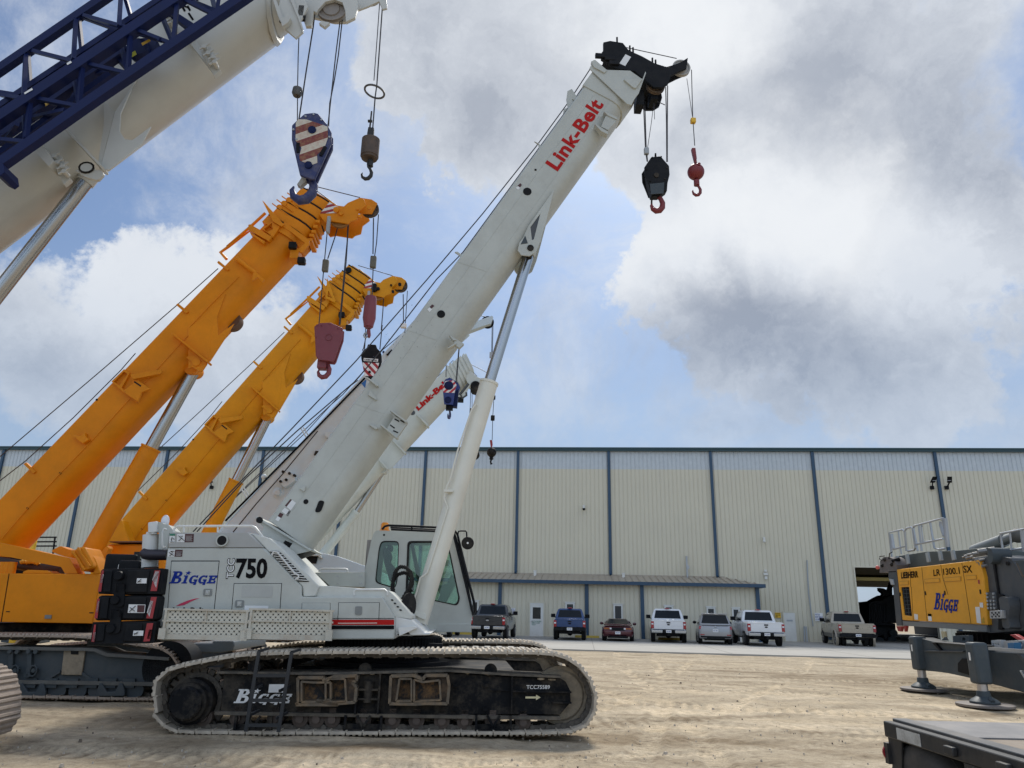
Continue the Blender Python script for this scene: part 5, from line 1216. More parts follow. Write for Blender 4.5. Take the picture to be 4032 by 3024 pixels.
    c = fr.p3(*ZB((1520,566))[0], yc-.05); MB().lathe((c.x, yc-.08, c.z), (0, 1, 0), [(0, .02), (.005, .095), (.02, .108), (.04, .10), (.04, .01)], 28).build('round_mirror', M['rub'], e); MB().cyl((c.x, yc-.09, c.z), (c.x, yc-.079, c.z), .018, n=10).build('mirror_boss', M['wdec'], e)
    c = fr.p3(*ZB((748,412))[0], yc+.2); MB().lathe((c.x, c.y, c.z-.09), (0, 0, 1), [(0, .09), (.03, .09), (.035, .075), (.13, .07), (.16, .05)], 20).build('beacon', M['amberl'], e)
    mr_ = fr.p3(*ZB((962,1150))[0], 1.2); MB().lathe((mr_.x-.02, 1.2, mr_.z), (.85, -.5, 0), [(0, .03), (.01, .15), (.03, .19), (.05, .19), (.055, .01)], 24).build('convex_mirror', M['rub'], e)
    MB().tube([fr.p3(*u, 1.1) for u in ZB((862,1375),(862,1320),(880,1290),(985,1235),(995,1180),(985,1165))], .018).build('mirror_arm', M['rub'], e)
    # hydraulic hoses looping over
    for k, pts in enumerate((ZB((835,1060),(822,980),(825,900),(850,820),(890,785),(940,790),(985,830),(1000,880),(985,960),(930,1060),(905,1120),(925,1180)), ZB((820,1060),(815,960),(835,900),(865,860),(920,840),(970,850),(1005,900),(1000,960),(960,1010),(915,1080),(890,1130),(900,1190)), ZB((1000,1000),(950,1050),(925,1130),(945,1200),(990,1215)))):
        P = [fr.p3(*u, 1.55+.08*k) for u in pts]; mb = MB().tube(P, .026, 10); tot = 0
        for i in range(len(P)-1):
            for j in range(3): q = P[i].lerp(P[i+1], j/3); mb.cyl(q, q+(P[i+1]-P[i]).normalized()*.018, .033, n=10)
        mb.build('hydraulic_hose', M['rub'], e)
    # ---- boom
    y0, W = 1.55, .80
    bo, bp = loft_boom(e, fr, (1055,2047), (2344,275), (1228,2166), (2487,412), y0, W, lb, crease=.70)
    # foot: flange and lugs
    fq = fr.pts(ZA((1040,350),(1490,630),(1470,640),(1325,553),(1030,370)), y0-.05)
    MB().plate(fq, y0-.07, y0+W+.07).build('boom_foot_flange', lb, bo, bevel=.008)
    foot = fr.pts(ZA((960,330),(985,315),(1010,330),(1050,360),(1325,555),(1240,660),(1195,605),(1085,515),(1010,480),(1040,420)), y0+.02)
    MB().plate(foot, y0, y0+W).build('boom_foot', lb, bo, bevel=.01)
    MB().plate(fr.pts(ZA((1240,540),(1310,570),(1250,660),(1190,610)), y0-.0), y0-.01, y0-.002).build('foot_opening', M['hole'], bo)
    MB().plate(fr.pts(ZA((1325,553),(1475,640),(1270,690),(1250,665)), y0+.02), y0-.03, y0+.01).build('foot_gusset', lb, bo)
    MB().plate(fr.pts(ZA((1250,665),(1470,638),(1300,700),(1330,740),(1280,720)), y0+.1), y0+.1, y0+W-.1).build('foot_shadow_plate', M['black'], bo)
    c = fr.p3(*ZA((1000,350))[0], y0-.02); MB().cyl((c.x, y0-.04, c.z), (c.x, y0+.0, c.z), .05, n=20).build('pivot_pin', M['black'], bo)
    # holes and marks on the web
    def disc(u, rpx, name='web_hole', elong=0.):
        c = fr.p3(u[0], u[1], y0); r = rpx/225; mb = MB()
        if elong: mb.plate(rounded([(c.x-r*.9, c.z-r*1.5), (c.x+r*.6, c.z-r*1.4), (c.x+r*1.3, c.z+r*1.3), (c.x-r*.1, c.z+r*1.5)], r), y0-.006, y0-.001)
        else: mb.cyl((c.x, y0-.006, c.z), (c.x, y0-.001, c.z), r, n=28)
        mb.build(name, M['hole'], bo)
    disc(Z8((963,870))[0], 9); disc(Z8((1124,928))[0], 15, elong=1); disc(Z6((745,303))[0], 16); disc(Z3((133,1317))[0], 18); disc(Z3((190,1168))[0], 5); disc(Z3((758,622))[0], 9, elong=1)
    for q, m_ in ((Z8((775,978),(840,885),(790,848),(722,935)), M['wdec']), (Z8((722,935),(790,848),(770,838),(702,920)), M['brown']), (Z8((740,1050),(775,990),(700,945),(660,990)), M['wdec']), (Z8((715,1035),(740,1050),(775,990),(752,978)), M['kdec']), (Z8((655,1075),(685,1025),(640,1005),(612,1050)), M['brown']), (Z8((620,1115),(650,1075),(612,1050),(582,1095)), M['wdec']),
                    (Z6((660,255),(688,232),(668,218),(645,240)), M['brown']), (Z6((645,285),(668,262),(645,245),(625,262)), M['wdec']), (Z3((82,1290),(97,1272),(85,1260),(65,1278)), M['brown']), (Z3((70,1305),(85,1292),(70,1280),(52,1293)), M['wdec'])):
        MB().add([(a, y0-.004, b) for a, b in fr.pts(q, y0)], [(0, 1, 2, 3)]).build('warning_label', m_, bo, rec=False)
    word(bo, fr, 'Link-Belt', Z3((343,1181))[0], Z3((663,722))[0], Z3((255,1122))[0], y0, M['logo'], 'boom_lettering', offset=.035, spacing=1.06)
    # brackets and guides
    def bracket(pts, h=.14, name='boom_bracket', th=.02, m_=lb): return MB().plate(fr.pts(pts, y0-h), y0-h, y0).build(name, m_, bo, bevel=.004)
    bracket(Z6((340,1190),(455,1245),(365,1375),(272,1300)), .10)
    for q in (Z6((298,1140),(310,1140),(450,1235),(440,1248)), Z6((212,1265),(225,1262),(370,1375),(358,1385))): bracket(q, .16)
    sl = MB()
    for q in (Z6((342,1210),(382,1232),(378,1242),(338,1220)), Z6((302,1262),(342,1290),(338,1300),(298,1272)), Z6((392,1222),(428,1240),(424,1250),(388,1232)), Z6((330,1312),(372,1330),(368,1340),(326,1322))):
        sl.plate(fr.pts(q, y0-.11), y0-.105, y0-.101)
    sl.build('bracket_slots', M['hole'], bo)
    bracket(Z6((868,515),(945,560),(905,598),(855,560)), .10); bracket(Z6((815,485),(868,512),(880,530),(850,530)), .12); bracket(Z6((800,598),(875,548),(880,560),(806,602)), .12)
    bracket(Z3((670,800),(715,785),(755,820),(690,895),(640,870)), .12); bracket(Z3((658,765),(672,768),(755,808),(750,822),(690,795)), .14); bracket(Z3((596,852),(610,856),(690,905),(685,922),(640,900)), .14)
    bracket(Z3((797,545),(925,540),(915,555),(880,605),(860,600)), .10)
    bracket(Z6((108,1005),(130,965),(188,1045),(178,1050)), .04)
    bracket(Z6((122,1258),(150,1268),(195,1290),(190,1300),(175,1308),(120,1270)), .05)
    bracket(Z8((880,705),(950,668),(960,680),(940,748)), .04)
    bracket(Z6((85,850),(100,850),(200,920),(195,930),(180,925)), .10)
    fk = MB(); rnd = random.Random(11)
    for i in range(70):
        u = (rnd.gauss(400, 90), rnd.gauss(480, 110)) if i < 45 else (rnd.uniform(150, 900), rnd.uniform(200, 1200)); p = fr.p3(*Z6(u)[0], y0); s_ = rnd.uniform(.004, .014); a_ = rnd.random()*3
        fk.add([(p.x-s_*math.cos(a_), y0-.003, p.z-s_*math.sin(a_)), (p.x+s_*.4, y0-.003, p.z-s_*.4), (p.x+s_*math.cos(a_), y0-.003, p.z+s_*math.sin(a_)), (p.x-s_*.3, y0-.003, p.z+s_*.4)], [(0, 1, 2, 3)])
    fk.build('paint_chips', M['slate2'], bo, rec=False, kind='stuff')
    sl2 = MB()
    for h_ in (.30, .66): sl2.bar(bp(.03, h_, -.001), bp(.95, h_, -.001), .006, .006)
    for s__ in (.22, .37, .52): sl2.bar(bp(s__, .05, -.001), bp(s__+.012, .66, -.001), .006, .005)
    sl2.build('weld_seams', lb, bo)
    # rope guides on the back of the boom
    def guide(pts, hgt=.12):
        for ya in (y0+.1, y0+W-.14): MB().plate(fr.pts(pts, y0+.1), ya, ya+.04).build('rope_guide', lb, bo, bevel=.004)
    guide(Z3((402,680),(410,625),(440,610),(495,700),(440,680),(465,740),(415,750))); guide(Z3((182,970),(205,982),(275,1033),(215,1025),(210,990)))
    guide([(1790,992),(1800,990),(1850,1022),(1842,1026)]); guide([(1985,800),(1995,800),(2040,835),(2030,838)])
    # lug plate carrying the cylinder rod
    lug = Z3((320,1285),(240,1560))+[(2126,935)]+Z6((1650,0))[:0]+[(2110,985),(2085,1005),(2050,1000),(2040,985),(2062,900)]
    lp = fr.pts([(2183,745),(2148,880),(2130,945),(2112,990),(2085,1008),(2052,1004),(2038,985),(2045,955),(2060,935),(2080,890)], y0-.03)
    h1 = fr.pts(Z3((222,1470),(155,1560),(165,1650),(178,1645)), y0-.03)
    MB().plate(lp, y0-.03, y0-.002, [h1]).build('cylinder_lug', lb, bo, bevel=.004)
    MB().plate(lp, y0+W+.002, y0+W+.03).build('cylinder_lug', lb, bo)
    h2 = fr.pts([(2068,928),(2050,962),(2078,958)], y0-.03); MB().plate(h2, y0-.036, y0-.031).build('lug_cutout', M['slate'], bo)
    MB().plate(h1, y0-.02, y0-.012).build('lug_recess', M['slate2'], bo)
    pc = fr.p3(2088, 980, y0); MB().cyl((pc.x, y0-.05, pc.z), (pc.x, y0+W+.05, pc.z), .06, n=20).build('lug_pin', M['blackd'], bo)
    ym = y0+W/2
    # head end of the boom
    MB().loft(section(bp, .955, 1.004, .05, W, .70)).build('boom_collar', lb, bo, bevel=.01)
    MB().plate(fr.pts(Z3((560,470),(590,410),(620,430),(680,480),(840,485),(925,545),(945,490),(950,500),(900,640),(870,680),(850,722),(820,715)), y0-.06), y0-.06, y0-.035).build('collar_plate', lb, bo, bevel=.004)
    MB().plate(fr.pts(Z3((573,420),(600,410),(680,480),(665,500),(590,460)), y0-.09), y0-.09, y0-.0).build('top_bracket', lb, bo, bevel=.006)
    hs = MB()
    hd = fr.pts(Z3((655,295),(700,285),(790,300),(830,350),(920,390),(1010,440),(1060,455),(1110,470),(1120,520),(1100,580),(1060,605),(1000,605),(940,555),(870,495),(740,475),(640,410),(640,370),(655,350)), y0+.05)
    hs.plate(hd, y0+.03, y0+.09); hs.plate(hd, y0+W-.09, y0+W-.03)
    hs.plate(fr.pts(Z3((700,330),(820,370),(1010,460),(1040,560),(960,540),(870,480),(740,460),(660,400)), y0+.09), y0+.09, y0+W-.09)
    hs.plate(fr.pts(Z3((1030,520),(1050,470),(1140,445),(1190,425),(1238,395),(1228,470),(1180,490),(1140,510),(1080,540)), y0+.22), y0+.22, y0+.27)
    hs.plate(fr.pts(Z3((1030,520),(1050,470),(1140,445),(1190,425),(1238,395),(1228,470),(1180,490),(1140,510),(1080,540)), y0+.22), y0+.43, y0+.48)
    for u in ((750,270),(838,328),(860,340),(993,412),(1015,425)): p = fr.p3(*Z3(u)[0], y0+.1); hs.cyl(p-Vector((0, 0, .08)), p+Vector((.0, 0, .05)), .02, n=8)
    for u in ((635,380),(700,400),(730,430)): p = fr.p3(*Z3(u)[0], y0); hs.box(p.x-.1, p.x+.1, y0-.02, y0+.05, p.z-.05, p.z+.04)
    hs.build('boom_head', M['black'], bo, bevel=.008)
    MB().add([(a, y0+.024, b) for a, b in fr.pts(Z3((808,448),(848,385),(810,367),(768,430)), y0)], [(0, 1, 2, 3)]).build('head_label', M['wdec'], bo, rec=False)
    sheave(MB(), fr.p3(*Z3((1190,470))[0], y0+.35), .19, .07).build('nose_sheave', mat('sheave_cast', (.42, .41, .38), .5, var=.1), bo)
    sheave(MB(), fr.p3(*Z3((745,345))[0], y0+.4), .15, .07).build('top_sheave', MATS['sheave_cast'], bo)
    sb = MB()
    for k in range(6): sheave(sb, fr.p3(*Z3((1015,590))[0], y0+.16+k*.095), .19, .075)
    sb.build('head_sheaves', M['rust'], bo)
    MB().box(fr.at(*Z3((900,700))[0], y0+.3)[0]-.06, fr.at(*Z3((900,700))[0], y0+.3)[0]+.08, y0+.2, y0+.5, fr.at(*Z3((900,740))[0], y0+.3)[1], fr.at(*Z3((900,640))[0], y0+.3)[1]).box(fr.at(*Z3((1000,670))[0], y0+.3)[0]-.07, fr.at(*Z3((1000,670))[0], y0+.3)[0]+.07, y0+.2, y0+.5, fr.at(*Z3((1000,700))[0], y0+.3)[1], fr.at(*Z3((1000,620))[0], y0+.3)[1]).build('limit_switches', M['black'], bo)
    # ---- lift cylinder
    cb = fr.p3(*ZB((1062,1290))[0], ym); ct = fr.p3(1926, 1506, ym); ctop = fr.p3(2088, 985, ym)
    d = (ct-cb).normalized()
    cy = MB().cyl(cb-d*.02, ct, .158, n=40).cyl(ct-d*.03, ct+d*.012, .168, n=40); co = cy.build('lift_cylinder', M['cream'], e, label='cream cylinder barrel with polished rod')
    MB().cyl(ct, ctop-d*.02, .100, n=32).build('cylinder_rod', M['chrome'], co)
    dr_ = (ctop-ct).normalized(); MB().cyl(ctop-dr_*.12, ctop-dr_*.0, .12, n=24).cyl((ctop.x, ym-.16, ctop.z), (ctop.x, ym+.16, ctop.z), .11, n=24).build('rod_eye', M['lb'], co)
    MB().plate(rounded(fr.pts(ZB((990,1215),(1000,1190),(1140,1230),(1130,1285),(1060,1255)), ym-.19), .02), ym-.2, ym+.2).build('cylinder_foot', M['cream'], co, bevel=.01)
    fb_ = MB()
    for u, r in (((1000,1285),.05),((1022,1300),.045),((1050,1310),.04),((1040,1290),.03)): p = fr.p3(*ZB(u)[0], ym-.1); fb_.cyl((p.x, ym-.22, p.z), (p.x, ym+.2, p.z), r, n=12)
    fb_.plate(fr.pts(ZB((975,1265),(1080,1285),(1090,1340),(1010,1335)), ym-.1), ym-.1, ym+.2).build('valve_block', M['rust'], co)
    MB().plate(fr.pts(ZB((1000,1400),(1020,1330),(1085,1310),(1110,1400),(1165,1400),(1165,1420),(1000,1425)), ym-.3), ym-.32, ym-.22).build('cylinder_base', M['white'], e, bevel=.01)
    # grease line clamped to the barrel
    pts = [(1874,1592),(1858,1610),(1800,1780),(1772,1890),(1760,1912),(1748,1960),(1763,1998),(1700,2200),(1682,2255),(1655,2275),(1640,2330),(1625,2375)]
    MB().tube([fr.p3(*u, ym-.17) for u in pts], .014).box(*(lambda p: (p.x-.06, p.x+.09, ym-.2, ym-.1, p.z-.02, p.z+.02))(fr.p3(1762, 1933, ym-.17))).build('grease_line', M['cream'], co)
    # ---- ropes to the hook block, the ball and back to the winches
    def R3(lst, off, nm='hoist_rope', r=.011): return rope(e, [fr.p3(*u, off) for u in lst], r, nm)
    R3([(2330,262),(2240,400),(2110,578),(1900,842),(1682,1100),(1400,1423),(1147,1690),(900,1945),(760,2094)], ym-.12); R3([(2345,270),(2250,408),(2117,590),(1823,993),(1719,1100),(1508,1372),(1400,1500),(1166,1700),(971,1880),(775,2094)], ym+.12)
    R3(Z3((930,660),(946,1040),(957,1110)), ym-.13); R3(Z3((940,660),(950,1000),(960,1110)), ym+.05); R3(Z3((1085,600),(1090,850),(1092,1112)), ym-.13); R3(Z3((1098,590),(1096,850),(1096,1112)), ym+.05)
    R3(Z3((1262,480),(1270,800),(1284,1000)), y0+.35, r=.009); R3(Z3((1230,540),(1268,800)), y0+.38, 'switch_chain', .006)
    R3(Z3((805,325),(1160,402)), y0+.36, r=.009); R3(Z3((800,330),(985,430)), y0+.3, r=.009)
    R3(Z3((1005,690),(985,850),(958,1030)), ym-.1, 'switch_chain', .006); R3(Z3((1005,700),(1008,820)), ym-.1, 'switch_chain', .006); R3(Z3((1010,690),(1080,722)), ym-.1, 'switch_bar', .009)
    w = MB(); p = fr.p3(*Z3((952,1040))[0], ym-.13); w.box(p.x-.045, p.x+.045, p.y-.04, p.y+.04, p.z-.07, p.z+.07); w.build('limit_weight', M['greyl'], e, bevel=.01)
    p = fr.p3(*Z3((1273,832))[0], y0+.36); MB().box(p.x-.05, p.x+.05, p.y-.045, p.y+.045, p.z-.05, p.z+.055).build('limit_weight', M['ydec'], e, bevel=.012, label='yellow limit weight on the single line')
    # ---- hook block (hangs, so it is a thing of its own)
    hx = fr.at(*Z3((1025,1300))[0], ym)[0]
    w = fr.o+fr.ex*hx+fr.ey*ym; hf = Fr(w.x, w.y, fr.a)
    h = hf.empty('hook_block', 'black eight-sided hook block with dark red hook under the light grey crane', 'hook block', 'hook blocks')
    o8 = hf.pts(Z3((985,1080),(1050,1073),(1108,1140),(1112,1200),(1085,1310),(985,1318),(942,1210),(938,1150)), -.12)
    for yy in (-.12, .09): MB().plate(o8, yy, yy+.03).build('cheek_plate', M['black'], h, bevel=.006)
    MB().plate(hf.pts(Z3((950,1200),(1105,1180),(1095,1310),(1040,1345),(990,1345),(960,1250)), -.09), -.08, .08).build('block_frame', M['black'], h, bevel=.01)
    sb = MB()
    for k in range(3): sheave(sb, hf.p3(*Z3((1025,1170))[0], -.055+.05*k), .15, .045)
    sb.build('block_sheaves', M['rust'], h)
    dt = MB()
    for u in ((993,1085),(1052,1080),(952,1165),(1092,1155),(978,1245),(1080,1230)): p = hf.p3(*Z3(u)[0], -.12); dt.cyl((p.x, -.135, p.z), (p.x, -.12, p.z), .018, n=8)
    p = hf.p3(*Z3((1020,1205))[0], -.12); dt.cyl((p.x, -.14, p.z), (p.x, -.12, p.z), .05, n=16); dt.plate(hf.pts(Z3((1010,1085),(1012,1048),(1022,1048),(1024,1085)), -.12), -.1, -.08); dt.build('block_bolts', M['blackd'], h)
    MB().plate(hf.pts(Z3((975,1265),(1075,1255),(1070,1330),(985,1335)), -.13), -.135, -.121).build('name_plate', M['slate'], h)
    p = hf.p3(*Z3((1030,1422))[0], 0); hk = MB(); hook_shape(hk, p+Vector((0, 0, .02)), .30, fat=1.25); hk.build('hook', M['redd'], h)
    q = hf.p3(*Z3((1000,1400))[0], 0); MB().bar(q+Vector((-.03, 0, .1)), q+Vector((-.04, 0, -.06)), .03).build('safety_latch', M['blackd'], h)
    # ---- headache ball
    hx = fr.at(*Z3((1295,1183))[0], y0+.36)[0]; w = fr.o+fr.ex*hx+fr.ey*(y0+.36); hf = Fr(w.x, w.y, fr.a)
    h = hf.empty('ball_hook', 'dark red round ball hook hanging at the far right of the light grey crane', 'ball hook', 'ball hooks')
    c = hf.p3(*Z3((1292,1183))[0]); MB().sphere(c, .165, 28).build('ball', M['redd'], h)
    MB().plate(hf.pts(Z3((1265,1015),(1290,1015),(1300,1090),(1285,1100),(1272,1050)), -.04), -.04, .04).cyl(hf.p3(*Z3((1290,1125))[0]), hf.p3(*Z3((1285,1085))[0]), .03).build('wedge_socket', M['redd'], h, bevel=.008)
    MB().cyl(hf.p3(*Z3((1296,1240))[0]), hf.p3(*Z3((1298,1275))[0]), .055, n=16).build('swivel', M['redd'], h); MB().cyl((c.x+.02, -.17, c.z+.08), (c.x+.02, -.13, c.z+.08), .03, n=10).build('lock_screw', M['redd'], h)
    hk = MB(); hook_shape(hk, hf.p3(*Z3((1300,1318))[0]), .21); hk.build('hook', M['redd'], h)
    return e
main_crane()
# ================================================================== ORANGE AND AMBER CRAWLER CRANES
def ident(l): return l
def aff(l): return [(1066+.773*(x-780)+.02*(y-1434), 1622+.021*(x-780)+.838*(y-1434)) for x, y in l]
def new_hook_frame(fr, u, off):
    x = fr.at(u[0], u[1], off)[0]; w = fr.o+fr.ex*x+fr.ey*off; return Fr(w.x, w.y, fr.a)
def small_hook_block(fr, e=None): pass
def orange_crane(fr, mp, pm, label, near):
    e = fr.empty('crawler_crane', label, 'crane', 'crawler cranes')
    y0, W = 1.75, .95; ym = y0+W/2
    P = lambda *a: mp(list(a))
    T0, T1, B0, B1 = P((-120,2085), (1040,880), (20,2235), (1186,994))
    bo, bp = loft_boom(e, fr, T0, T1, B0, B1, y0, W, pm, crease=.62)
    def pl(lst, ya, yb, name, m_=pm, par=bo, bev=.004, holes=()): return MB().plate(fr.pts(lst, ya), ya, yb, [fr.pts(h, ya) for h in holes]).build(name, m_, par, bevel=bev)
    # telescoping sections: stepped collars at the head end
    st = MB()
    for k in range(5):
        s0 = 1.0+k*.030; MB_ = section(bp, s0, s0+.026, .10-.045*k, W, .62); st.loft(MB_); st.loft(section(bp, s0+.024, s0+.034, -.02-.05*k, W, .62))
    st.build('telescope_sections', pm, bo, bevel=.006)
    sg = MB()
    for k in range(5): sg.loft(section(bp, 1.0+k*.030+.0245, 1.0+k*.030+.0285, .105-.045*k, W, .62))
    sg.build('section_gaps', M['hole'], bo)
    fins = MB()
    for u, v in (((640,165),(820,290)), ((580,200),(760,330)), ((525,238),(700,370)), ((475,280),(650,410))):
        a, b = P(*Z5(u, v)); fins.bar(fr.p3(*a, y0-.02), fr.p3(*b, y0-.02), .03, .02)
        c = Z5((u[0]+85, u[1]+55))[0]; c = P(c)[0]; p = fr.p3(*c, y0+.05); fins.cyl((p.x, y0-.02, p.z), (p.x, y0+.2, p.z), .07, n=12)
    fins.build('section_brackets', pm, bo)
    # flange of the base section
    pl(P(*Z5((560,520),(610,480),(790,610),(880,680),(880,720),(800,815),(740,790),(830,710),(680,590))), y0-.06, y0-.0, 'head_flange')
    lt = MB()
    for u in ((975,490),(950,545),(930,600),(910,640),(890,690)): p = fr.p3(*P(*Z5(u))[0], y0+.2); lt.box(p.x-.05, p.x+.06, y0+.1, y0+.7, p.z-.05, p.z+.03)
    lt.build('wear_pad_blocks', pm, bo, bevel=.01)
    # boom head
    hd = P(*Z5((818,275),(900,215),(965,165),(1095,240),(1180,300),(1255,310),(1300,270),(1430,215),(1470,225),(1500,300),(1420,360),(1400,450),(1335,470),(1300,500),(1115,470),(1050,485),(985,400)))
    mb = MB(); q = fr.pts(hd, y0+.10); mb.plate(q, y0+.10, y0+.15); mb.plate(q, y0+W-.15, y0+W-.10)
    mb.plate(fr.pts(P(*Z5((830,280),(960,180),(1180,310),(1130,400),(985,395))), y0+.15), y0+.15, y0+W-.15)
    mb.plate(fr.pts(P(*Z5((1250,320),(1430,225),(1460,250),(1380,330),(1300,400))), y0+.3), y0+.3, y0+.36).plate(fr.pts(P(*Z5((1380,330),(1430,215),(1560,235),(1620,275),(1560,390),(1420,385))), y0+.3), y0+.3, y0+.34)
    mb.build('boom_head', pm, bo, bevel=.008)
    stripes(fr, fr.pts(P(*Z5((995,390),(1100,265),(1195,320),(1180,385))), y0+.10), y0+.10, 5, bo, [M['wdec'], M['rdec']], slope=.35)
    sheave(MB(), fr.p3(*P(*Z5((1540,345)))[0], y0+.42), .215, .08).build('nose_sheave', M['rust'], bo)
    sb = MB()
    for k in range(5): sheave(sb, fr.p3(*P(*Z5((1215,450)))[0], y0+.18+k*.10), .235, .075)
    sb.build('head_sheaves', mat('greasy_orange_sheave', (.30, .13, .02), .5, var=.3), bo)
    for u, r in (((1530,330),.05), ((1175,355),.07), ((1225,395),.05), ((1408,345),.03), ((1432,425),.04)): p = fr.p3(*P(*Z5(u))[0], y0+.1); MB().cyl((p.x, y0+.05, p.z), (p.x, y0+.12, p.z), r, n=16).build('head_pin', pm if near else M['black'], bo)
    p = fr.p3(*P(*Z5((1085,500)))[0], y0); MB().box(p.x-.04, p.x+.04, y0-.02, y0+.1, p.z-.22, p.z+.2).build('limit_switch_arm', M['greyl'], bo, bevel=.02)
    # floodlights under the head
    for u in ((705,750), (800,915)):
        p = fr.p3(*P(*Z5(u))[0], y0-.05); MB().box(p.x-.09, p.x+.08, y0-.16, y0+.0, p.z-.08, p.z+.08).build('work_light', M['black'], bo, bevel=.02)
    p = fr.p3(*P(*Z5((730,850)))[0], y0+.1); MB().bar(p+Vector((-.1, 0, .1)), p+Vector((.25, 0, -.2)), .05).box(p.x-.1, p.x+.1, y0-.05, y0+.3, p.z-.13, p.z+.12).build('light_bracket', pm, bo, bevel=.01)
    # jib stowing rail along the back
    MB().tube([fr.p3(*u, y0+.2) for u in P(*Z5((400,385),(225,545),(-10,740)), *Z4((2180,460),(1990,600),(1920,650),(1975,710)))], .035).build('jib_rail', pm, bo)
    for q in (Z5((215,510),(235,505),(470,640),(465,655),(440,690),(215,565)), Z5((235,605),(250,600),(395,690),(385,720))): pl(P(*q), y0-.12, y0+.05, 'jib_mount')
    pl(P(*Z5((365,245),(385,260),(605,510),(575,530),(480,470))), y0-.15, y0-.11, 'swing_plate')
    pl(P(*Z5((370,560),(470,475),(560,530),(480,650),(440,610))), y0-.10, y0-.0, 'jib_bracket', holes=[P(*Z5((385,555),(470,490),(480,560),(420,590)))])
    # jib locking tube
    a, b = P(*Z5((80,870),(300,1040))); MB().cyl(fr.p3(*a, y0-.09), fr.p3(*b, y0-.09), .05, n=14).build('locking_tube', pm, bo)
    pl(P(*Z5((265,1040),(300,1025),(390,1105),(370,1135),(320,1080),(250,1125))), y0-.15, y0-.1, 'tube_bracket')
    for q in (Z4((1890,735),(1905,722),(1995,795),(1980,805)), Z4((1533,1105),(1550,1092),(1640,1165),(1620,1180)), Z7((203,945),(225,930),(312,1010),(290,1028))): pl(P(*q), y0-.04, y0+.04, 'rope_guide')
    # gusseted swelling where the cylinder takes hold
    for ya in (y0-.02, y0+W-.0): pl(P(*Z4((1780,1210),(1965,1010),(1890,1210),(1900,1370),(2040,1270),(1980,1370),(1830,1600),(1640,1660),(1640,1310))), ya, ya+.02, 'lug_plate')
    pl(P(*Z4((1780,1210),(1860,1270),(1810,1580),(1600,1440))), y0-.012, y0-.024, 'lug_panel')
    pl(P(*Z4((1490,1355),(1505,1350),(1810,1590),(1800,1605))), y0-.18, y0+.12, 'lug_rib')
    MB().plate(rounded(fr.pts(P(*Z7((1620,20),(1680,60),(1670,100),(1760,150),(1815,70),(1740,0))), y0), .05), y0-.06, y0-.0).build('rod_bearing', pm, bo, bevel=.01)
    c = fr.p3(*P(*Z7((1722,68)))[0], y0); MB().cyl((c.x, y0-.09, c.z), (c.x, y0+.12, c.z), .085, n=20).build('lug_pin', pm, bo)
    c2 = fr.p3(*P(*Z4((2015,1240)))[0], ym); MB().cyl((c2.x-.0, ym-.1, c2.z), (c2.x, ym+.2, c2.z), .22, n=28).build('belly_drum', mat('dark_brown_drum', (.12, .06, .03), .6), bo)
    # bracket with the swing arm, lower latch, dots
    pl(P(*Z7((970,225),(1080,118),(1130,150),(1060,280),(1200,400),(1190,412),(1060,310))), y0-.07, y0-.0, 'side_bracket', holes=[P(*Z7((990,228),(1080,140),(1110,160),(1040,260)))])
    pl(P(*Z7((1130,165),(1400,120),(1412,135),(1395,158),(1160,205))), y0-.18, y0-.1, 'swing_arm')
    pl(P(*Z7((1080,300),(1200,215),(1310,290),(1230,320),(1200,400),(1090,330))), y0-.14, y0-.07, 'latch_box', bev=.01)
    pl(P(*Z7((1170,220),(1230,260),(1225,272),(1165,232))), y0-.146, y0-.141, 'latch_slot', m_=M['hole'])
    pl(P(*Z7((635,690),(700,700),(740,670),(740,700),(775,730),(720,765),(680,740))), y0-.12, y0-.0, 'small_latch', bev=.01)
    for u in ((843,385),(240,1330),(525,1025)): c = fr.p3(*P(*Z7(u))[0], y0); MB().cyl((c.x, y0-.005, c.z), (c.x, y0-.001, c.z), .025, n=10).build('web_hole', M['hole'], bo)
    MB().tube([fr.p3(*u, y0-.012) for u in P(*Z7((10,1600),(240,1330),(525,1025),(800,740),(1080,430),(1230,270),(1640,-180)), *Z4((1640,1310),(1830,1110),(2080,860)))], .009).build('cable_run', pm, bo)
    # ---- lift cylinder
    cb, ct, cr = P(*Z7((880,1560),(1318,800),(1690,130))); A = fr.p3(*cb, ym); Bv = fr.p3(*ct, ym); Cv = fr.p3(*cr, ym)
    low = A-(Bv-A).normalized()*.5
    d = (Bv-A).normalized(); co = MB().cyl(low, Bv, .20, n=36).cyl(Bv-d*.04, Bv+d*.0, .215, n=36).cyl(A.lerp(Bv, .86), A.lerp(Bv, .87), .206, n=36).build('lift_cylinder', pm, e)
    MB().cyl(Bv, Cv, .135, n=32).build('cylinder_rod', M['chrome'], co)
    MB().cyl((Cv.x, ym-.2, Cv.z), (Cv.x, ym+.2, Cv.z), .15, n=20).build('rod_eye', pm, co)
    # ---- ropes
    def R3(lst, off, nm='hoist_rope', r=.012): return rope(e, [fr.p3(*u, off) for u in P(*lst)], r, nm)
    R3(Z4((1900,790),(1540,1110),(905,1659)) + Z7((0,880)), ym-.2); R3(Z7((1180,-20),(1050,130),(640,540),(220,920),(0,1090)), ym+.2)
    R3(Z5((950,95),(1430,215)), y0+.42); R3(Z5((965,145),(1180,305)), y0+.38)
    # ---- crawler, frame and deck
    return e, bo, bp, pl, P
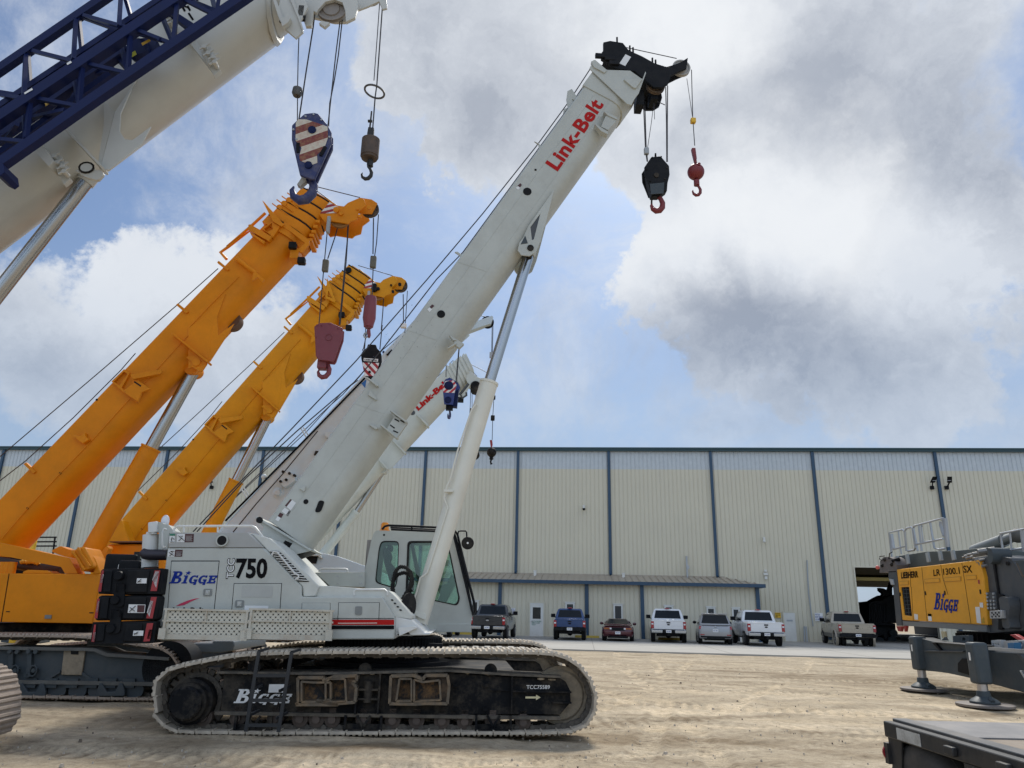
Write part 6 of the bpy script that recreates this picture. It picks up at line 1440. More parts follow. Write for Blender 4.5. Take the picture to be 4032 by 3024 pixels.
# ---------------------------------------------------------------- the orange crane
OF = Fr(0, 14.0, math.atan(.06))
def front_orange():
    fr = OF; e, bo, bp, pl, P = orange_crane(fr, ident, M['orange'], 'bright orange telescopic crawler crane at the left with grey track frames', True)
    y0 = 1.75; ym = y0+.475
    # hull
    yb = .55
    MB().plate(fr.pts(ZU((-380,1500),(1450,1510),(1450,1610)) + ZL((655,638),(8,628),(-140,628)), yb), yb, 3.6).build('superstructure_side', M['orange'], e, bevel=.02)
    g = MB()
    for u in ((65,285),(8,630)),: a, b = fr.at(*ZL(u[0])[0], yb), fr.at(*ZL(u[1])[0], yb); g.add([(a[0]-.008, yb-.003, a[1]), (a[0]+.008, yb-.003, a[1]), (b[0]+.008, yb-.003, b[1]), (b[0]-.008, yb-.003, b[1])], [(3, 2, 1, 0)])
    g.build('panel_gap', M['kdec'], e, rec=False)
    for q in (ZL((322,602),(360,602),(365,580),(325,579)), ZL((43,557),(70,557),(72,550),(44,550)), ZL((632,566),(662,566),(662,558),(632,558))): decal(e, fr, q, yb, M['black'], 'panel_latch')
    MB().plate(fr.pts(ZL((318,603),(364,603),(368,577),(322,577)), yb), yb-.02, yb-.0055).build('step_recess', MATS['latch_grey'], e)
    # walk-over cover and boom-foot frame
    pl(ZU((0,1060),(1010,1280),(1130,1505),(940,1505),(885,1410),(530,1345),(160,1270),(0,1250)), yb+.1, yb+.4, 'boom_frame_side', par=e, bev=.03)
    pl(ZU((-300,1000),(0,1062),(0,1250),(-300,1190)), yb+.1, yb+.4, 'boom_frame_rear', par=e, bev=.02)
    pl(ZU((750,1170),(860,1110),(890,1110),(1010,1160),(1070,1170),(1020,1280),(870,1235),(760,1195)), yb+.9, yb+1.2, 'foot_cover', par=e, bev=.02)
    pl(ZU((1010,1190),(1160,1120),(1230,1120),(1345,1360),(1340,1420),(1180,1480),(1090,1280)), yb-.15, yb+.5, 'tilted_cover', par=e, bev=.03)
    rb = MB()
    for a, b in (((1060,1170),(1240,1450)), ((1135,1130),(1310,1400))): rb.bar(fr.p3(*ZU(a)[0], yb-.17), fr.p3(*ZU(b)[0], yb-.17), .05, .03)
    rb.build('cover_ribs', M['orange'], e)
    pl(ZU((1240,1120),(1380,1290),(1450,1480),(1450,1510),(1340,1510),(1380,1400)), yb+.0, yb+.4, 'deck_end', par=e, bev=.02)
    pl(ZU((330,1480),(400,1450),(680,1460),(770,1505),(330,1505)), yb+.05, yb+.4, 'deck_cover', par=e, bev=.01)
    m2 = MB()
    for x in (40, 100, 170): p = fr.p3(*ZU((x, 1450))[0], yb+.2); m2.cyl(p-Vector((0, 0, .12)), p+Vector((0, 0, .14)), .07, n=16)
    m2.build('filler_necks', M['orange'], e)
    MB().cyl(fr.p3(*ZU((-200,1300))[0], yb+.8), fr.p3(*ZU((620,1440))[0], yb+.8), .09, n=18).cyl(fr.p3(*ZU((520,1430))[0], yb+.8), fr.p3(*ZU((900,1440))[0], yb+.8), .12, n=18).build('winch_pipe', mat('dark_brown_steel', (.06, .045, .045), .5, .4), e)
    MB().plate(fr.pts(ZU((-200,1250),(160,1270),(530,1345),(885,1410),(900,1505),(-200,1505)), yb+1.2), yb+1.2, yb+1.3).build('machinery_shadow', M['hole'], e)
    yl = MB(); rnd = random.Random(4)
    for i in range(7): p = fr.p3(*ZU((300+i*38, 1350+rnd.uniform(-10, 15)))[0], yb+.7); yl.cyl(p, p+Vector((.05, 0, .03)), .04, n=10)
    yl.build('yellow_fittings', M['ydec'], e)
    # tail black bits under the hull
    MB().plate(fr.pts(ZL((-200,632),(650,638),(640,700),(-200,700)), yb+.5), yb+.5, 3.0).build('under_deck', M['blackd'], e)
    # crawler
    tp = fr.pts(ZL((-300,712),(0,715),(300,716),(640,722)), 0.) + fr.pts([(640,2528),(700,2535),(745,2556),(772,2590),(790,2640),(792,2690),(775,2725),(740,2740)], .92) + fr.pts(ZV((1800,1165),(1000,1150),(0,1125)) + [(0,2757),(-300,2750),(-420,2700),(-430,2550)], 0.)
    zmin = min(z for x, z in tp); tp = [(x, z-zmin) for x, z in tp]
    crawler_track(e, tp, 0., .92, 84, mat('pale_dust_track', (.42, .34, .27), .85, var=.2, vscale=6, grime=(.2, .15, .12), gamt=.4, gscale=8, bump=.005))
    crawler_track(e, tp, 3.4, .92, 84, MATS['pale_dust_track'])
    yf = .12
    for y_ in (yf, 3.55):
        q = fr.pts(ZV((-500,375),(0,388),(870,400),(1000,400),(1180,470),(1250,490),(2100,540),(2065,720),(1980,870),(1900,905),(1000,880),(0,865),(-500,850)), yf)
        MB().plate(q, y_, y_+.6).build('track_frame', M['slate'], e, bevel=.015)
        fl = MB(); tt = fr.pts(ZV((-500,368),(0,378),(880,392),(1040,400),(1210,470),(2110,530)), yf)
        for i in range(len(tt)-1): fl.bar((tt[i][0], y_+.3, tt[i][1]), (tt[i+1][0], y_+.3, tt[i+1][1]), .78, .05)
        bb = fr.pts(ZV((-500,845),(0,862),(1000,878),(1950,895)), yf)
        for i in range(len(bb)-1): fl.bar((bb[i][0], y_+.3, bb[i][1]), (bb[i+1][0], y_+.3, bb[i+1][1]), .74, .06)
        fl.build('frame_flange', mat('dusty_slate', (.13, .13, .12), .8, var=.3, vscale=6), e)
    rl = MB()
    for u in (-230, 80, 385, 685, 970, 1240, 1510):
        x = fr.at(*ZV((u, 900))[0], yf)[0]; z = fr.at(*ZV((u, 930))[0], yf)[1]
        MB().lathe((x+.1, yf+.0, z-.06), (0, 1, 0), [(0, .04), (0, .15), (.1, .15), (.12, .12), (.4, .12), (.42, .15), (.5, .15)], 20).box(x-.1, x+.1, yf-.05, yf+.05, z-.02, z+.13).build('track_roller', M['slate'], e)
    for u in (90, 1240):
        q = fr.pts(ZV((u-210,1060),(u-200,1000),(u-170,890),(u-130,890),(u-60,1010),(u+60,1010),(u+120,890),(u+170,890),(u+200,1000),(u+200,1060),(u+180,1075),(u-190,1075)), yf-.1); MB().plate(q, yf-.1, yf-.04).build('roller_guard', M['slate'], e, bevel=.01)
    pk = ZV((560,385),(870,385),(815,770),(515,765)); MB().plate(fr.pts(pk, yf-.05), yf-.05, yf-.005).build('mud_filled_pocket', M['tarp'], e, bevel=.01, label='square pocket in the track frame packed with dry mud')
    MB().plate(fr.pts(ZV((655,400),(770,400),(765,470),(660,465)), yf-.06), yf-.06, yf-.051).build('pocket_opening', M['hole'], e)
    for (a, b) in (((510,715),(350,810)), ((820,735),(970,835))): MB().bar(fr.p3(*ZV(a)[0], yf-.02), fr.p3(*ZV(b)[0], yf-.02), .05, .04).build('frame_rib', M['slate'], e)
    for du in (0, -270):
        k = MB(); k.plate(fr.pts(ZV((30+du,420),(90+du,420),(75+du,780),(5+du,780)), yf-.08), yf-.08, yf-.0)
        for u in ((45,425),(150,430),(45,770),(15,770),(120,700)): p = fr.p3(*ZV((u[0]+du, u[1]))[0], yf-.1); k.cyl((p.x, yf-.12, p.z), (p.x, yf+.0, p.z), .035, n=10)
        p = fr.p3(*ZV((110+du,705))[0], yf-.1); k.tube([(p.x+.06*math.cos(t), yf-.1, p.z+.09*math.sin(t)) for t in [i*.7 for i in range(9)]], .014, closed=True)
        k.build('hinge_bracket', M['slate'], e)
    # idler behind the black counterweight of the crane in front
    c = fr.p3(*ZV((2080,640))[0], .2); MB().lathe((c.x, .12, c.z), (0, 1, 0), [(0, .1), (0, .42), (.6, .42), (.6, .1)], 36).build('idler_wheel', M['black'], e)
    # cross beam parts glimpsed under the light grey crane
    pl(ZA((340,1500),(560,1500),(560,1480),(760,1480),(765,1520),(750,1570),(640,1590),(420,1590),(350,1560)), 1.0, 3.4, 'cross_beam', m_=mat('blue_grey_beam', (.15, .18, .20), .5), par=e, bev=.02)
    # operator's cab at the front, partly hidden: side window and flat roof
    cabq = ZU((1570,1080),(2230,1075),(2400,1100),(2400,1600),(1480,1600),(1470,1380)); win = ZU((1970,1195),(2230,1195),(2230,1520),(1935,1520))
    MB().plate(fr.pts(cabq, 2.7), 2.7, 3.6, []).build('cab', M['orange'], e, bevel=.03)
    MB().plate(fr.pts(ZU((1950,1190),(2300,1190),(2300,1430),(1935,1430)), 2.69), 2.685, 2.697).build('cab_window', M['gdark2'], e)
    MB().plate(fr.pts(ZU((2030,1290),(2090,1290),(2090,1220),(2040,1215)), 2.67), 2.675, 2.684).build('window_view', mat('pane_green', (.2, .3, .25), .3), e)
    MB().plate(fr.pts(ZU((1590,1035),(2300,1030),(2300,1050),(1590,1052)), 2.6), 2.6, 3.7).build('cab_roof_rail', mat('brownish_rail', (.18, .12, .1), .6), e)
    pl(ZU((1400,1290),(1520,1130),(1560,1100),(1580,1140),(1450,1400),(1400,1400)), 1.4, 1.6, 'hose_guard', par=e, bev=.01)
    # ---- hanging gear
    def R3(lst, off, nm='hoist_rope', r=.012): return rope(e, [fr.p3(*u, off) for u in lst], r, nm)
    R3(Z5((1075,580),(1035,1000),(985,1590)), ym-.15); R3(Z5((1300,470),(1290,700),(1270,900),(1235,1290),(1205,1600)), ym-.15); R3(Z5((1308,470),(1282,900),(1215,1600)), ym+.1)
    R3(Z5((1632,400),(1612,700),(1575,960),(1562,1290)), y0+.42); 
    R3(Z5((1205,480),(1160,640),(1080,880)), ym-.15, 'switch_chain', .014); R3(Z5((1578,440),(1575,650),(1572,830)), y0+.40, 'switch_chain', .014)
    for u, o_ in (((1055,960), ym-.15), ((1575,920), y0+.42)):
        p = fr.p3(*Z5(u)[0], o_); MB().box(p.x-.07, p.x+.07, p.y-.06, p.y+.06, p.z-.15, p.z+.15).build('limit_weight', mat('khaki_steel', (.14, .13, .10), .6), e, bevel=.02)
    hf = new_hook_frame(fr, Z5((1095,1900))[0], ym)
    h = hf.empty('hook_block', 'dusty maroon hook block hanging in front of the amber boom', 'hook block', 'hook blocks')
    pq = ZO((760,1300),(870,1225),(1120,1215),(1380,1330),(1375,1500),(1330,1700))+[(1318,1420),(1263,1433),(1240,1395),(1237,1300)]
    for ya in (-.22, -.02): MB().plate(hf.pts([(1237,1285),(1257,1272),(1302,1270),(1350,1291),(1347,1330),(1318,1415),(1312,1423),(1252,1415),(1243,1400),(1240,1330)], -.22), ya, ya+.05).build('cheek_plate', M['maroon'], h, bevel=.015)
    MB().plate(hf.pts([(1245,1300),(1340,1300),(1315,1410),(1250,1405)], -.16), -.165, -.025).build('block_frame', M['maroon'], h)
    bt = MB()
    for u in ((820,1280),(915,1278),(1100,1250),(1265,1340),(1360,1370),(795,1530),(1330,1615)): p = hf.p3(*ZO(u)[0], -.22); bt.cyl((p.x, -.24, p.z), (p.x, -.22, p.z), .018, n=8)
    p = hf.p3(*ZO((1075,1540))[0], -.22); bt.tube([(p.x+.075*math.cos(t*.524), -.226, p.z+.075*math.sin(t*.524)) for t in range(12)], .008, closed=True)
    bt.build('block_bolts', M['maroon'], h)
    MB().box(*(lambda p: (p.x-.1, p.x+.1, -.12, .12, p.z-.12, p.z+.1))(hf.p3(1270, 1435))).build('hook_yoke', M['maroon'], h, bevel=.02)
    hk = MB(); hook_shape(hk, hf.p3(1277, 1465), .33, fat=1.15); hk.build('hook', M['maroon'], h)
    hf = new_hook_frame(fr, (1458,1200), y0+.42)
    h = hf.empty('ball_hook', 'long maroon cylindrical weight with small hook in front of the amber crane head', 'ball hook', 'ball hooks')
    c = hf.p3(1461, 1166); s_ = 1/166.; MB().lathe(c, (0, 0, -1), [(0, 10*s_), (3*s_, 20*s_), (12*s_, 23*s_), (60*s_, 24*s_), (93*s_, 25*s_), (115*s_, 20*s_), (128*s_, 18*s_), (130*s_, 12*s_), (134*s_, 12*s_)], 28).build('weight', M['maroon'], h)
    MB().plate(hf.pts([(1446,1293),(1457,1293),(1459,1316),(1455,1327),(1448,1327),(1445,1312)], -.05), -.05, .05).build('hook', M['maroon'], h, bevel=.02)
    q = hf.p3(1441, 1320); MB().tube([q+Vector((.05*math.cos(t), 0, .06*math.sin(t))) for t in [i*.8 for i in range(8)]], .018, closed=True).build('shackle', M['greyl'], h)
front_orange()
# ---------------------------------------------------------------- the amber crane behind it
AF = Fr(0, 19.0, math.atan(.06))
def rear_amber():
    fr = AF; e, bo, bp, pl, P = orange_crane(fr, aff, M['amber'], 'amber telescopic crawler crane directly behind the bright orange one', False)
    y0 = 1.75; ym = y0+.475
    sheave(MB(), fr.p3(*ZO((1610,140))[0], y0+.5), .17, .08).build('top_sheave', M['wdec'], bo)
    pl(Z5((1262,1090),(1310,990),(1345,1010),(1560,1130),(1450,1240),(1330,1160)), y0+.12, y0+.17, 'head_extension')
    MB().add([(a, y0+.112, b) for a, b in fr.pts(Z5((1405,1118),(1445,1090),(1395,1058),(1370,1085)), y0+.12)], [(0, 1, 2, 3)]).build('head_label', M['wdec'], bo, rec=False)
    for u in ((1308,1005),(1585,1205)): p = fr.p3(*Z5(u)[0], y0); MB().cyl((p.x, y0-.03, p.z), (p.x, y0+.12, p.z), .085, n=20).build('head_roller', M['black'], bo)
    pl(Z5((1072,1085),(1165,1335),(1155,1360),(1060,1310)), y0-.2, y0-.14, 'folded_plate', holes=[Z5((1085,1230),(1130,1310),(1075,1290))])
    yb = .55
    pl([(355,2150),(640,2165),(830,2200),(830,2420),(355,2420)], yb, 3.4, 'superstructure_side', par=e, bev=.02)
    pl([(430,2050),(478,2045),(520,2160),(420,2165)], yb+.4, yb+.8, 'foot_cover', par=e, bev=.02)
    tp = fr.pts([(100,2520),(700,2512)], 0.) + fr.pts([(960,2512),(1010,2524),(1034,2545),(1042,2580),(1030,2610),(990,2622)], .92) + fr.pts([(700,2648),(100,2640)], 0.)
    zm = min(z for x, z in tp); tp = [(x, z-zm) for x, z in tp]
    crawler_track(e, tp, 0., .92, 70, MATS['pale_dust_track']); MB().plate(fr.pts([(150,2545),(960,2545),(980,2620),(150,2620)], .15), .15, .7).build('track_frame', M['slate'], e)
    c = fr.p3(975, 2580, .2); MB().lathe((c.x, .15, c.z), (0, 1, 0), [(0, .1), (0, .38), (.5, .38), (.5, .1)], 30).build('idler_wheel', M['black'], e)
    def R3(lst, off, nm='hoist_rope', r=.013): return rope(e, [fr.p3(*u, off) for u in lst], r, nm)
    R3(Z6((105,430),(70,600),(60,620)), ym-.2, r=.015); R3([(1440,1290),(1437,1360),(1430,1420)], ym-.1); R3(Z5((1690,1250),(1680,1450),(1662,1659)) + Z6((232,400),(212,610)), ym-.1, r=.015)
    R3(Z6((452,100),(428,480)), y0+.42, r=.011); R3(Z6((415,130),(418,380)), y0+.4, 'switch_chain', .014)
    p = fr.p3(*Z6((418,408))[0], y0+.42); MB().box(p.x-.09, p.x+.09, p.y-.07, p.y+.07, p.z-.06, p.z+.08).build('limit_weight', M['wdec'], e, bevel=.02)
    hf = new_hook_frame(fr, ZM((610,650))[0], ym)
    h = hf.empty('hook_block', 'black hook block with white name strip above red and white stripes', 'hook block', 'hook blocks')
    o_ = ZM((545,305),(720,315),(750,400),(825,470),(835,640),(800,760),(640,1040),(530,1040),(470,960),(400,620),(395,520),(440,440),(520,380))
    for ya in (-.2, -.02): MB().plate(hf.pts(o_, -.2), ya, ya+.05).build('cheek_plate', M['black'], h, bevel=.015)
    stripes(hf, hf.pts(ZM((425,705),(790,715),(755,860),(665,1000),(480,1000),(450,880)), -.2), -.2, 7, h, [M['wdec'], M['rdec']], slope=-1.)
    p = hf.p3(*ZM((583,915))[0], -.2); MB().cyl((p.x, -.23, p.z), (p.x, -.207, p.z), .04, n=16).build('centre_pin', M['black'], h)
    st = MB().add([(a, -.208, b) for a, b in hf.pts(ZM((452,672),(765,690),(770,630),(455,608)), -.2)], [(0, 1, 2, 3)]).build('name_strip', M['wdec'], h, rec=False)
    word(st, hf, 'LIEBHERR', ZM((470,658))[0], ZM((748,676))[0], ZM((472,628))[0], -.2, M['kdec'], 'maker_lettering', d=.012, offset=.03)
rear_amber()
# ================================================================== BIG WHITE CRANE WITH BLUE LATTICE JIB (upper left)
GF = Fr(0, 9.75, math.atan(.06))
def big_white():
    fr = GF; e = fr.empty('crawler_crane', 'large ivory crane at upper left with stowed navy lattice jib along its boom', 'crane', 'crawler cranes'); iv = M['ivory']
    y0, W = 2.0, 1.25; ym = y0+W/2
    bo, bp = loft_boom(e, fr, (-1500,1474), (1085,-249), (-1500,2065), (1085,125), y0, W, iv, crease=.55)
    def pl(lst, ya, yb, name, m_=iv, par=bo, bev=.006, holes=()): return MB().plate(fr.pts(lst, ya), ya, yb, [fr.pts(h, ya) for h in holes]).build(name, m_, par, bevel=bev)
    MB().loft(section(bp, .992, 1.0, .06, W, .55)).loft(section(bp, 1.0, 1.024, -.06, W, .55)).loft(section(bp, 1.024, 1.032, .0, W, .55)).loft(section(bp, 1.032, 1.052, -.12, W, .55)).loft(section(bp, 1.052, 1.058, -.05, W, .55)).build('telescope_sections', iv, bo, bevel=.01)
    # head
    pl(Z2((240,-60),(430,-60),(470,60),(400,190),(430,270),(365,330),(270,250),(200,120)), y0-.0, y0+.06, 'head_flange')
    pl(Z2((380,-60),(900,-60),(905,60),(880,150),(800,190),(795,90),(770,20),(700,-5),(620,15),(560,80),(545,110),(520,95),(515,130),(500,225),(450,225),(425,150),(400,60)), y0+.2, y0+.28, 'head_plate')
    pl(Z2((590,180),(660,195),(615,235),(565,200)), y0+.2, y0+.28, 'guard_tab')
    pl(Z2((160,-20),(185,-20),(260,160),(230,190),(205,120)), y0-.06, y0-.001, 'collar_rib'); pl(Z2((230,170),(300,120),(320,150),(300,190),(245,230)), y0-.12, y0-.001, 'collar_clamp'); pl(Z2((290,-60),(330,-60),(430,250),(425,280),(380,150)), y0-.04, y0-.001, 'collar_rib')
    pl(Z2((330,-60),(900,-60),(905,60),(880,150),(790,190),(700,190),(520,150),(420,150),(400,60)), y0+.95, y0+1.02, 'head_plate')
    sb = MB()
    for k in range(6): sheave(sb, fr.p3(*Z2((675,85))[0], y0+.33+k*.10), .285, .085)
    sb.build('head_sheaves', mat('sheave_brown', (.25, .22, .19), .5, var=.2), bo)
    sheave(MB(), fr.p3(*Z2((1010,-30))[0], y0+.55), .22, .08).build('nose_sheave', MATS['sheave_cast'], bo)
    pl(Z2((860,-60),(1150,-60),(1160,70),(1120,80),(1090,10),(980,60),(900,90)), y0+.42, y0+.47, 'nose_arm')
    p = fr.p3(*Z2((420,110))[0], y0+.1); MB().box(p.x-.07, p.x+.07, y0, y0+.15, p.z-.18, p.z+.1).build('switch_box', M['black'], bo, bevel=.02)
    for u in ((235,190),): c = fr.p3(*Z2(u)[0], y0); MB().cyl((c.x, y0-.02, c.z), (c.x, y0+.01, c.z), .03, n=10).build('pin_hole', M['black'], bo)
    # wedge-shaped cylinder seat
    for ya in (y0-.03, y0+W+.0): pl(Z1((1315,1100),(1235,1255),(950,1480),(870,1475),(1000,975),(1190,690),(1165,665),(1170,670),(1175,680),(1120,830),(1050,990),(1040,1140),(1085,1210),(1150,1220)), ya, ya+.03, 'seat_plate', m_=mat('bright_seat_grey', (.60, .61, .57), .4, var=.06))
    pl(Z1((905,880),(1000,970),(870,1470),(850,1440),(900,1100)), y0-.028, y0-.0, 'seat_side')
    pl(Z1((555,1120),(575,1112),(880,1430),(865,1445)), y0-.2, y0+.1, 'seat_rib')
    pl(rounded(Z1((650,1480),(750,1490),(870,1475),(905,1510),(850,1570),(740,1540)), 8), y0-.1, y0-.031, 'rod_bearing')
    c = fr.p3(*Z1((780,1492))[0], y0); MB().tube([(c.x+.12*math.cos(t*.524), y0-.115, c.z+.1*math.sin(t*.524)) for t in range(12)], .018, closed=True).build('bearing_ring', M['blackd'], bo); MB().cyl((c.x, y0-.12, c.z), (c.x, y0+.1, c.z), .10, n=20).build('lug_pin', iv, bo)
    # rod of the lift cylinder
    A = fr.p3(350, 700, ym); B_ = fr.p3(-330, 1565, ym); MB().cyl(A, A.lerp(B_, 1.5), .132, n=40).build('cylinder_rod', M['chrome'], e)
    MB().cyl(A.lerp(B_, -.02), A.lerp(B_, .025), .155, n=30).build('rod_head', iv, e)
    # jib supports on the boom side
    def clamp(c, s=1.0):
        x, y = c
        q = [(x+a*s, y+b*s) for a, b in ((-55,-52),(-35,-62),(55,45),(78,72),(52,95),(40,70))]
        m_ = pl(q, y0-.10, y0-.0, 'jib_support')
        q = [(x+a*s, y+b*s) for a, b in ((0,-5),(40,-22),(62,20),(30,48))]; pl(q, y0-.2, y0-.10, 'support_block')
        k = MB()
        for a, b in ((20,-10),(35,15),(55,30),(60,50)): p = fr.p3(x+a*s, y+b*s, y0-.2); k.cyl((p.x, y0-.28, p.z), (p.x, y0-.12, p.z), .04*s, n=10).bar((p.x-.08, y0-.26, p.z-.06), (p.x+.08, y0-.26, p.z+.08), .03)
        k.build('support_fittings', iv, bo)
    clamp(Z1((1745,450))[0]); clamp(Z1((440,1400))[0]); clamp(Z1((1420,150))[0], .6)
    pl(Z1((252,1262),(330,1208),(470,1400),(425,1450)), y0-.35, y0-.05, 'jib_saddle')
    nv = M['navy']
    # ---- lattice jib
    J = e; ja, jb, jc, jd = 1.45, .85, .75, 1.35
    def L3(l, off): return [fr.p3(*u, off) for u in Z1(*l)]
    def chord(l, off, w, name='jib_chord'):
        p = L3(l, off); mb = MB()
        for i in range(len(p)-1): mb.bar(p[i], p[i+1], w, w)
        mb.build(name, nv, jib)
    jib = MB().bar(*L3(((-700,1090),(1000,-75)), ja), .135).build('lattice_jib', nv, e, label='navy lattice jib stowed along the boom')
    chord(((-700,1520),(0,1040),(1600,-30),(2300,-500)), jb, .17); chord(((-700,1390),(0,930),(1390,5),(2000,-400)), jd, .10)
    chord(((-700,1930),(0,1440),(870,835),(2110,-5),(2800,-480)), jc, .15); chord(((-700,1660),(0,1190),(930,540),(1110,420)), jd, .16)
    chord(((-700,1810),(0,1340),(960,650)), jd-.2, .10)
    lat = MB(); nd = 0
    segs = [(((225,470),(208,830)),ja,jb),(((240,470),(268,830)),ja,jd),(((662,150),(640,520)),ja,jb),(((682,150),(720,490)),ja,jd),(((1055,-70),(1036,230)),ja,jb),(((1085,-40),(1180,280)),ja,jd),
            (((270,440),(680,545)),ja,jb),(((710,130),(1105,242)),ja,jb),(((720,150),(1010,255)),ja,jd),(((0,805),(205,838)),ja,jd),(((0,825),(215,860)),ja,jb),
            (((208,930),(222,1212)),jd,jc),(((262,900),(228,1212)),jb,jc),(((640,640),(690,905)),jd,jc),(((718,575),(692,895)),jb,jc),(((1042,350),(1112,620)),jd,jc),(((1135,290),(1118,610)),jb,jc),(((1395,105),(1503,362)),jd,jc),(((1545,15),(1512,362)),jb,jc),(((1850,-10),(1880,110)),jd,jc),(((1905,-10),(1888,105)),jb,jc),
            (((330,860),(668,925)),jb,jc),(((290,865),(670,930)),jd,jc),(((755,555),(1108,640)),jb,jc),(((1170,255),(1490,380)),jb,jc),(((1160,280),(1400,350)),jd,jc),(((1600,-5),(1868,130)),jb,jc),(((0,1215),(215,1235)),jb,jc),(((1640,-5),(1880,95)),jd,jc),
            (((-380,830),(-200,1150)),ja,jb),(((-180,740),(-190,1120)),ja,jb),(((-200,1160),(-220,1500)),jb,jc),(((250,1030),(570,960)),jd,jc),(((570,960),(720,720)),jd,jd),(((20,1260),(150,1080)),jd,jc),(((690,660),(940,620)),jd,jd)]
    for (a, b), o0, o1 in segs: lat.bar(fr.p3(*Z1(a)[0], o0), fr.p3(*Z1(b)[0], o1), .062)
    lat.build('jib_lacing', nv, jib)
    pl(Z1((450,850),(930,530),(980,560),(500,880)), jd+.05, jd+.3, 'jib_head_box', m_=nv, par=jib)
    pl(Z1((980,475),(1120,440),(1330,470),(1370,350),(1250,330),(1130,350),(1110,430),(1060,470),(1090,590),(1060,560)), jd, jd+.2, 'pulley_frame', m_=nv, par=jib)
    pl(Z1((1470,50),(1560,120),(1700,210),(1630,240),(1430,80)), 1.6, 1.75, 'jib_strut', m_=nv, par=jib)
    c = fr.p3(*Z1((1205,420))[0], jd-.05); MB().lathe((c.x, jd-.1, c.z), (0, 1, 0), [(0, .05), (0, .17), (.05, .19), (.2, .19)], 24).build('jib_pulley', nv, jib)
    pl(Z1((-60,1400),(30,1430),(40,1500),(0,1530),(-60,1500)), jc-.1, jc+.3, 'jib_foot', m_=nv, par=jib)
    for q, m_ in ((Z1((1250,412),(1320,372),(1310,352),(1238,390)), M['ydec']), (Z1((1130,530),(1200,488),(1185,455),(1120,495)), mat('yellow_green_label', (.5, .5, .05), .5)), (Z1((410,940),(462,905),(450,885),(400,915)), M['ydec'])): MB().add([(a, jd-.24, b) for a, b in fr.pts(q, jd-.2)], [(0, 1, 2, 3)]).build('jib_label', m_, jib, rec=False)
    for q in (Z1((245,855),(315,815),(305,800),(238,842)), Z1((612,602),(650,580),(640,565),(605,585))): MB().add([(a, jb-.095, b) for a, b in fr.pts(q, jb)], [(0, 1, 2, 3)]).build('jib_label', M['wdec'], jib, rec=False)
    put_text('MANITOWOC', [fr.p3(*Z1((1590,100))[0], y0), fr.p3(*Z1((2200,-330))[0], y0), fr.p3(*Z1((1550,40))[0], y0)], 'boom_lettering', M['kdec'], bo, offset=.03) if False else None
    # black lettering fragment behind the jib
    for q in (Z1((1575,55),(1590,40),(1620,95),(1604,105)), Z1((1590,40),(1640,60),(1640,75),(1592,58)), Z1((1625,60),(1640,45),(1665,90),(1650,100)), Z1((1690,10),(1730,-15),(1735,0),(1700,25)), Z1((1650,110),(1690,170),(1675,180),(1635,120))): MB().add([(a, y0-.006, b) for a, b in fr.pts(q, y0)], [(0, 1, 2, 3)]).build('boom_lettering', M['kdec'], bo, rec=False)
    # ---- the crawler end at the lower left
    tp = [(x, z) for x, z in fr.pts([(-2500,2680),(-2380,2640),(-900,2640),(-300,2640),(-60,2640),(0,2652),(50,2680),(78,2740),(84,2810),(70,2880),(30,2925),(-60,2948),(-400,2950),(-900,2950),(-2380,2950),(-2500,2900)], 0.)]
    zm = min(z for x, z in tp); tp = [(x, z-zm) for x, z in tp]
    crawler_track(e, tp, -1.0, 1.0, 74, MATS['pale_dust_track']); crawler_track(e, tp, -4.4, 1.0, 74, MATS['pale_dust_track'])
    xs = [p[0] for p in tp]; MB().box(min(xs)+.3, max(xs)-.5, -.8, -.2, .25, .8).build('track_frame', M['slate'], e, bevel=.03)
    MB().box(min(xs)+1.3, max(xs)-3.2, -3.4, -1.0, .4, .94).build('carbody', M['slate'], e)
    ft = bp(0, .5); MB().box(ft.x-1.5, ft.x+1.3, -4.2, 3.4, .95, max(2.2, ft.z*.8)).build('superstructure_side', iv, e, bevel=.04)
    # ---- ropes, block, weight
    def R3(lst, off, nm='hoist_rope', r=.012): return rope(e, [fr.p3(*u, off) for u in Z2(*lst)], r, nm)
    R3(((398,140),(385,500),(380,750),(378,1060)), ym-.1, r=.010); R3(((535,80),(515,240),(455,620),(392,1040)), ym-.15, r=.014); R3(((765,80),(750,180),(712,480),(670,860),(645,1090)), ym-.15); R3(((775,120),(735,480),(700,700),(660,900),(650,1100)), ym+.1)
    R3(((1095,20),(1075,300),(1045,700)), y0+.5, r=.009); R3(((1120,40),(1098,350),(1070,740),(1055,850),(1035,1110)), y0+.6, r=.013)
    q = fr.p3(*Z2((378,795))[0], ym-.1); MB().lathe(q+Vector((0, 0, .09)), (0, 0, -1), [(0, .05), (.03, .09), (.14, .10), (.2, .07)], 14).build('limit_weight', mat('dull_steel', (.12, .12, .12), .6, .5, grime=(.2, .15, .1)), e)
    q = fr.p3(*Z2((1050,798))[0], y0+.55); mb = MB(); n = 26; mb.tube([q+Vector((.19*math.cos(2*math.pi*i/n), .19*math.sin(2*math.pi*i/n), .035*math.cos(2*math.pi*i/n)*-1.0)) for i in range(n)], .020, closed=True); mb.build('limit_ring', MATS['dull_steel'], e)
    hf = new_hook_frame(fr, Z2((500,1300))[0], ym)
    h = hf.empty('hook_block', 'navy hook block with chipped red and cream stripes under the large ivory boom', 'hook block', 'hook blocks')
    oq = Z2((520,980),(560,990),(640,1085),(676,1155),(672,1250),(530,1560),(500,1568),(490,1500),(520,1510),(540,1490),(400,1480),(410,1530),(395,1540),(328,1215),(330,1090),(375,1045),(440,990))
    oq = Z2((520,980),(560,990),(640,1085),(676,1155),(672,1250),(530,1560),(495,1560),(400,1525),(328,1215),(330,1090),(375,1045),(440,990))
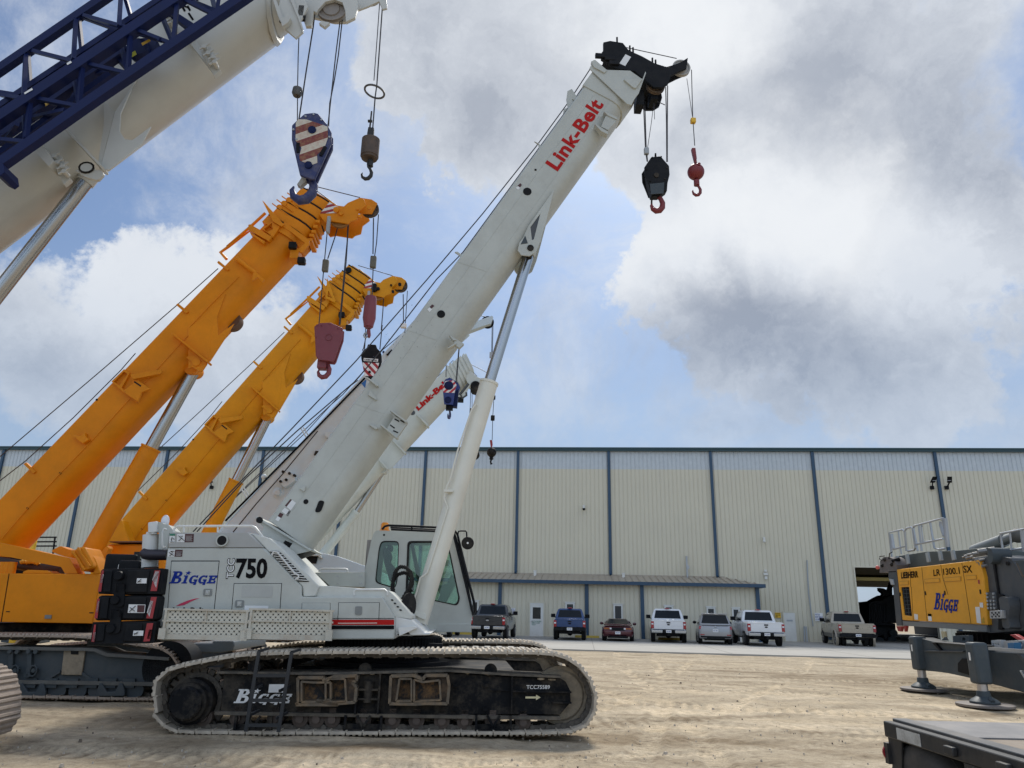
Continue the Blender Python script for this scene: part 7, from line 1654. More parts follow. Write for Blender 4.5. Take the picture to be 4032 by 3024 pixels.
    for ya in (-.20, -.02): MB().plate(hf.pts(oq, -.2), ya, ya+.06).build('cheek_plate', M['navy2'], h, bevel=.015)
    stripes(hf, hf.pts(Z2((385,1040),(455,1042),(560,1075),(642,1105),(645,1200),(615,1290),(550,1350),(553,1420),(500,1440),(400,1400),(395,1360),(415,1290),(362,1225),(365,1070)), -.2), -.2, 7, h, [mat('chipped_cream_stripe', (.62, .57, .46), .6, var=.1, grime=(.4, .12, .08), gamt=.6, gscale=9), mat('chipped_red_stripe', (.20, .04, .035), .6, var=.15, grime=(.45, .33, .12), gamt=.6, gscale=10)], slope=.5)
    for u, r in (((507,1135),.075), ((475,1440),.07)):
        p = hf.p3(*Z2(u)[0], -.2); MB().lathe((p.x, -.23, p.z), (0, 1, 0), [(0, .01), (0, r*.55), (.005, r*.55), (.005, r*.65), (0, r), (.04, r*1.05)], 20).build('pin_cap', M['navy'], h)
    for u in ((385,1290), (590,1320)):
        p = hf.p3(*Z2(u)[0], -.2); s = 1 if u[0] > 500 else -1; MB().bar((p.x-.01*s, -.215, p.z-.1), (p.x+.06*s if s > 0 else p.x-.01, -.215, p.z+.1), .06, .02, up=(0, 1, 0)).build('slot', M['black'], h)
    bt = MB()
    for u in ((450,1015),(520,998),(588,1045),(345,1130),(657,1195),(370,1215)): p = hf.p3(*Z2(u)[0], -.2); bt.cyl((p.x, -.22, p.z), (p.x, -.2, p.z), .02, n=8)
    bt.build('block_bolts', M['greyl'], h)
    hk = MB(); hook_shape(hk, hf.p3(*Z5((820,145))[0]), .52, 1, fat=1.15); hk.build('hook', M['navy2'], h)
    MB().plate(hf.pts(Z5((745,70),(800,-10),(835,-20),(845,30),(780,90)), -.06), -.06, .06).build('safety_latch', mat('latch_bare', (.45, .45, .42), .6, grime=(.2, .15, .1), gamt=.6, gscale=8), h)
    hf = new_hook_frame(fr, Z2((1015,1300))[0], y0+.6)
    h = hf.empty('weight_hook', 'rusty brown cylindrical weight with hook under a steel ring, right of the striped block', 'ball hook', 'ball hooks')
    rs = mat('weathered_brown_steel', (.10, .075, .06), .65, .3, var=.3, vscale=5, grime=(.22, .13, .08), gamt=.5, gscale=6)
    c = hf.p3(*Z2((1020,1210))[0]); k = 1/212.*.45208
    MB().lathe(c, (0, 0, -1), [(0, 30*k), (0, 66*k), (10*k, 80*k), (185*k, 80*k), (186*k, 74*k), (206*k, 70*k), (206*k, 20*k)], 30).build('weight', rs, h)
    MB().plate(hf.pts(Z2((995,1105),(1045,1110),(1040,1215),(990,1215),(985,1160)), -.04), -.04, .04).bar(hf.p3(*Z2((1010,1110))[0]), hf.p3(*Z2((1025,970))[0]), .03).cyl(hf.p3(*Z2((992,1055))[0]), hf.p3(*Z2((1030,1055))[0]), .03, n=8).build('wedge_socket', mat('black_socket', (.02, .02, .02), .6), h, bevel=.006)
    hk = MB(); hook_shape(hk, hf.p3(*Z2((985,1522))[0]), .24); hk.cyl(hf.p3(*Z2((1015,1450))[0]), hf.p3(*Z2((1015,1395))[0]), .05, n=12); hk.build('hook', MATS['black_socket'], h)
big_white()
# ================================================================== PALE CRANE AND SECOND LIGHT GREY CRANE BEHIND
WF = Fr(0, 23.2, math.atan(.06))
def pale_crane():
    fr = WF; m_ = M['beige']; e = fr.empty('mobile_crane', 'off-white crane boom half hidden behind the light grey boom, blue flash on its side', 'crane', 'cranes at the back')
    y0, W = 1.2, 1.15
    bo, bp = loft_boom(e, fr, (790,2165), (1752,1126), (1130,2240), (1800,1170), y0, W, m_, crease=.6)
    def pl(lst, ya, yb, name, mm=m_, par=bo): return MB().plate(fr.pts(lst, ya), ya, yb).build(name, mm, par, bevel=.006)
    MB().bar(fr.p3(*Z8((-40,1110))[0], y0-.02), fr.p3(*Z8((1050,0))[0], y0-.02), .05).bar(fr.p3(*Z8((1050,0))[0], y0-.02), fr.p3(*ZM((480,1040))[0], y0-.02), .05).build('cable_channel', M['kdec'], bo)
    pl(Z8((610,620),(690,510),(750,485),(820,540),(830,600),(745,665),(690,690),(640,640)), y0-.3, y0-.0, 'support_bracket')
    k = MB()
    for u in ((720,600),(680,500),(760,520),(650,620),(820,545)): p = fr.p3(*Z8(u)[0], y0-.3); k.cyl((p.x, y0-.36, p.z), (p.x, y0-.2, p.z), .045, n=8)
    k.build('bracket_fittings', M['blackd'], bo)
    p = fr.p3(*Z8((620,765))[0], y0); MB().lathe((p.x, y0-.15, p.z), (0, 1, 0), [(0, .04), (0, .08), (.1, .1), (.15, .2)], 20).build('round_boss', m_, bo)
    pl(Z8((1060,290),(1080,235),(1120,240),(1095,280)), y0-.1, y0-.0, 'small_bracket', M['blackd']); pl(Z8((1200,0),(1290,0),(1240,80),(1200,50)), y0-.2, y0-.0, 'upper_bracket')
    for u in ((440,560),): p = fr.p3(*Z8(u)[0], y0); MB().sphere(p, .09, 12).build('boom_knob', m_, bo)
    for u in ((935,50),(190,800)): p = fr.p3(*Z8(u)[0], y0+.1); MB().bar(p+Vector((-.12, 0, .25)), p+Vector((.12, 0, -.1)), .04).bar(p+Vector((-.04, 0, .28)), p+Vector((.16, 0, 0)), .04).build('rope_guide', m_, bo)
    MB().plate(fr.pts([(1423,1510),(1443,1494),(1438,1528)], y0), y0-.012, y0-.002).build('blue_flash', mat('bright_blue_decal', (.02, .14, .42), .5), bo)
    pl(ZM((855,470),(890,440),(935,500),(900,510),(885,545)), y0+.2, y0+.3, 'rope_keeper', M['navy']); pl(ZM((940,520),(970,505),(1060,410),(1085,440),(1010,560)), y0-.1, y0, 'black_fitting', M['blackd'])
    for ya in (y0+.1, y0+W-.16): MB().plate(fr.pts([(1735,1135),(1765,1115),(1805,1160),(1850,1285),(1800,1330),(1720,1210)], y0+.1), ya, ya+.06).build('head_plate', m_, bo)
    # nose arm and sheave, seen beyond the big light grey boom
    pl(Z6((900,440),(1020,375),(1190,315),(1200,330),(1180,385),(1120,402),(1060,425),(940,470)), y0+.3, y0+.6, 'nose_arm')
    sheave(MB(), fr.p3(*Z6((1150,375))[0], y0+.55), .23, .08).build('nose_sheave', M['black'], bo)
    def R3(lst, off, r=.013, nm='hoist_rope'): return rope(e, [fr.p3(*u, off) for u in lst], r, nm)
    R3(Z8((1110,-10),(660,540),(350,890),(55,1250)), y0-.3, .02); R3(Z6((470,420),(240,610)) + ZM((0,1400),(-300,1659)) + Z8((0,890)), y0+.5, .016); R3(ZM((330,1090),(0,1340)) + Z8((970,0),(0,900)), y0+.4, .014)
    R3(Z6((1190,400),(1185,650)), y0+.5, .012); R3(Z6((1198,400),(1192,665)), y0+.6, .012); R3(Z6((1080,315),(1150,330)), y0+.5)
    p = fr.p3(*Z6((1187,660))[0], y0+.5); MB().box(p.x-.08, p.x+.08, p.y-.05, p.y+.05, p.z-.1, p.z+.1).build('limit_weight', M['greyl'], e)
    R3(Z6((905,590),(880,900)), y0+.2, .014); R3(Z6((900,590),(872,900)), y0+.35, .012); R3(Z6((790,720),(788,850)), y0+.2, .014)
    # machine body down between the others
    MB().plate(fr.pts([(820,2090),(1330,2190),(1500,2250),(1500,2440),(820,2440)], .4), .4, 3.6).build('superstructure_side', m_, e, bevel=.03)
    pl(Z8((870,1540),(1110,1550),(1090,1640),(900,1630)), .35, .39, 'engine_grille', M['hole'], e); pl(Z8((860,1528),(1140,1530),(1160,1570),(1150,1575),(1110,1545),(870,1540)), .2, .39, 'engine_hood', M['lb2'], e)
    tp = fr.pts([(500,2505),(1500,2500),(1560,2515),(1580,2550),(1560,2585),(1500,2592),(500,2592)], 0.); zm = min(z for x, z in tp)
    crawler_track(e, [(x, z-zm) for x, z in tp], 0., .9, 70, MATS['pale_dust_track'])
    hf = new_hook_frame(fr, Z6((820,980))[0], y0+.3)
    h = hf.empty('hook_block', 'small navy hook block with clean red and white stripes beside red boom lettering', 'hook block', 'hook blocks')
    o_ = Z6((783,870),(820,855),(860,880),(880,925),(865,985),(850,1090),(772,1088),(762,985),(757,925))
    MB().plate(hf.pts(o_, -.25), -.25, -.2).build('cheek_plate', mat('royal_blue_paint', (.02, .04, .19), .4), h); MB().plate(hf.pts([(x+14, y+8) for x, y in o_], .2), .2, .25).build('cheek_plate', MATS['royal_blue_paint'], h)
    stripes(hf, hf.pts(Z6((757,935),(785,885),(855,880),(880,920),(862,990),(765,985)), -.25), -.25, 7, h, [M['wdec'], mat('bright_red_decal', (.5, .03, .04), .5)], slope=1.)
    for u, r in (((812,925),.16), ((805,1050),.12)): p = hf.p3(*Z6(u)[0], -.25); MB().lathe((p.x, -.28, p.z), (0, 1, 0), [(0, .02), (0, r*.8), (.02, r)], 18).build('pin_cap', M['navy'], h)
    MB().plate(hf.pts(Z6((840,1000),(900,960),(885,1115),(835,1110)), 0), -.1, .18).build('block_frame', M['navy'], h); MB().box(*(lambda p: (p.x-.12, p.x+.12, -.1, .1, p.z-.12, p.z+.12))(hf.p3(*Z6((818,1110))[0]))).build('hook_yoke', M['black'], h)
    hk = MB(); hook_shape(hk, hf.p3(*Z6((815,1185))[0]), .27, 1, ang=R(70)); hk.build('hook', M['navy2'], h)
pale_crane()
SF = Fr(0, 27.6, math.atan(.06))
def second_grey():
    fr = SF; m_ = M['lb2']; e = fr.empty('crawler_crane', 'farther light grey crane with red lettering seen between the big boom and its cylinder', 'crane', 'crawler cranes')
    y0, W = 1.3, 1.0; ym = y0+W/2
    bo, bp = loft_boom(e, fr, (1180,2057), (1757,1448), (1262,2130), (1806,1553), y0, W, m_, crease=.58)
    def pl(lst, ya, yb, name, mm=m_, par=bo): return MB().plate(fr.pts(lst, ya), ya, yb).build(name, mm, par, bevel=.006)
    word(bo, fr, 'Link-Belt', Z6((548,1148))[0], Z6((822,900))[0], Z6((515,1106))[0], y0, M['logo'], 'boom_lettering', offset=.05, d=.02)
    c = fr.p3(*Z6((497,1162))[0], y0); MB().cyl((c.x, y0-.02, c.z), (c.x, y0-.004, c.z), .1, n=24).build('web_hole', M['slate2'], bo)
    st = MB()
    for k in range(6): st.loft(section(bp, 1.0+k*.022, 1.0+k*.022+.013, .06-.05*k, W, .58)); st.loft(section(bp, 1.012+k*.022, 1.024+k*.022, -.04-.05*k, W, .58))
    st.build('telescope_sections', m_, bo)
    pl(Z6((850,730),(880,690),(930,700),(945,740),(1060,850),(1110,870),(1140,860),(1130,900),(1085,925),(1010,925),(975,900),(930,800),(880,770)), y0+.15, y0+.85, 'boom_head')
    pl(Z6((890,1020),(985,905),(1000,915),(960,1000),(970,1010),(930,1040),(905,1030)), y0, y0+.1, 'head_bracket')
    sheave(MB(), fr.p3(*Z6((905,720))[0], y0+.4), .17, .1).build('top_sheave', M['black'], bo); MB().lathe(fr.p3(*Z6((1045,925))[0], y0+.1), (0, 1, 0), [(0, .05), (0, .2), (.7, .2), (.7, .05)], 20).build('head_sheaves', M['blackd'], bo)
    p = fr.p3(*Z6((915,1050))[0], y0+.1); MB().box(p.x-.14, p.x+.12, y0, y0+.25, p.z-.08, p.z+.1).build('work_light', M['black'], bo)
    MB().tube([fr.p3(*u, y0) for u in Z6((985,910),(920,990),(905,1005))], .05).tube([fr.p3(*u, y0) for u in Z6((965,985),(968,1010),(930,1035),(920,1010))], .04).build('hose_loop', M['slate2'], bo)
    # swelling with the rod lug
    pl(Z6((315,1400),(430,1510),(420,1530),(300,1660),(235,1640),(195,1560)), y0-.05, y0-.0, 'lug_plate'); pl(Z6((315,1398),(325,1396),(440,1510),(430,1520)), y0-.2, y0+.1, 'lug_rib'); pl(Z6((530,1180),(545,1178),(640,1270),(630,1280)), y0-.15, y0+.3, 'side_rib'); pl(Z8((1865,345),(1880,340),(1990,460),(1975,470)), y0-.2, y0+.1, 'lug_rib')
    A = fr.p3(*Z8((1115,1600))[0], ym); B_ = fr.p3(*Z8((1597,990))[0], ym); C_ = fr.p3(*Z8((1925,480))[0], ym)
    co = MB().cyl(A, B_, .175, n=28).cyl(B_-(B_-A).normalized()*.12, B_, .195, n=28).build('lift_cylinder', m_, e); MB().cyl(B_, C_, .115, n=24).build('cylinder_rod', M['chrome'], co); MB().cyl((C_.x, ym-.3, C_.z), (C_.x, ym+.3, C_.z), .16, n=18).build('rod_eye', m_, co)
    MB().plate(fr.pts(Z8((1080,1590),(1120,1540),(1165,1560),(1150,1610),(1090,1630)), ym-.3), ym-.4, ym-.2).build('valve_block', M['blackd'], co)
    # ropes, ball
    def R3(lst, off, r=.012, nm='hoist_rope'): return rope(e, [fr.p3(*u, off) for u in lst], r, nm)
    R3(Z6((945,710),(1145,812)), ym); R3(Z6((940,720),(1060,845)), ym-.1); R3(Z6((1003,950),(1000,1090),(992,1200)), ym, .012); R3(Z6((1015,990),(1015,1130),(1010,1150)), ym, .012); R3(Z6((1205,1040),(1195,1200),(1190,1400)), ym, .013); R3(Z6((815,740),(850,705)), ym, .012); R3(Z6((690,870),(820,750)), ym, .012); R3(Z6((1055,950),(1043,1050)), ym-.1, .012)
    for u, s in (((1010,1145),.09), ((1195,1208),.1), ((1205,1030),.08)): p = fr.p3(*Z6(u)[0], ym); MB().box(p.x-s*.8, p.x+s*.8, p.y-s, p.y+s, p.z-s, p.z+s).build('limit_weight', M['blackd'], e, bevel=.02)
    hf = new_hook_frame(fr, Z6((1185,1500))[0], ym)
    h = hf.empty('ball_hook', 'black ball with red socket hanging against the warehouse eave', 'ball hook', 'ball hooks')
    c = hf.p3(*Z6((1185,1507))[0]); MB().sphere(c, .195, 24).build('ball', M['blackd'], h); MB().plate(hf.pts(Z6((1170,1400),(1190,1400),(1195,1440),(1188,1465),(1178,1455)), -.05), -.06, .06).build('wedge_socket', M['red'], h)
    q = hf.p3(*Z6((1184,1580))[0]); MB().lathe(c-Vector((0, 0, .18)), (0, 0, -1), [(0, .09), (.05, .06), (.09, .10), (.13, .04)], 14).tube([c-Vector((0, 0, .28)), c-Vector((.03, .03, .4)), c-Vector((0, .06, .5)), c-Vector((-.02, 0, .46))], .035).build('hook', M['black'], h)
    hf = new_hook_frame(fr, Z6((1050,1535))[0], ym)
    h = hf.empty('ball_hook', 'black ball half hidden by the cream cylinder, left of the other black ball', 'ball hook', 'ball hooks')
    MB().sphere(hf.p3(*Z6((1038,1530))[0]), .2, 24).build('ball', M['blackd'], h)
    # body
    MB().plate(fr.pts(ZB((-100,670),(130,672),(150,700),(210,760),(430,780),(500,790),(500,900),(560,1000),(-100,1000)), .6), .6, 3.6).build('superstructure_side', m_, e, bevel=.03)
    rail(e, [fr.p3(*u, .5) for u in ZB((215,765),(220,756),(430,770),(495,775),(500,830))], .035, m_=M['black'])
    tp = fr.pts([(800,2490),(1700,2485),(1745,2500),(1760,2530),(1745,2560),(1700,2566),(800,2566)], 0.); zm = min(z for x, z in tp)
    crawler_track(e, [(x, z-zm) for x, z in tp], 0., .9, 60, M['mud'])
second_grey()
# railed platform and yellow post glimpsed under the orange boom
PF = Fr(0, 31.0, 0)
e = PF.empty('railed_platform', 'dark steel platform railing with a yellow post seen below the bright orange boom', 'railing')
r_ = MB()
for v in (978, 1043, 1105): r_.tube([PF.p3(*u, 0) for u in ZU((330, v+3), (820, v))], .03)
r_.build('rails', M['black'], e)
for u in (450, 800, 340): MB().tube([PF.p3(*ZU((u, 975))[0], 0), PF.p3(*ZU((u-35, 1240))[0], 0)], .035).build('post', M['black'], e)
a = PF.p3(*ZU((515, 900))[0], -.3); MB().cyl((a.x, -.3, .0), (a.x, -.3, a.z+.6), .13, n=14).build('yellow_post', M['ydec'], e)
MB().box(PF.at(*ZU((300,1240))[0])[0], PF.at(*ZU((800,1240))[0])[0], -.1, .8, 0, PF.at(*ZU((500,1240))[0])[1]).build('deck', M['slate'], e)
# ================================================================== LATTICE CRANE BASE MACHINE ON JACKS (right)
RF = Fr(11.0, 20.0, R(-90))
def right_machine():
    fr = RF; g = M['slate2']; e = fr.empty('lattice_crane_base', 'grey crane base with yellow side panel standing on four jacks at the right edge', 'crane', 'crawler cranes')
    def pl(lst, ya, yb, name, mm=g, par=None, bev=.008, holes=()): return MB().plate(fr.pts(lst, ya), ya, yb, [fr.pts(h, ya) for h in holes]).build(name, mm, par or e, bevel=bev)
    # yellow door panel
    grille = ZR((370,925),(455,920),(485,1215),(405,1205))
    yp = pl(ZR((333,745),(1160,650),(1205,820),(1250,1305),(390,1255)), 0, .12, 'side_panel', M['lryel'], bev=.02, holes=[grille])
    pl(grille, .04, .10, 'grille_depth', M['hole'], yp)
    gm = MB()
    for i in range(7): a, b = fr.p3(*ZR((378+i*3.5, 950+i*38))[0], .03), fr.p3(*ZR((456+i*3.5, 947+i*38))[0], .03); gm.bar(a, b, .012)
    for i in range(2): gm.bar(fr.p3(*ZR((398+i*28, 925))[0], .025), fr.p3(*ZR((432+i*28, 1210))[0], .025), .012)
    gm.build('grille_bars', M['slate'], yp)
    gp = MB()
    for a, b in (((466,735),(475,920)), ((480,920),(500,1262)), ((585,725),(640,1270)), ((775,700),(800,840)), ((800,840),(850,1000)), ((988,680),(1080,1290))):
        p, q = fr.p3(*ZR(a)[0], -.003), fr.p3(*ZR(b)[0], -.003); gp.bar(p, q, .012, .006)
    gp.build('panel_gaps', mat('gap_brown', (.12, .06, .01), .7), yp)
    for a in (((362,865),(455,858),(457,900),(366,905)), ((615,842),(770,832),(775,875),(620,885)), ((810,830),(982,815),(985,862),(815,872)), ((1035,808),(1138,800),(1142,845),(1040,852))):
        MB().plate(fr.pts(ZR(*a), -.0), -.012, -.002).build('recessed_handle', mat('yellow_shade', (.50, .25, .03), .5), yp); q = ZR(*a); c = [(x*.9+sum(p[0] for p in q)/4*.1, y*.75+sum(p[1] for p in q)/4*.25) for x, y in q]; MB().plate(fr.pts(c, 0), -.018, -.013).build('handle_lip', M['lryel'], yp)
    for u in ((372,995),(625,985),(820,980),(1177,970)): p = fr.p3(*ZR(u)[0], 0); MB().box(p.x-.025, p.x+.025, -.015, -.002, p.z-.05, p.z+.05).build('panel_latch', M['black'], yp, bevel=.006)
    word(yp, fr, 'LIEBHERR', ZR((382,838))[0], ZR((553,826))[0], ZR((378,775))[0], 0, M['kdec'], 'maker_lettering', d=.008, offset=.035)
    word(yp, fr, 'LR', ZR((707,812))[0], ZR((775,806))[0], ZR((703,748))[0], 0, M['kdec'], 'model_lettering', d=.008, offset=.012)
    word(yp, fr, '1300.1', ZR((806,803))[0], ZR((972,790))[0], ZR((798,738))[0], 0, M['kdec'], 'model_lettering', d=.008, offset=.012)
    word(yp, fr, 'SX', ZR((1010,780))[0], ZR((1098,778))[0], ZR((1002,708))[0], 0, M['kdec'], 'model_lettering', d=.008, offset=.015)
    slab_word(yp, fr, ZR((715,1148))[0], ZR((952,1168))[0], ZR((715,980))[0], 0, M['bdec'], d=.01)
    for q, m_ in ((ZR((515,1248),(550,1252),(548,1198),(510,1190)), M['wdec']), (ZR((655,1262),(690,1264),(683,1192),(648,1190)), M['wdec']), (ZR((650,1215),(686,1217),(683,1192),(648,1190)), M['brown']), (ZR((1142,1282),(1186,1290),(1170,1122),(1124,1122)), M['wdec']), (ZR((1172,1125),(1206,1130),(1203,1080),(1168,1078)), M['wdec']), (ZR((1155,890),(1172,892),(1168,850),(1150,850)), M['rdec']), (ZR((1195,1285),(1222,1287),(1210,1220),(1190,1250)), mat('yellow_shade2', (.5, .3, .02), .6))):
        MB().add([(a, -.006, b) for a, b in fr.pts(q, 0)], [(0, 1, 2, 3)]).build('warning_label', m_, yp, rec=False)
    # grey skirt and frames round the panel
    pl(ZR((390,1262),(1235,1310),(1240,1375),(1060,1355),(770,1335),(395,1310)), .03, .9, 'skirt', mat('lighter_grey', (.19, .20, .20), .5))
    pl(ZR((340,735),(335,640),(345,610),(640,565),(940,555),(1170,530),(1260,525),(1290,560),(1300,640),(1160,660)), .35, 2.6, 'top_frame', mat('greenish_grey', (.10, .12, .115), .5))
    body = pl(ZR((1165,655),(1290,600),(1480,630),(1530,700),(1575,800),(1660,830),(1720,1350),(1250,1385),(1245,1305),(1205,820)), .10, 2.8, 'boom_foot_frame', g)
    pl(ZR((1500,660),(1550,690),(1600,800),(1700,830),(1700,640)), .0, .09, 'winch_housing', M['slate'], bev=.01)
    wd = MB()
    for k in range(14): a = fr.p3(*ZR((1540+k*9, 680+k*3))[0], .05); b = fr.p3(*ZR((1600+k*9, 815+k*3))[0], .05); wd.tube([a, b], .02, 8)
    wd.build('winch_rope', mat('brown_rope', (.12, .10, .08), .6), e)
    pl(ZR((1290,660),(1310,655),(1355,990),(1400,1000),(1420,1240),(1395,1350),(1350,1350),(1360,1100)), .05, .099, 'dark_seam', M['black'])
    pl(rounded(ZR((1355,1030),(1400,1015),(1450,1030),(1470,1120),(1450,1250),(1480,1340),(1400,1340),(1380,1200)), 12), -.15, .09, 'pivot_arm', g)
    for u, r in (((1450,685),.045), ((1300,1030),.09)): p = fr.p3(*ZR(u)[0], .08); MB().cyl((p.x, .06, p.z), (p.x, .099, p.z), r, n=18).build('port', M['hole'], body)
    pl(ZR((1220,975),(1325,975),(1345,1150),(1245,1160)), .04, .095, 'fitting_panel', mat('panel_dark', (.06, .065, .07), .5))
    fm = MB()
    for i in range(3):
        for j in range(5): 
            if i == 1 and j < 2: continue
            p = fr.p3(*ZR((1245+i*32+j*3, 990+j*36))[0], .03); fm.cyl((p.x, .01, p.z), (p.x, .05, p.z), .028, n=10)
    fm.build('hose_fittings', M['galv'], e)
    sp = pl(ZR((1265,1162),(1382,1155),(1388,1238),(1270,1240)), -.25, -.0, 'step_plate', M['galv'])
    hs = MB()
    for a in ((1292,1182),(1328,1182),(1362,1180),(1310,1200),(1345,1198),(1293,1220),(1330,1218),(1363,1216)): p = fr.p3(*ZR(a)[0], -.25); hs.cyl((p.x, -.255, p.z), (p.x, -.251, p.z), .022, n=10)
    hs.build('step_holes', M['hole'], sp)
    k = MB()
    for u, r in (((1060,600),.03),((1090,585),.025),((1075,620),.03),((1145,580),.045),((1120,610),.03),((1040,610),.02),((1200,555),.06),((1170,640),.04),((1205,680),.05),((1185,665),.03),((1240,700),.035),((1215,640),.03),((1150,625),.025)): p = fr.p3(*ZR(u)[0], .1); k.cyl((p.x-.04, .0, p.z-.03), (p.x+.05, .35, p.z+.03), r, n=12)
    k.build('hydraulic_valves', mat('mixed_fittings', (.30, .29, .27), .4, .6, var=.4, vscale=8), e)
    pl(rounded(ZR((1220,525),(1280,530),(1300,580),(1300,660),(1270,700),(1240,640),(1250,560)), 8), -.1, .34, 'frame_ear', M['slate'])
    # silver A-frame strut
    a = fr.p3(*ZR((1120,560))[0], .9); b = fr.p3(*ZR((1548,405))[0], .9); c = a.lerp(b, .7)
    s = MB().cyl(a, c, .15, n=24).cyl(c, b, .11, n=24).build('backstay_cylinder', mat('strut_grey', (.20, .21, .20), .4, .3), e); MB().sphere(b, .17, 20).build('rod_ball', mat('dark_knob', (.10, .10, .09), .7), s)
    MB().tube([fr.p3(*u, .85) for u in ZR((1120,560),(1220,490),(1390,415),(1400,408))], .03).build('hose_line', M['slate'], s)
    # left end column, bumper lamp and red feet
    pl(ZR((165,660),(200,620),(260,620),(300,640),(335,700),(335,770),(160,780)), .0, 1.2, 'end_unit', mat('weathered_grey', (.13, .115, .11), .7, var=.2))
    k = MB()
    for u in ((215,640),(285,690),(190,700),(300,650)): p = fr.p3(*ZR(u)[0], -.02); k.cyl((p.x-.05, -.05, p.z-.03), (p.x+.05, .15, p.z+.03), .05, n=10)
    k.tube([fr.p3(*u, -.02) for u in ZR((185,655),(160,640),(165,615),(210,610))], .014).tube([fr.p3(*u, -.02) for u in ZR((255,640),(262,585),(290,570))], .014)
    k.build('end_fittings', M['blackd'], e)
    pl(ZR((250,765),(330,760),(340,840),(385,1300),(385,1312),(330,1312),(290,850),(250,840)), .0, .5, 'end_column', g)
    pl(ZR((256,840),(290,845),(300,900),(275,900)), -.05, -.002, 'light_plate', M['greyl']); p = fr.p3(*ZR((142,725))[0], .1); MB().sphere(p, .06, 12).build('tail_lamp', mat('faded_red_lens', (.6, .12, .10), .4), e)
    for q in (ZR((328,1315),(385,1315),(372,1370),(345,1365)), ZR((404,1312),(428,1312),(418,1372),(410,1370))): pl(q, .0, .08, 'red_lug', M['red'])
    # top handrails (galvanised)
    gv = M['galv']
    def rr(lst, off=.25, r=.028): return MB().tube([fr.p3(*u, off) for u in ZR(*lst)], r, 8).build('handrail', gv, e)
    rr(((285,620),(258,375),(395,345),(412,365),(428,510),(290,545))); rr(((430,560),(415,360),(430,335),(480,320),(495,335),(520,530),(508,550),(445,562))); rr(((545,560),(500,330),(510,308),(800,230),(838,510))); rr(((530,492),(800,438))); rr(((350,360),(380,590)), r=.022); rr(((555,300),(585,560))); rr(((670,275),(712,530),(760,545),(820,535)))
    rr(((775,265),(775,300),(810,410)), r=.04); rr(((820,230),(850,520)), r=.05); rr(((280,390),(300,530)), r=.05); rr(((590,310),(580,300),(600,480)), r=.02)
    rr(((1405,600),(1378,385),(1640,335),(1660,590)), .6); rr(((1400,560),(1640,530)), .6); rr(((1470,370),(1490,560)), .6, .022); rr(((1590,350),(1615,570)), .6, .04)
    bp_ = MB()
    for u in ((345,660),(445,640),(650,620),(775,605),(905,600)): a = fr.p3(*ZR((u[0]-10, u[1]-45))[0], .2); b = fr.p3(*ZR((u[0]+8, u[1]+50))[0], .2); MB().bar(a, b, .12, .05).build('rail_bracket', mat('pale_bracket', (.36, .40, .41), .5), e)
    # slewing ring and carbody
    c = fr.at(*ZR((1400,1395))[0], 1.6); zr = fr.at(*ZR((1300,1380))[0], .6)[1]
    sr = MB().cyl((c[0], 1.7, zr-.33), (c[0], 1.7, zr), 1.1, n=48)
    for i in range(60): t = i*math.pi/30; sr.box(c[0]+1.11*math.cos(t)-.02, c[0]+1.11*math.cos(t)+.02, 1.7+1.11*math.sin(t)-.02, 1.7+1.11*math.sin(t)+.02, zr-.28, zr-.05)
    sr.build('slewing_ring', M['black'], e)
    s_ = M['slate']
    # beam running between the two visible jacks, bolted out from the carbody
    pl(ZQ((560,290),(710,330),(930,355),(1160,375),(1175,430),(1190,700),(1130,720),(880,665),(760,650),(590,635)), -.9, -.5, 'jack_beam', s_, bev=.02)
    pl(ZQ((630,430),(1040,430),(1035,448),(630,440)), -.96, -.9, 'beam_flange', g); pl(ZQ((710,335),(1150,370),(1150,382),(712,345)), -1.0, -.5, 'beam_top', g)
    pl(ZQ((710,345),(750,350),(810,425),(795,430)), -.96, -.9, 'beam_brace', M['black']); pl(ZQ((985,560),(1030,510),(1150,515),(1150,700),(985,650)), -.95, -.9, 'beam_recess', M['black'])
    MB().plate(fr.pts(ZQ((1300,430),(1680,450),(1900,500),(1900,950),(1640,860),(1300,770)), -.6), -.6, .4).build('carbody', s_, e, bevel=.03)
    MB().box(fr.at(*ZQ((700,500))[0], .0)[0], fr.at(*ZQ((1600,500))[0], 0)[0], -.4, 3.2, .55, 1.05).build('carbody_core', s_, e, bevel=.03)
    MB().bar(fr.p3(*ZQ((1320,408))[0], -.8), fr.p3(*ZQ((1760,440))[0], -.8), .06).build('deck_edge', M['galv'], e)
    pl(ZQ((1600,465),(1640,470),(1900,760),(1900,820)), -.7, -.61, 'carbody_rib', g); pl(ZQ((1630,640),(1650,640),(1690,710),(1680,725)), -.75, -.61, 'carbody_grip', M['galv'])
    def bracket(q, hs_, nm='lug_bracket', m_=M['slate']): 
        hl = []
        for (a, b, r) in hs_: hl.append([(a+r*math.cos(t*.785), b+r*1.1*math.sin(t*.785)) for t in range(8)])
        return pl(q, -.55, -.45, nm, m_, holes=[zc(3400, 2400, .37619)(*h) for h in hl], bev=.004)
    bracket(ZQ((935,275),(1100,268),(1105,330),(1090,350),(935,345)), ((1048,312,18),)); bracket(ZQ((1335,325),(1395,318),(1440,320),(1445,405),(1345,398)), ((1358,362,9),(1385,363,9),(1410,364,9)), m_=M['greyl'])
    bracket(ZQ((1465,330),(1680,318),(1700,420),(1470,410)), ((1550,370,26),(1640,365,26)), m_=M['galv']); pl(ZQ((815,320),(850,285),(875,325)), -.6, -.55, 'lug', s_)
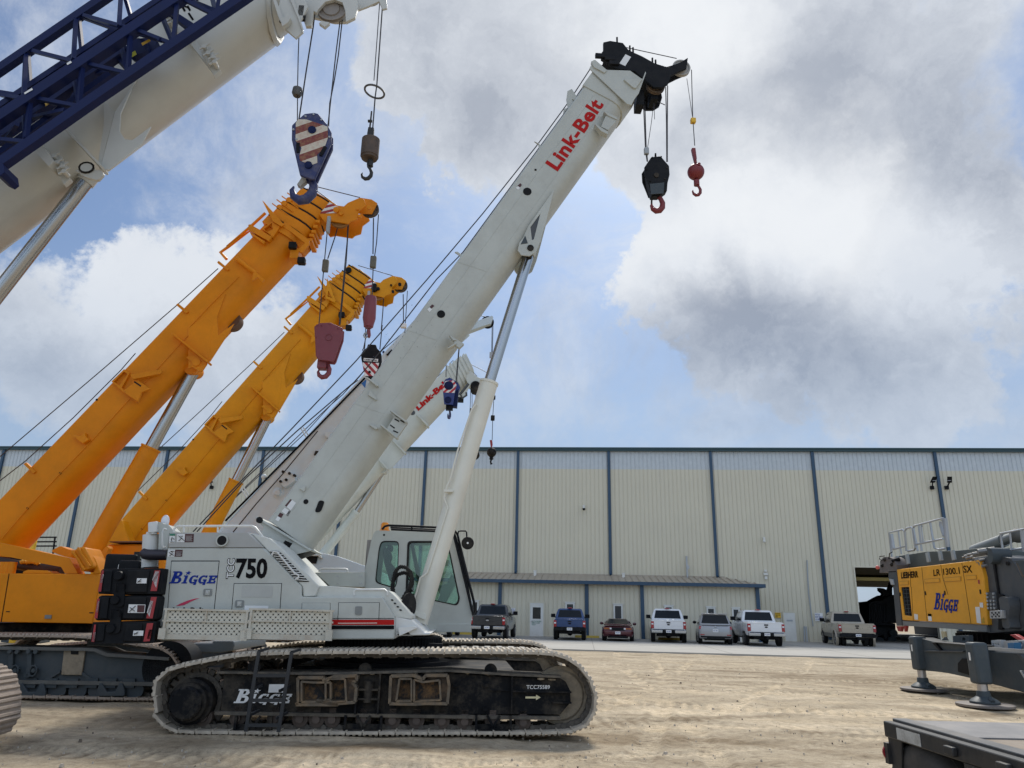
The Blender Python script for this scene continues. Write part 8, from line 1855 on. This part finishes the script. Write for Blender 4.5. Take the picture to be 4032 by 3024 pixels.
    pl(ZQ((1505,350),(1575,345),(1580,415),(1510,410)), -.75, -.6, 'blue_valve', mat('valve_blue', (.02, .12, .25), .5)); pl(ZQ((1530,265),(1580,258),(1700,330),(1700,350),(1640,335)), -.5, -.4, 'red_strap', M['rdec'])
    p = fr.p3(*ZQ((845,265))[0], -.4); MB().cyl(p-Vector((0, 0, .07)), p+Vector((0, 0, .08)), .06, n=14).build('pale_cap', mat('cream_cap', (.55, .45, .25), .5), e)
    # jacks
    for (cx, top, mid, rb, pad, ox) in ((590,280,635,760,835,0), (1225,345,780,895,985,0)):
        off = -(11.0-(10.07 if cx < 900 else 9.54)); 
        A = fr.p3(*ZQ((cx-5, top))[0], off); Bm = fr.p3(*ZQ((cx+20, mid))[0], off); C_ = fr.p3(*ZQ((cx+33, rb))[0], off); G = fr.p3(*ZQ((cx+ (45 if cx < 900 else 0)-10, pad))[0], off)
        x = C_.x; w = .155
        j = MB().hexa([(x-w, off-w, Bm.z), (x+w, off-w, Bm.z), (x+w, off+w, Bm.z), (x-w, off+w, Bm.z)], [(x-w, off-w, A.z), (x+w, off-w, A.z), (x+w, off+w, A.z), (x-w, off+w, A.z)]).build('jack_leg', s_, e, bevel=.05)
        MB().cyl((x, off, Bm.z), (x, off, .2), .095, n=24).build('jack_ram', mat('dull_chrome', (.45, .43, .42), .35, .8), j)
        MB().lathe((x, off, .07), (0, 0, 1), [(0, .27), (.03, .27), (.07, .22), (.12, .13), (.22, .12)], 28).cyl((x-.27, off, .12), (x-.2, off, .17), .04, n=8).cyl((x+.2, off, .17), (x+.27, off, .12), .04, n=8).build('jack_foot', s_, j)
        MB().lathe((x, off, .0), (0, 0, 1), [(0, .48), (.01, .52), (.05, .52), (.06, .49), (.06, .1)], 40).build('jack_pad', mat('pad_steel', (.16, .14, .13), .7, var=.3, vscale=4, grime=(.36, .3, .22), gamt=.6, gscale=3), j)
        for t in (.25,): MB().box(x-.03, x+.02, off-w-.012, off-w-.002, A.z-.35, A.z-.2).build('jack_label', M['wdec'], j)
    for yy in (3.6, 3.6+.4):
        pass
    for x_, y_ in ((.93, 3.9), (3.94, 3.4)):
        j = MB().box(x_-.2, x_+.2, y_-.2, y_+.2, .5, 1.4).build('jack_leg', s_, e, bevel=.05); MB().cyl((x_, y_, .5), (x_, y_, .1), .1).lathe((x_, y_, 0), (0, 0, 1), [(0, .74), (.06, .74), (.075, .1)], 30).build('jack_pad', MATS['pad_steel'], j)
        MB().box(x_-.15, x_+.15, 3.0, y_-.2, .6, 1.0).build('jack_beam', s_, e)
    return e
right_machine()
# ---------------------------------------------------------------- machine standing in the dim hall
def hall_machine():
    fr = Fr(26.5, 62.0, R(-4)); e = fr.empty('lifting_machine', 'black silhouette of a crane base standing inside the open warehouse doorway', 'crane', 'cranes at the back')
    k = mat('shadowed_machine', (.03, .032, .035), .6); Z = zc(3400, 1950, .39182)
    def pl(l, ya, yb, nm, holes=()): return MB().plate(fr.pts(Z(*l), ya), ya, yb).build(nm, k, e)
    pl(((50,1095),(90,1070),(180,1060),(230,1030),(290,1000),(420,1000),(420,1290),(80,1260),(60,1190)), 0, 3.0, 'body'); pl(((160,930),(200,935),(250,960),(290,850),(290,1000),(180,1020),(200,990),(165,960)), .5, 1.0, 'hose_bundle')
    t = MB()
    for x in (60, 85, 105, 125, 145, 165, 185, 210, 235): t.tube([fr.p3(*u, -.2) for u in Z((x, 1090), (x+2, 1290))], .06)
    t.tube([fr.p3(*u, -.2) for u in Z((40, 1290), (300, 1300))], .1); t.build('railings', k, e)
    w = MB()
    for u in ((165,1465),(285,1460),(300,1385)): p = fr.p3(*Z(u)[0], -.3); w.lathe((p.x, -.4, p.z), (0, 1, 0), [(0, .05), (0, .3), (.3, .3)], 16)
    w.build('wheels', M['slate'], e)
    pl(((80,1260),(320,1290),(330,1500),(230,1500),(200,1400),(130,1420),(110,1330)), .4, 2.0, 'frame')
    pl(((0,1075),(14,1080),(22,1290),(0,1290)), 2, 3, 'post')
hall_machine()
# ---------------------------------------------------------------- flatbed trailer, lower right
def trailer():
    zt = 1.0; P0 = gpt(3475, 2829, zt); fr = Fr(P0.x, P0.y, R(-90))
    e = fr.empty('flatbed_trailer', 'worn black flatbed trailer with plank deck at the lower right corner', 'trailer'); bk = mat('worn_black_frame', (.018, .02, .022), .55, var=.3, grime=(.12, .10, .08), gamt=.4, gscale=4)
    Lx = 9.0; Wd = 2.6
    deck = MB(); n = 9; pw = (Wd-.36)/n
    for i in range(n): deck.box(.72, Lx, .18+i*pw+.004, .18+(i+1)*pw-.004, zt-.05, zt-.008-(i % 3)*.002)
    d = deck.build('plank_deck', mat('weathered_planks', (.24, .19, .14), .8, var=.3, vscale=3, grime=(.33, .29, .24), gamt=.6, gscale=2, bump=.004, bscale=14), e)
    MB().box(.06, .719, .165, Wd-.165, zt-.05, zt).build('steel_deck_plate', mat('scuffed_plate', (.17, .165, .165), .6, .0, var=.3, vscale=3, grime=(.3, .25, .2), gamt=.5, gscale=3), e)
    for y_ in (0, Wd-.06):
        s = 1 if y_ == 0 else -1
        r = MB().box(0, Lx, y_ if s > 0 else y_+.0, y_+.06, zt-.105, zt-.012).build('side_rail', bk, e, bevel=.008)
        MB().box(0, Lx, y_+.061 if s > 0 else y_-.10, y_+.16 if s > 0 else y_-.001, zt-.09, zt+.004).build('deck_edge', mat('edge_steel', (.12, .12, .12), .4, .6, grime=(.3, .26, .22), gamt=.5, gscale=5), r, bevel=.006)
        for i in range(14):
            x = .72+i*.45; MB().box(x, x+.09, y_-.03 if s > 0 else y_+.061, y_-.001 if s > 0 else y_+.09, zt-.085, zt-.04).build('stake_pocket', bk, r, bevel=.006)
    MB().box(0, .03, .061, Wd-.061, zt-.45, zt-.02).build('rear_bumper_beam', bk, e, bevel=.01)
    MB().hexa([(.03, .02, .60), (.10, .02, .60), (.10, .03, .60), (.03, .03, .60)], [(.0, .02, zt-.107), (.17, .02, zt-.107), (.17, .03, zt-.107), (.0, .03, zt-.107)]).build('mud_guard', bk, e)
    lp = MB().lathe((-.02, .04, .80), (-1, 0, 0), [(0, .05), (.015, .05), (.04, .03), (.055, .01)], 20).build('tail_lamp', mat('maroon_lens', (.30, .02, .03), .3), e); MB().box(-.025, .02, .0, .14, .74, .86).build('lamp_bracket', bk, lp)
    for i, x in enumerate((.28, 1.55)):
        r = .455
        for y0_, s in ((.035, 1), (Wd-.035-.30, -1)):
            t = MB().lathe((x, y0_, r), (0, 1, 0), [(0, .27), (0, .37), (.015, .42), (.045, .445), (.08, .455), (.22, .455), (.255, .445), (.285, .42), (.30, .37), (.30, .27)], 56)
            for gy in (.10, .15, .20): t.lathe((x, y0_+gy-.006, r), (0, 1, 0), [(0, .445), (.0, .459), (.03, .459), (.03, .445)], 56)
            tt = t.build('tyre', M['tyre2'], e); MB().lathe((x, y0_+.02, r), (0, 1, 0), [(0, .28), (.02, .25), (.06, .13), (.02, .11), (-.02, .1), (-.02, .01)], 30).build('rim', M['wdec'] if False else M['galv'], tt)
    for x0 in (2.2, 4.2):
        q = MB().box(x0-.0, x0+.55, -.004, -.001, zt-.095, zt-.03).build('reflective_tape', mat('worn_white_tape', (.5, .5, .47), .5, grime=(.1, .08, .06), gamt=.8, gscale=10), e); MB().box(x0+.55, x0+.95, -.004, -.001, zt-.095, zt-.03).build('reflective_tape', mat('worn_red_tape', (.38, .06, .04), .5, grime=(.1, .06, .04), gamt=.6, gscale=10), e)
    MB().box(.93, 1.12, -.004, -.001, .80, .885).build('reflective_tape', MATS['worn_white_tape'], e); MB().box(1.12, 1.34, -.004, -.001, .80, .885).build('reflective_tape', MATS['worn_red_tape'], e); MB().box(.85, 1.4, .0, .03, .79, .8945).build('tape_bracket', bk, e)
    MB().box(.17, .44, -.004, -.001, zt-.095, zt-.03).build('reflective_tape', MATS['worn_white_tape'], e)
    MB().box(.9, Lx, .7, .85, .55, zt-.06).box(.3, Lx, Wd-.85, Wd-.7, .55, zt-.06).build('main_beams', bk, e)
trailer()
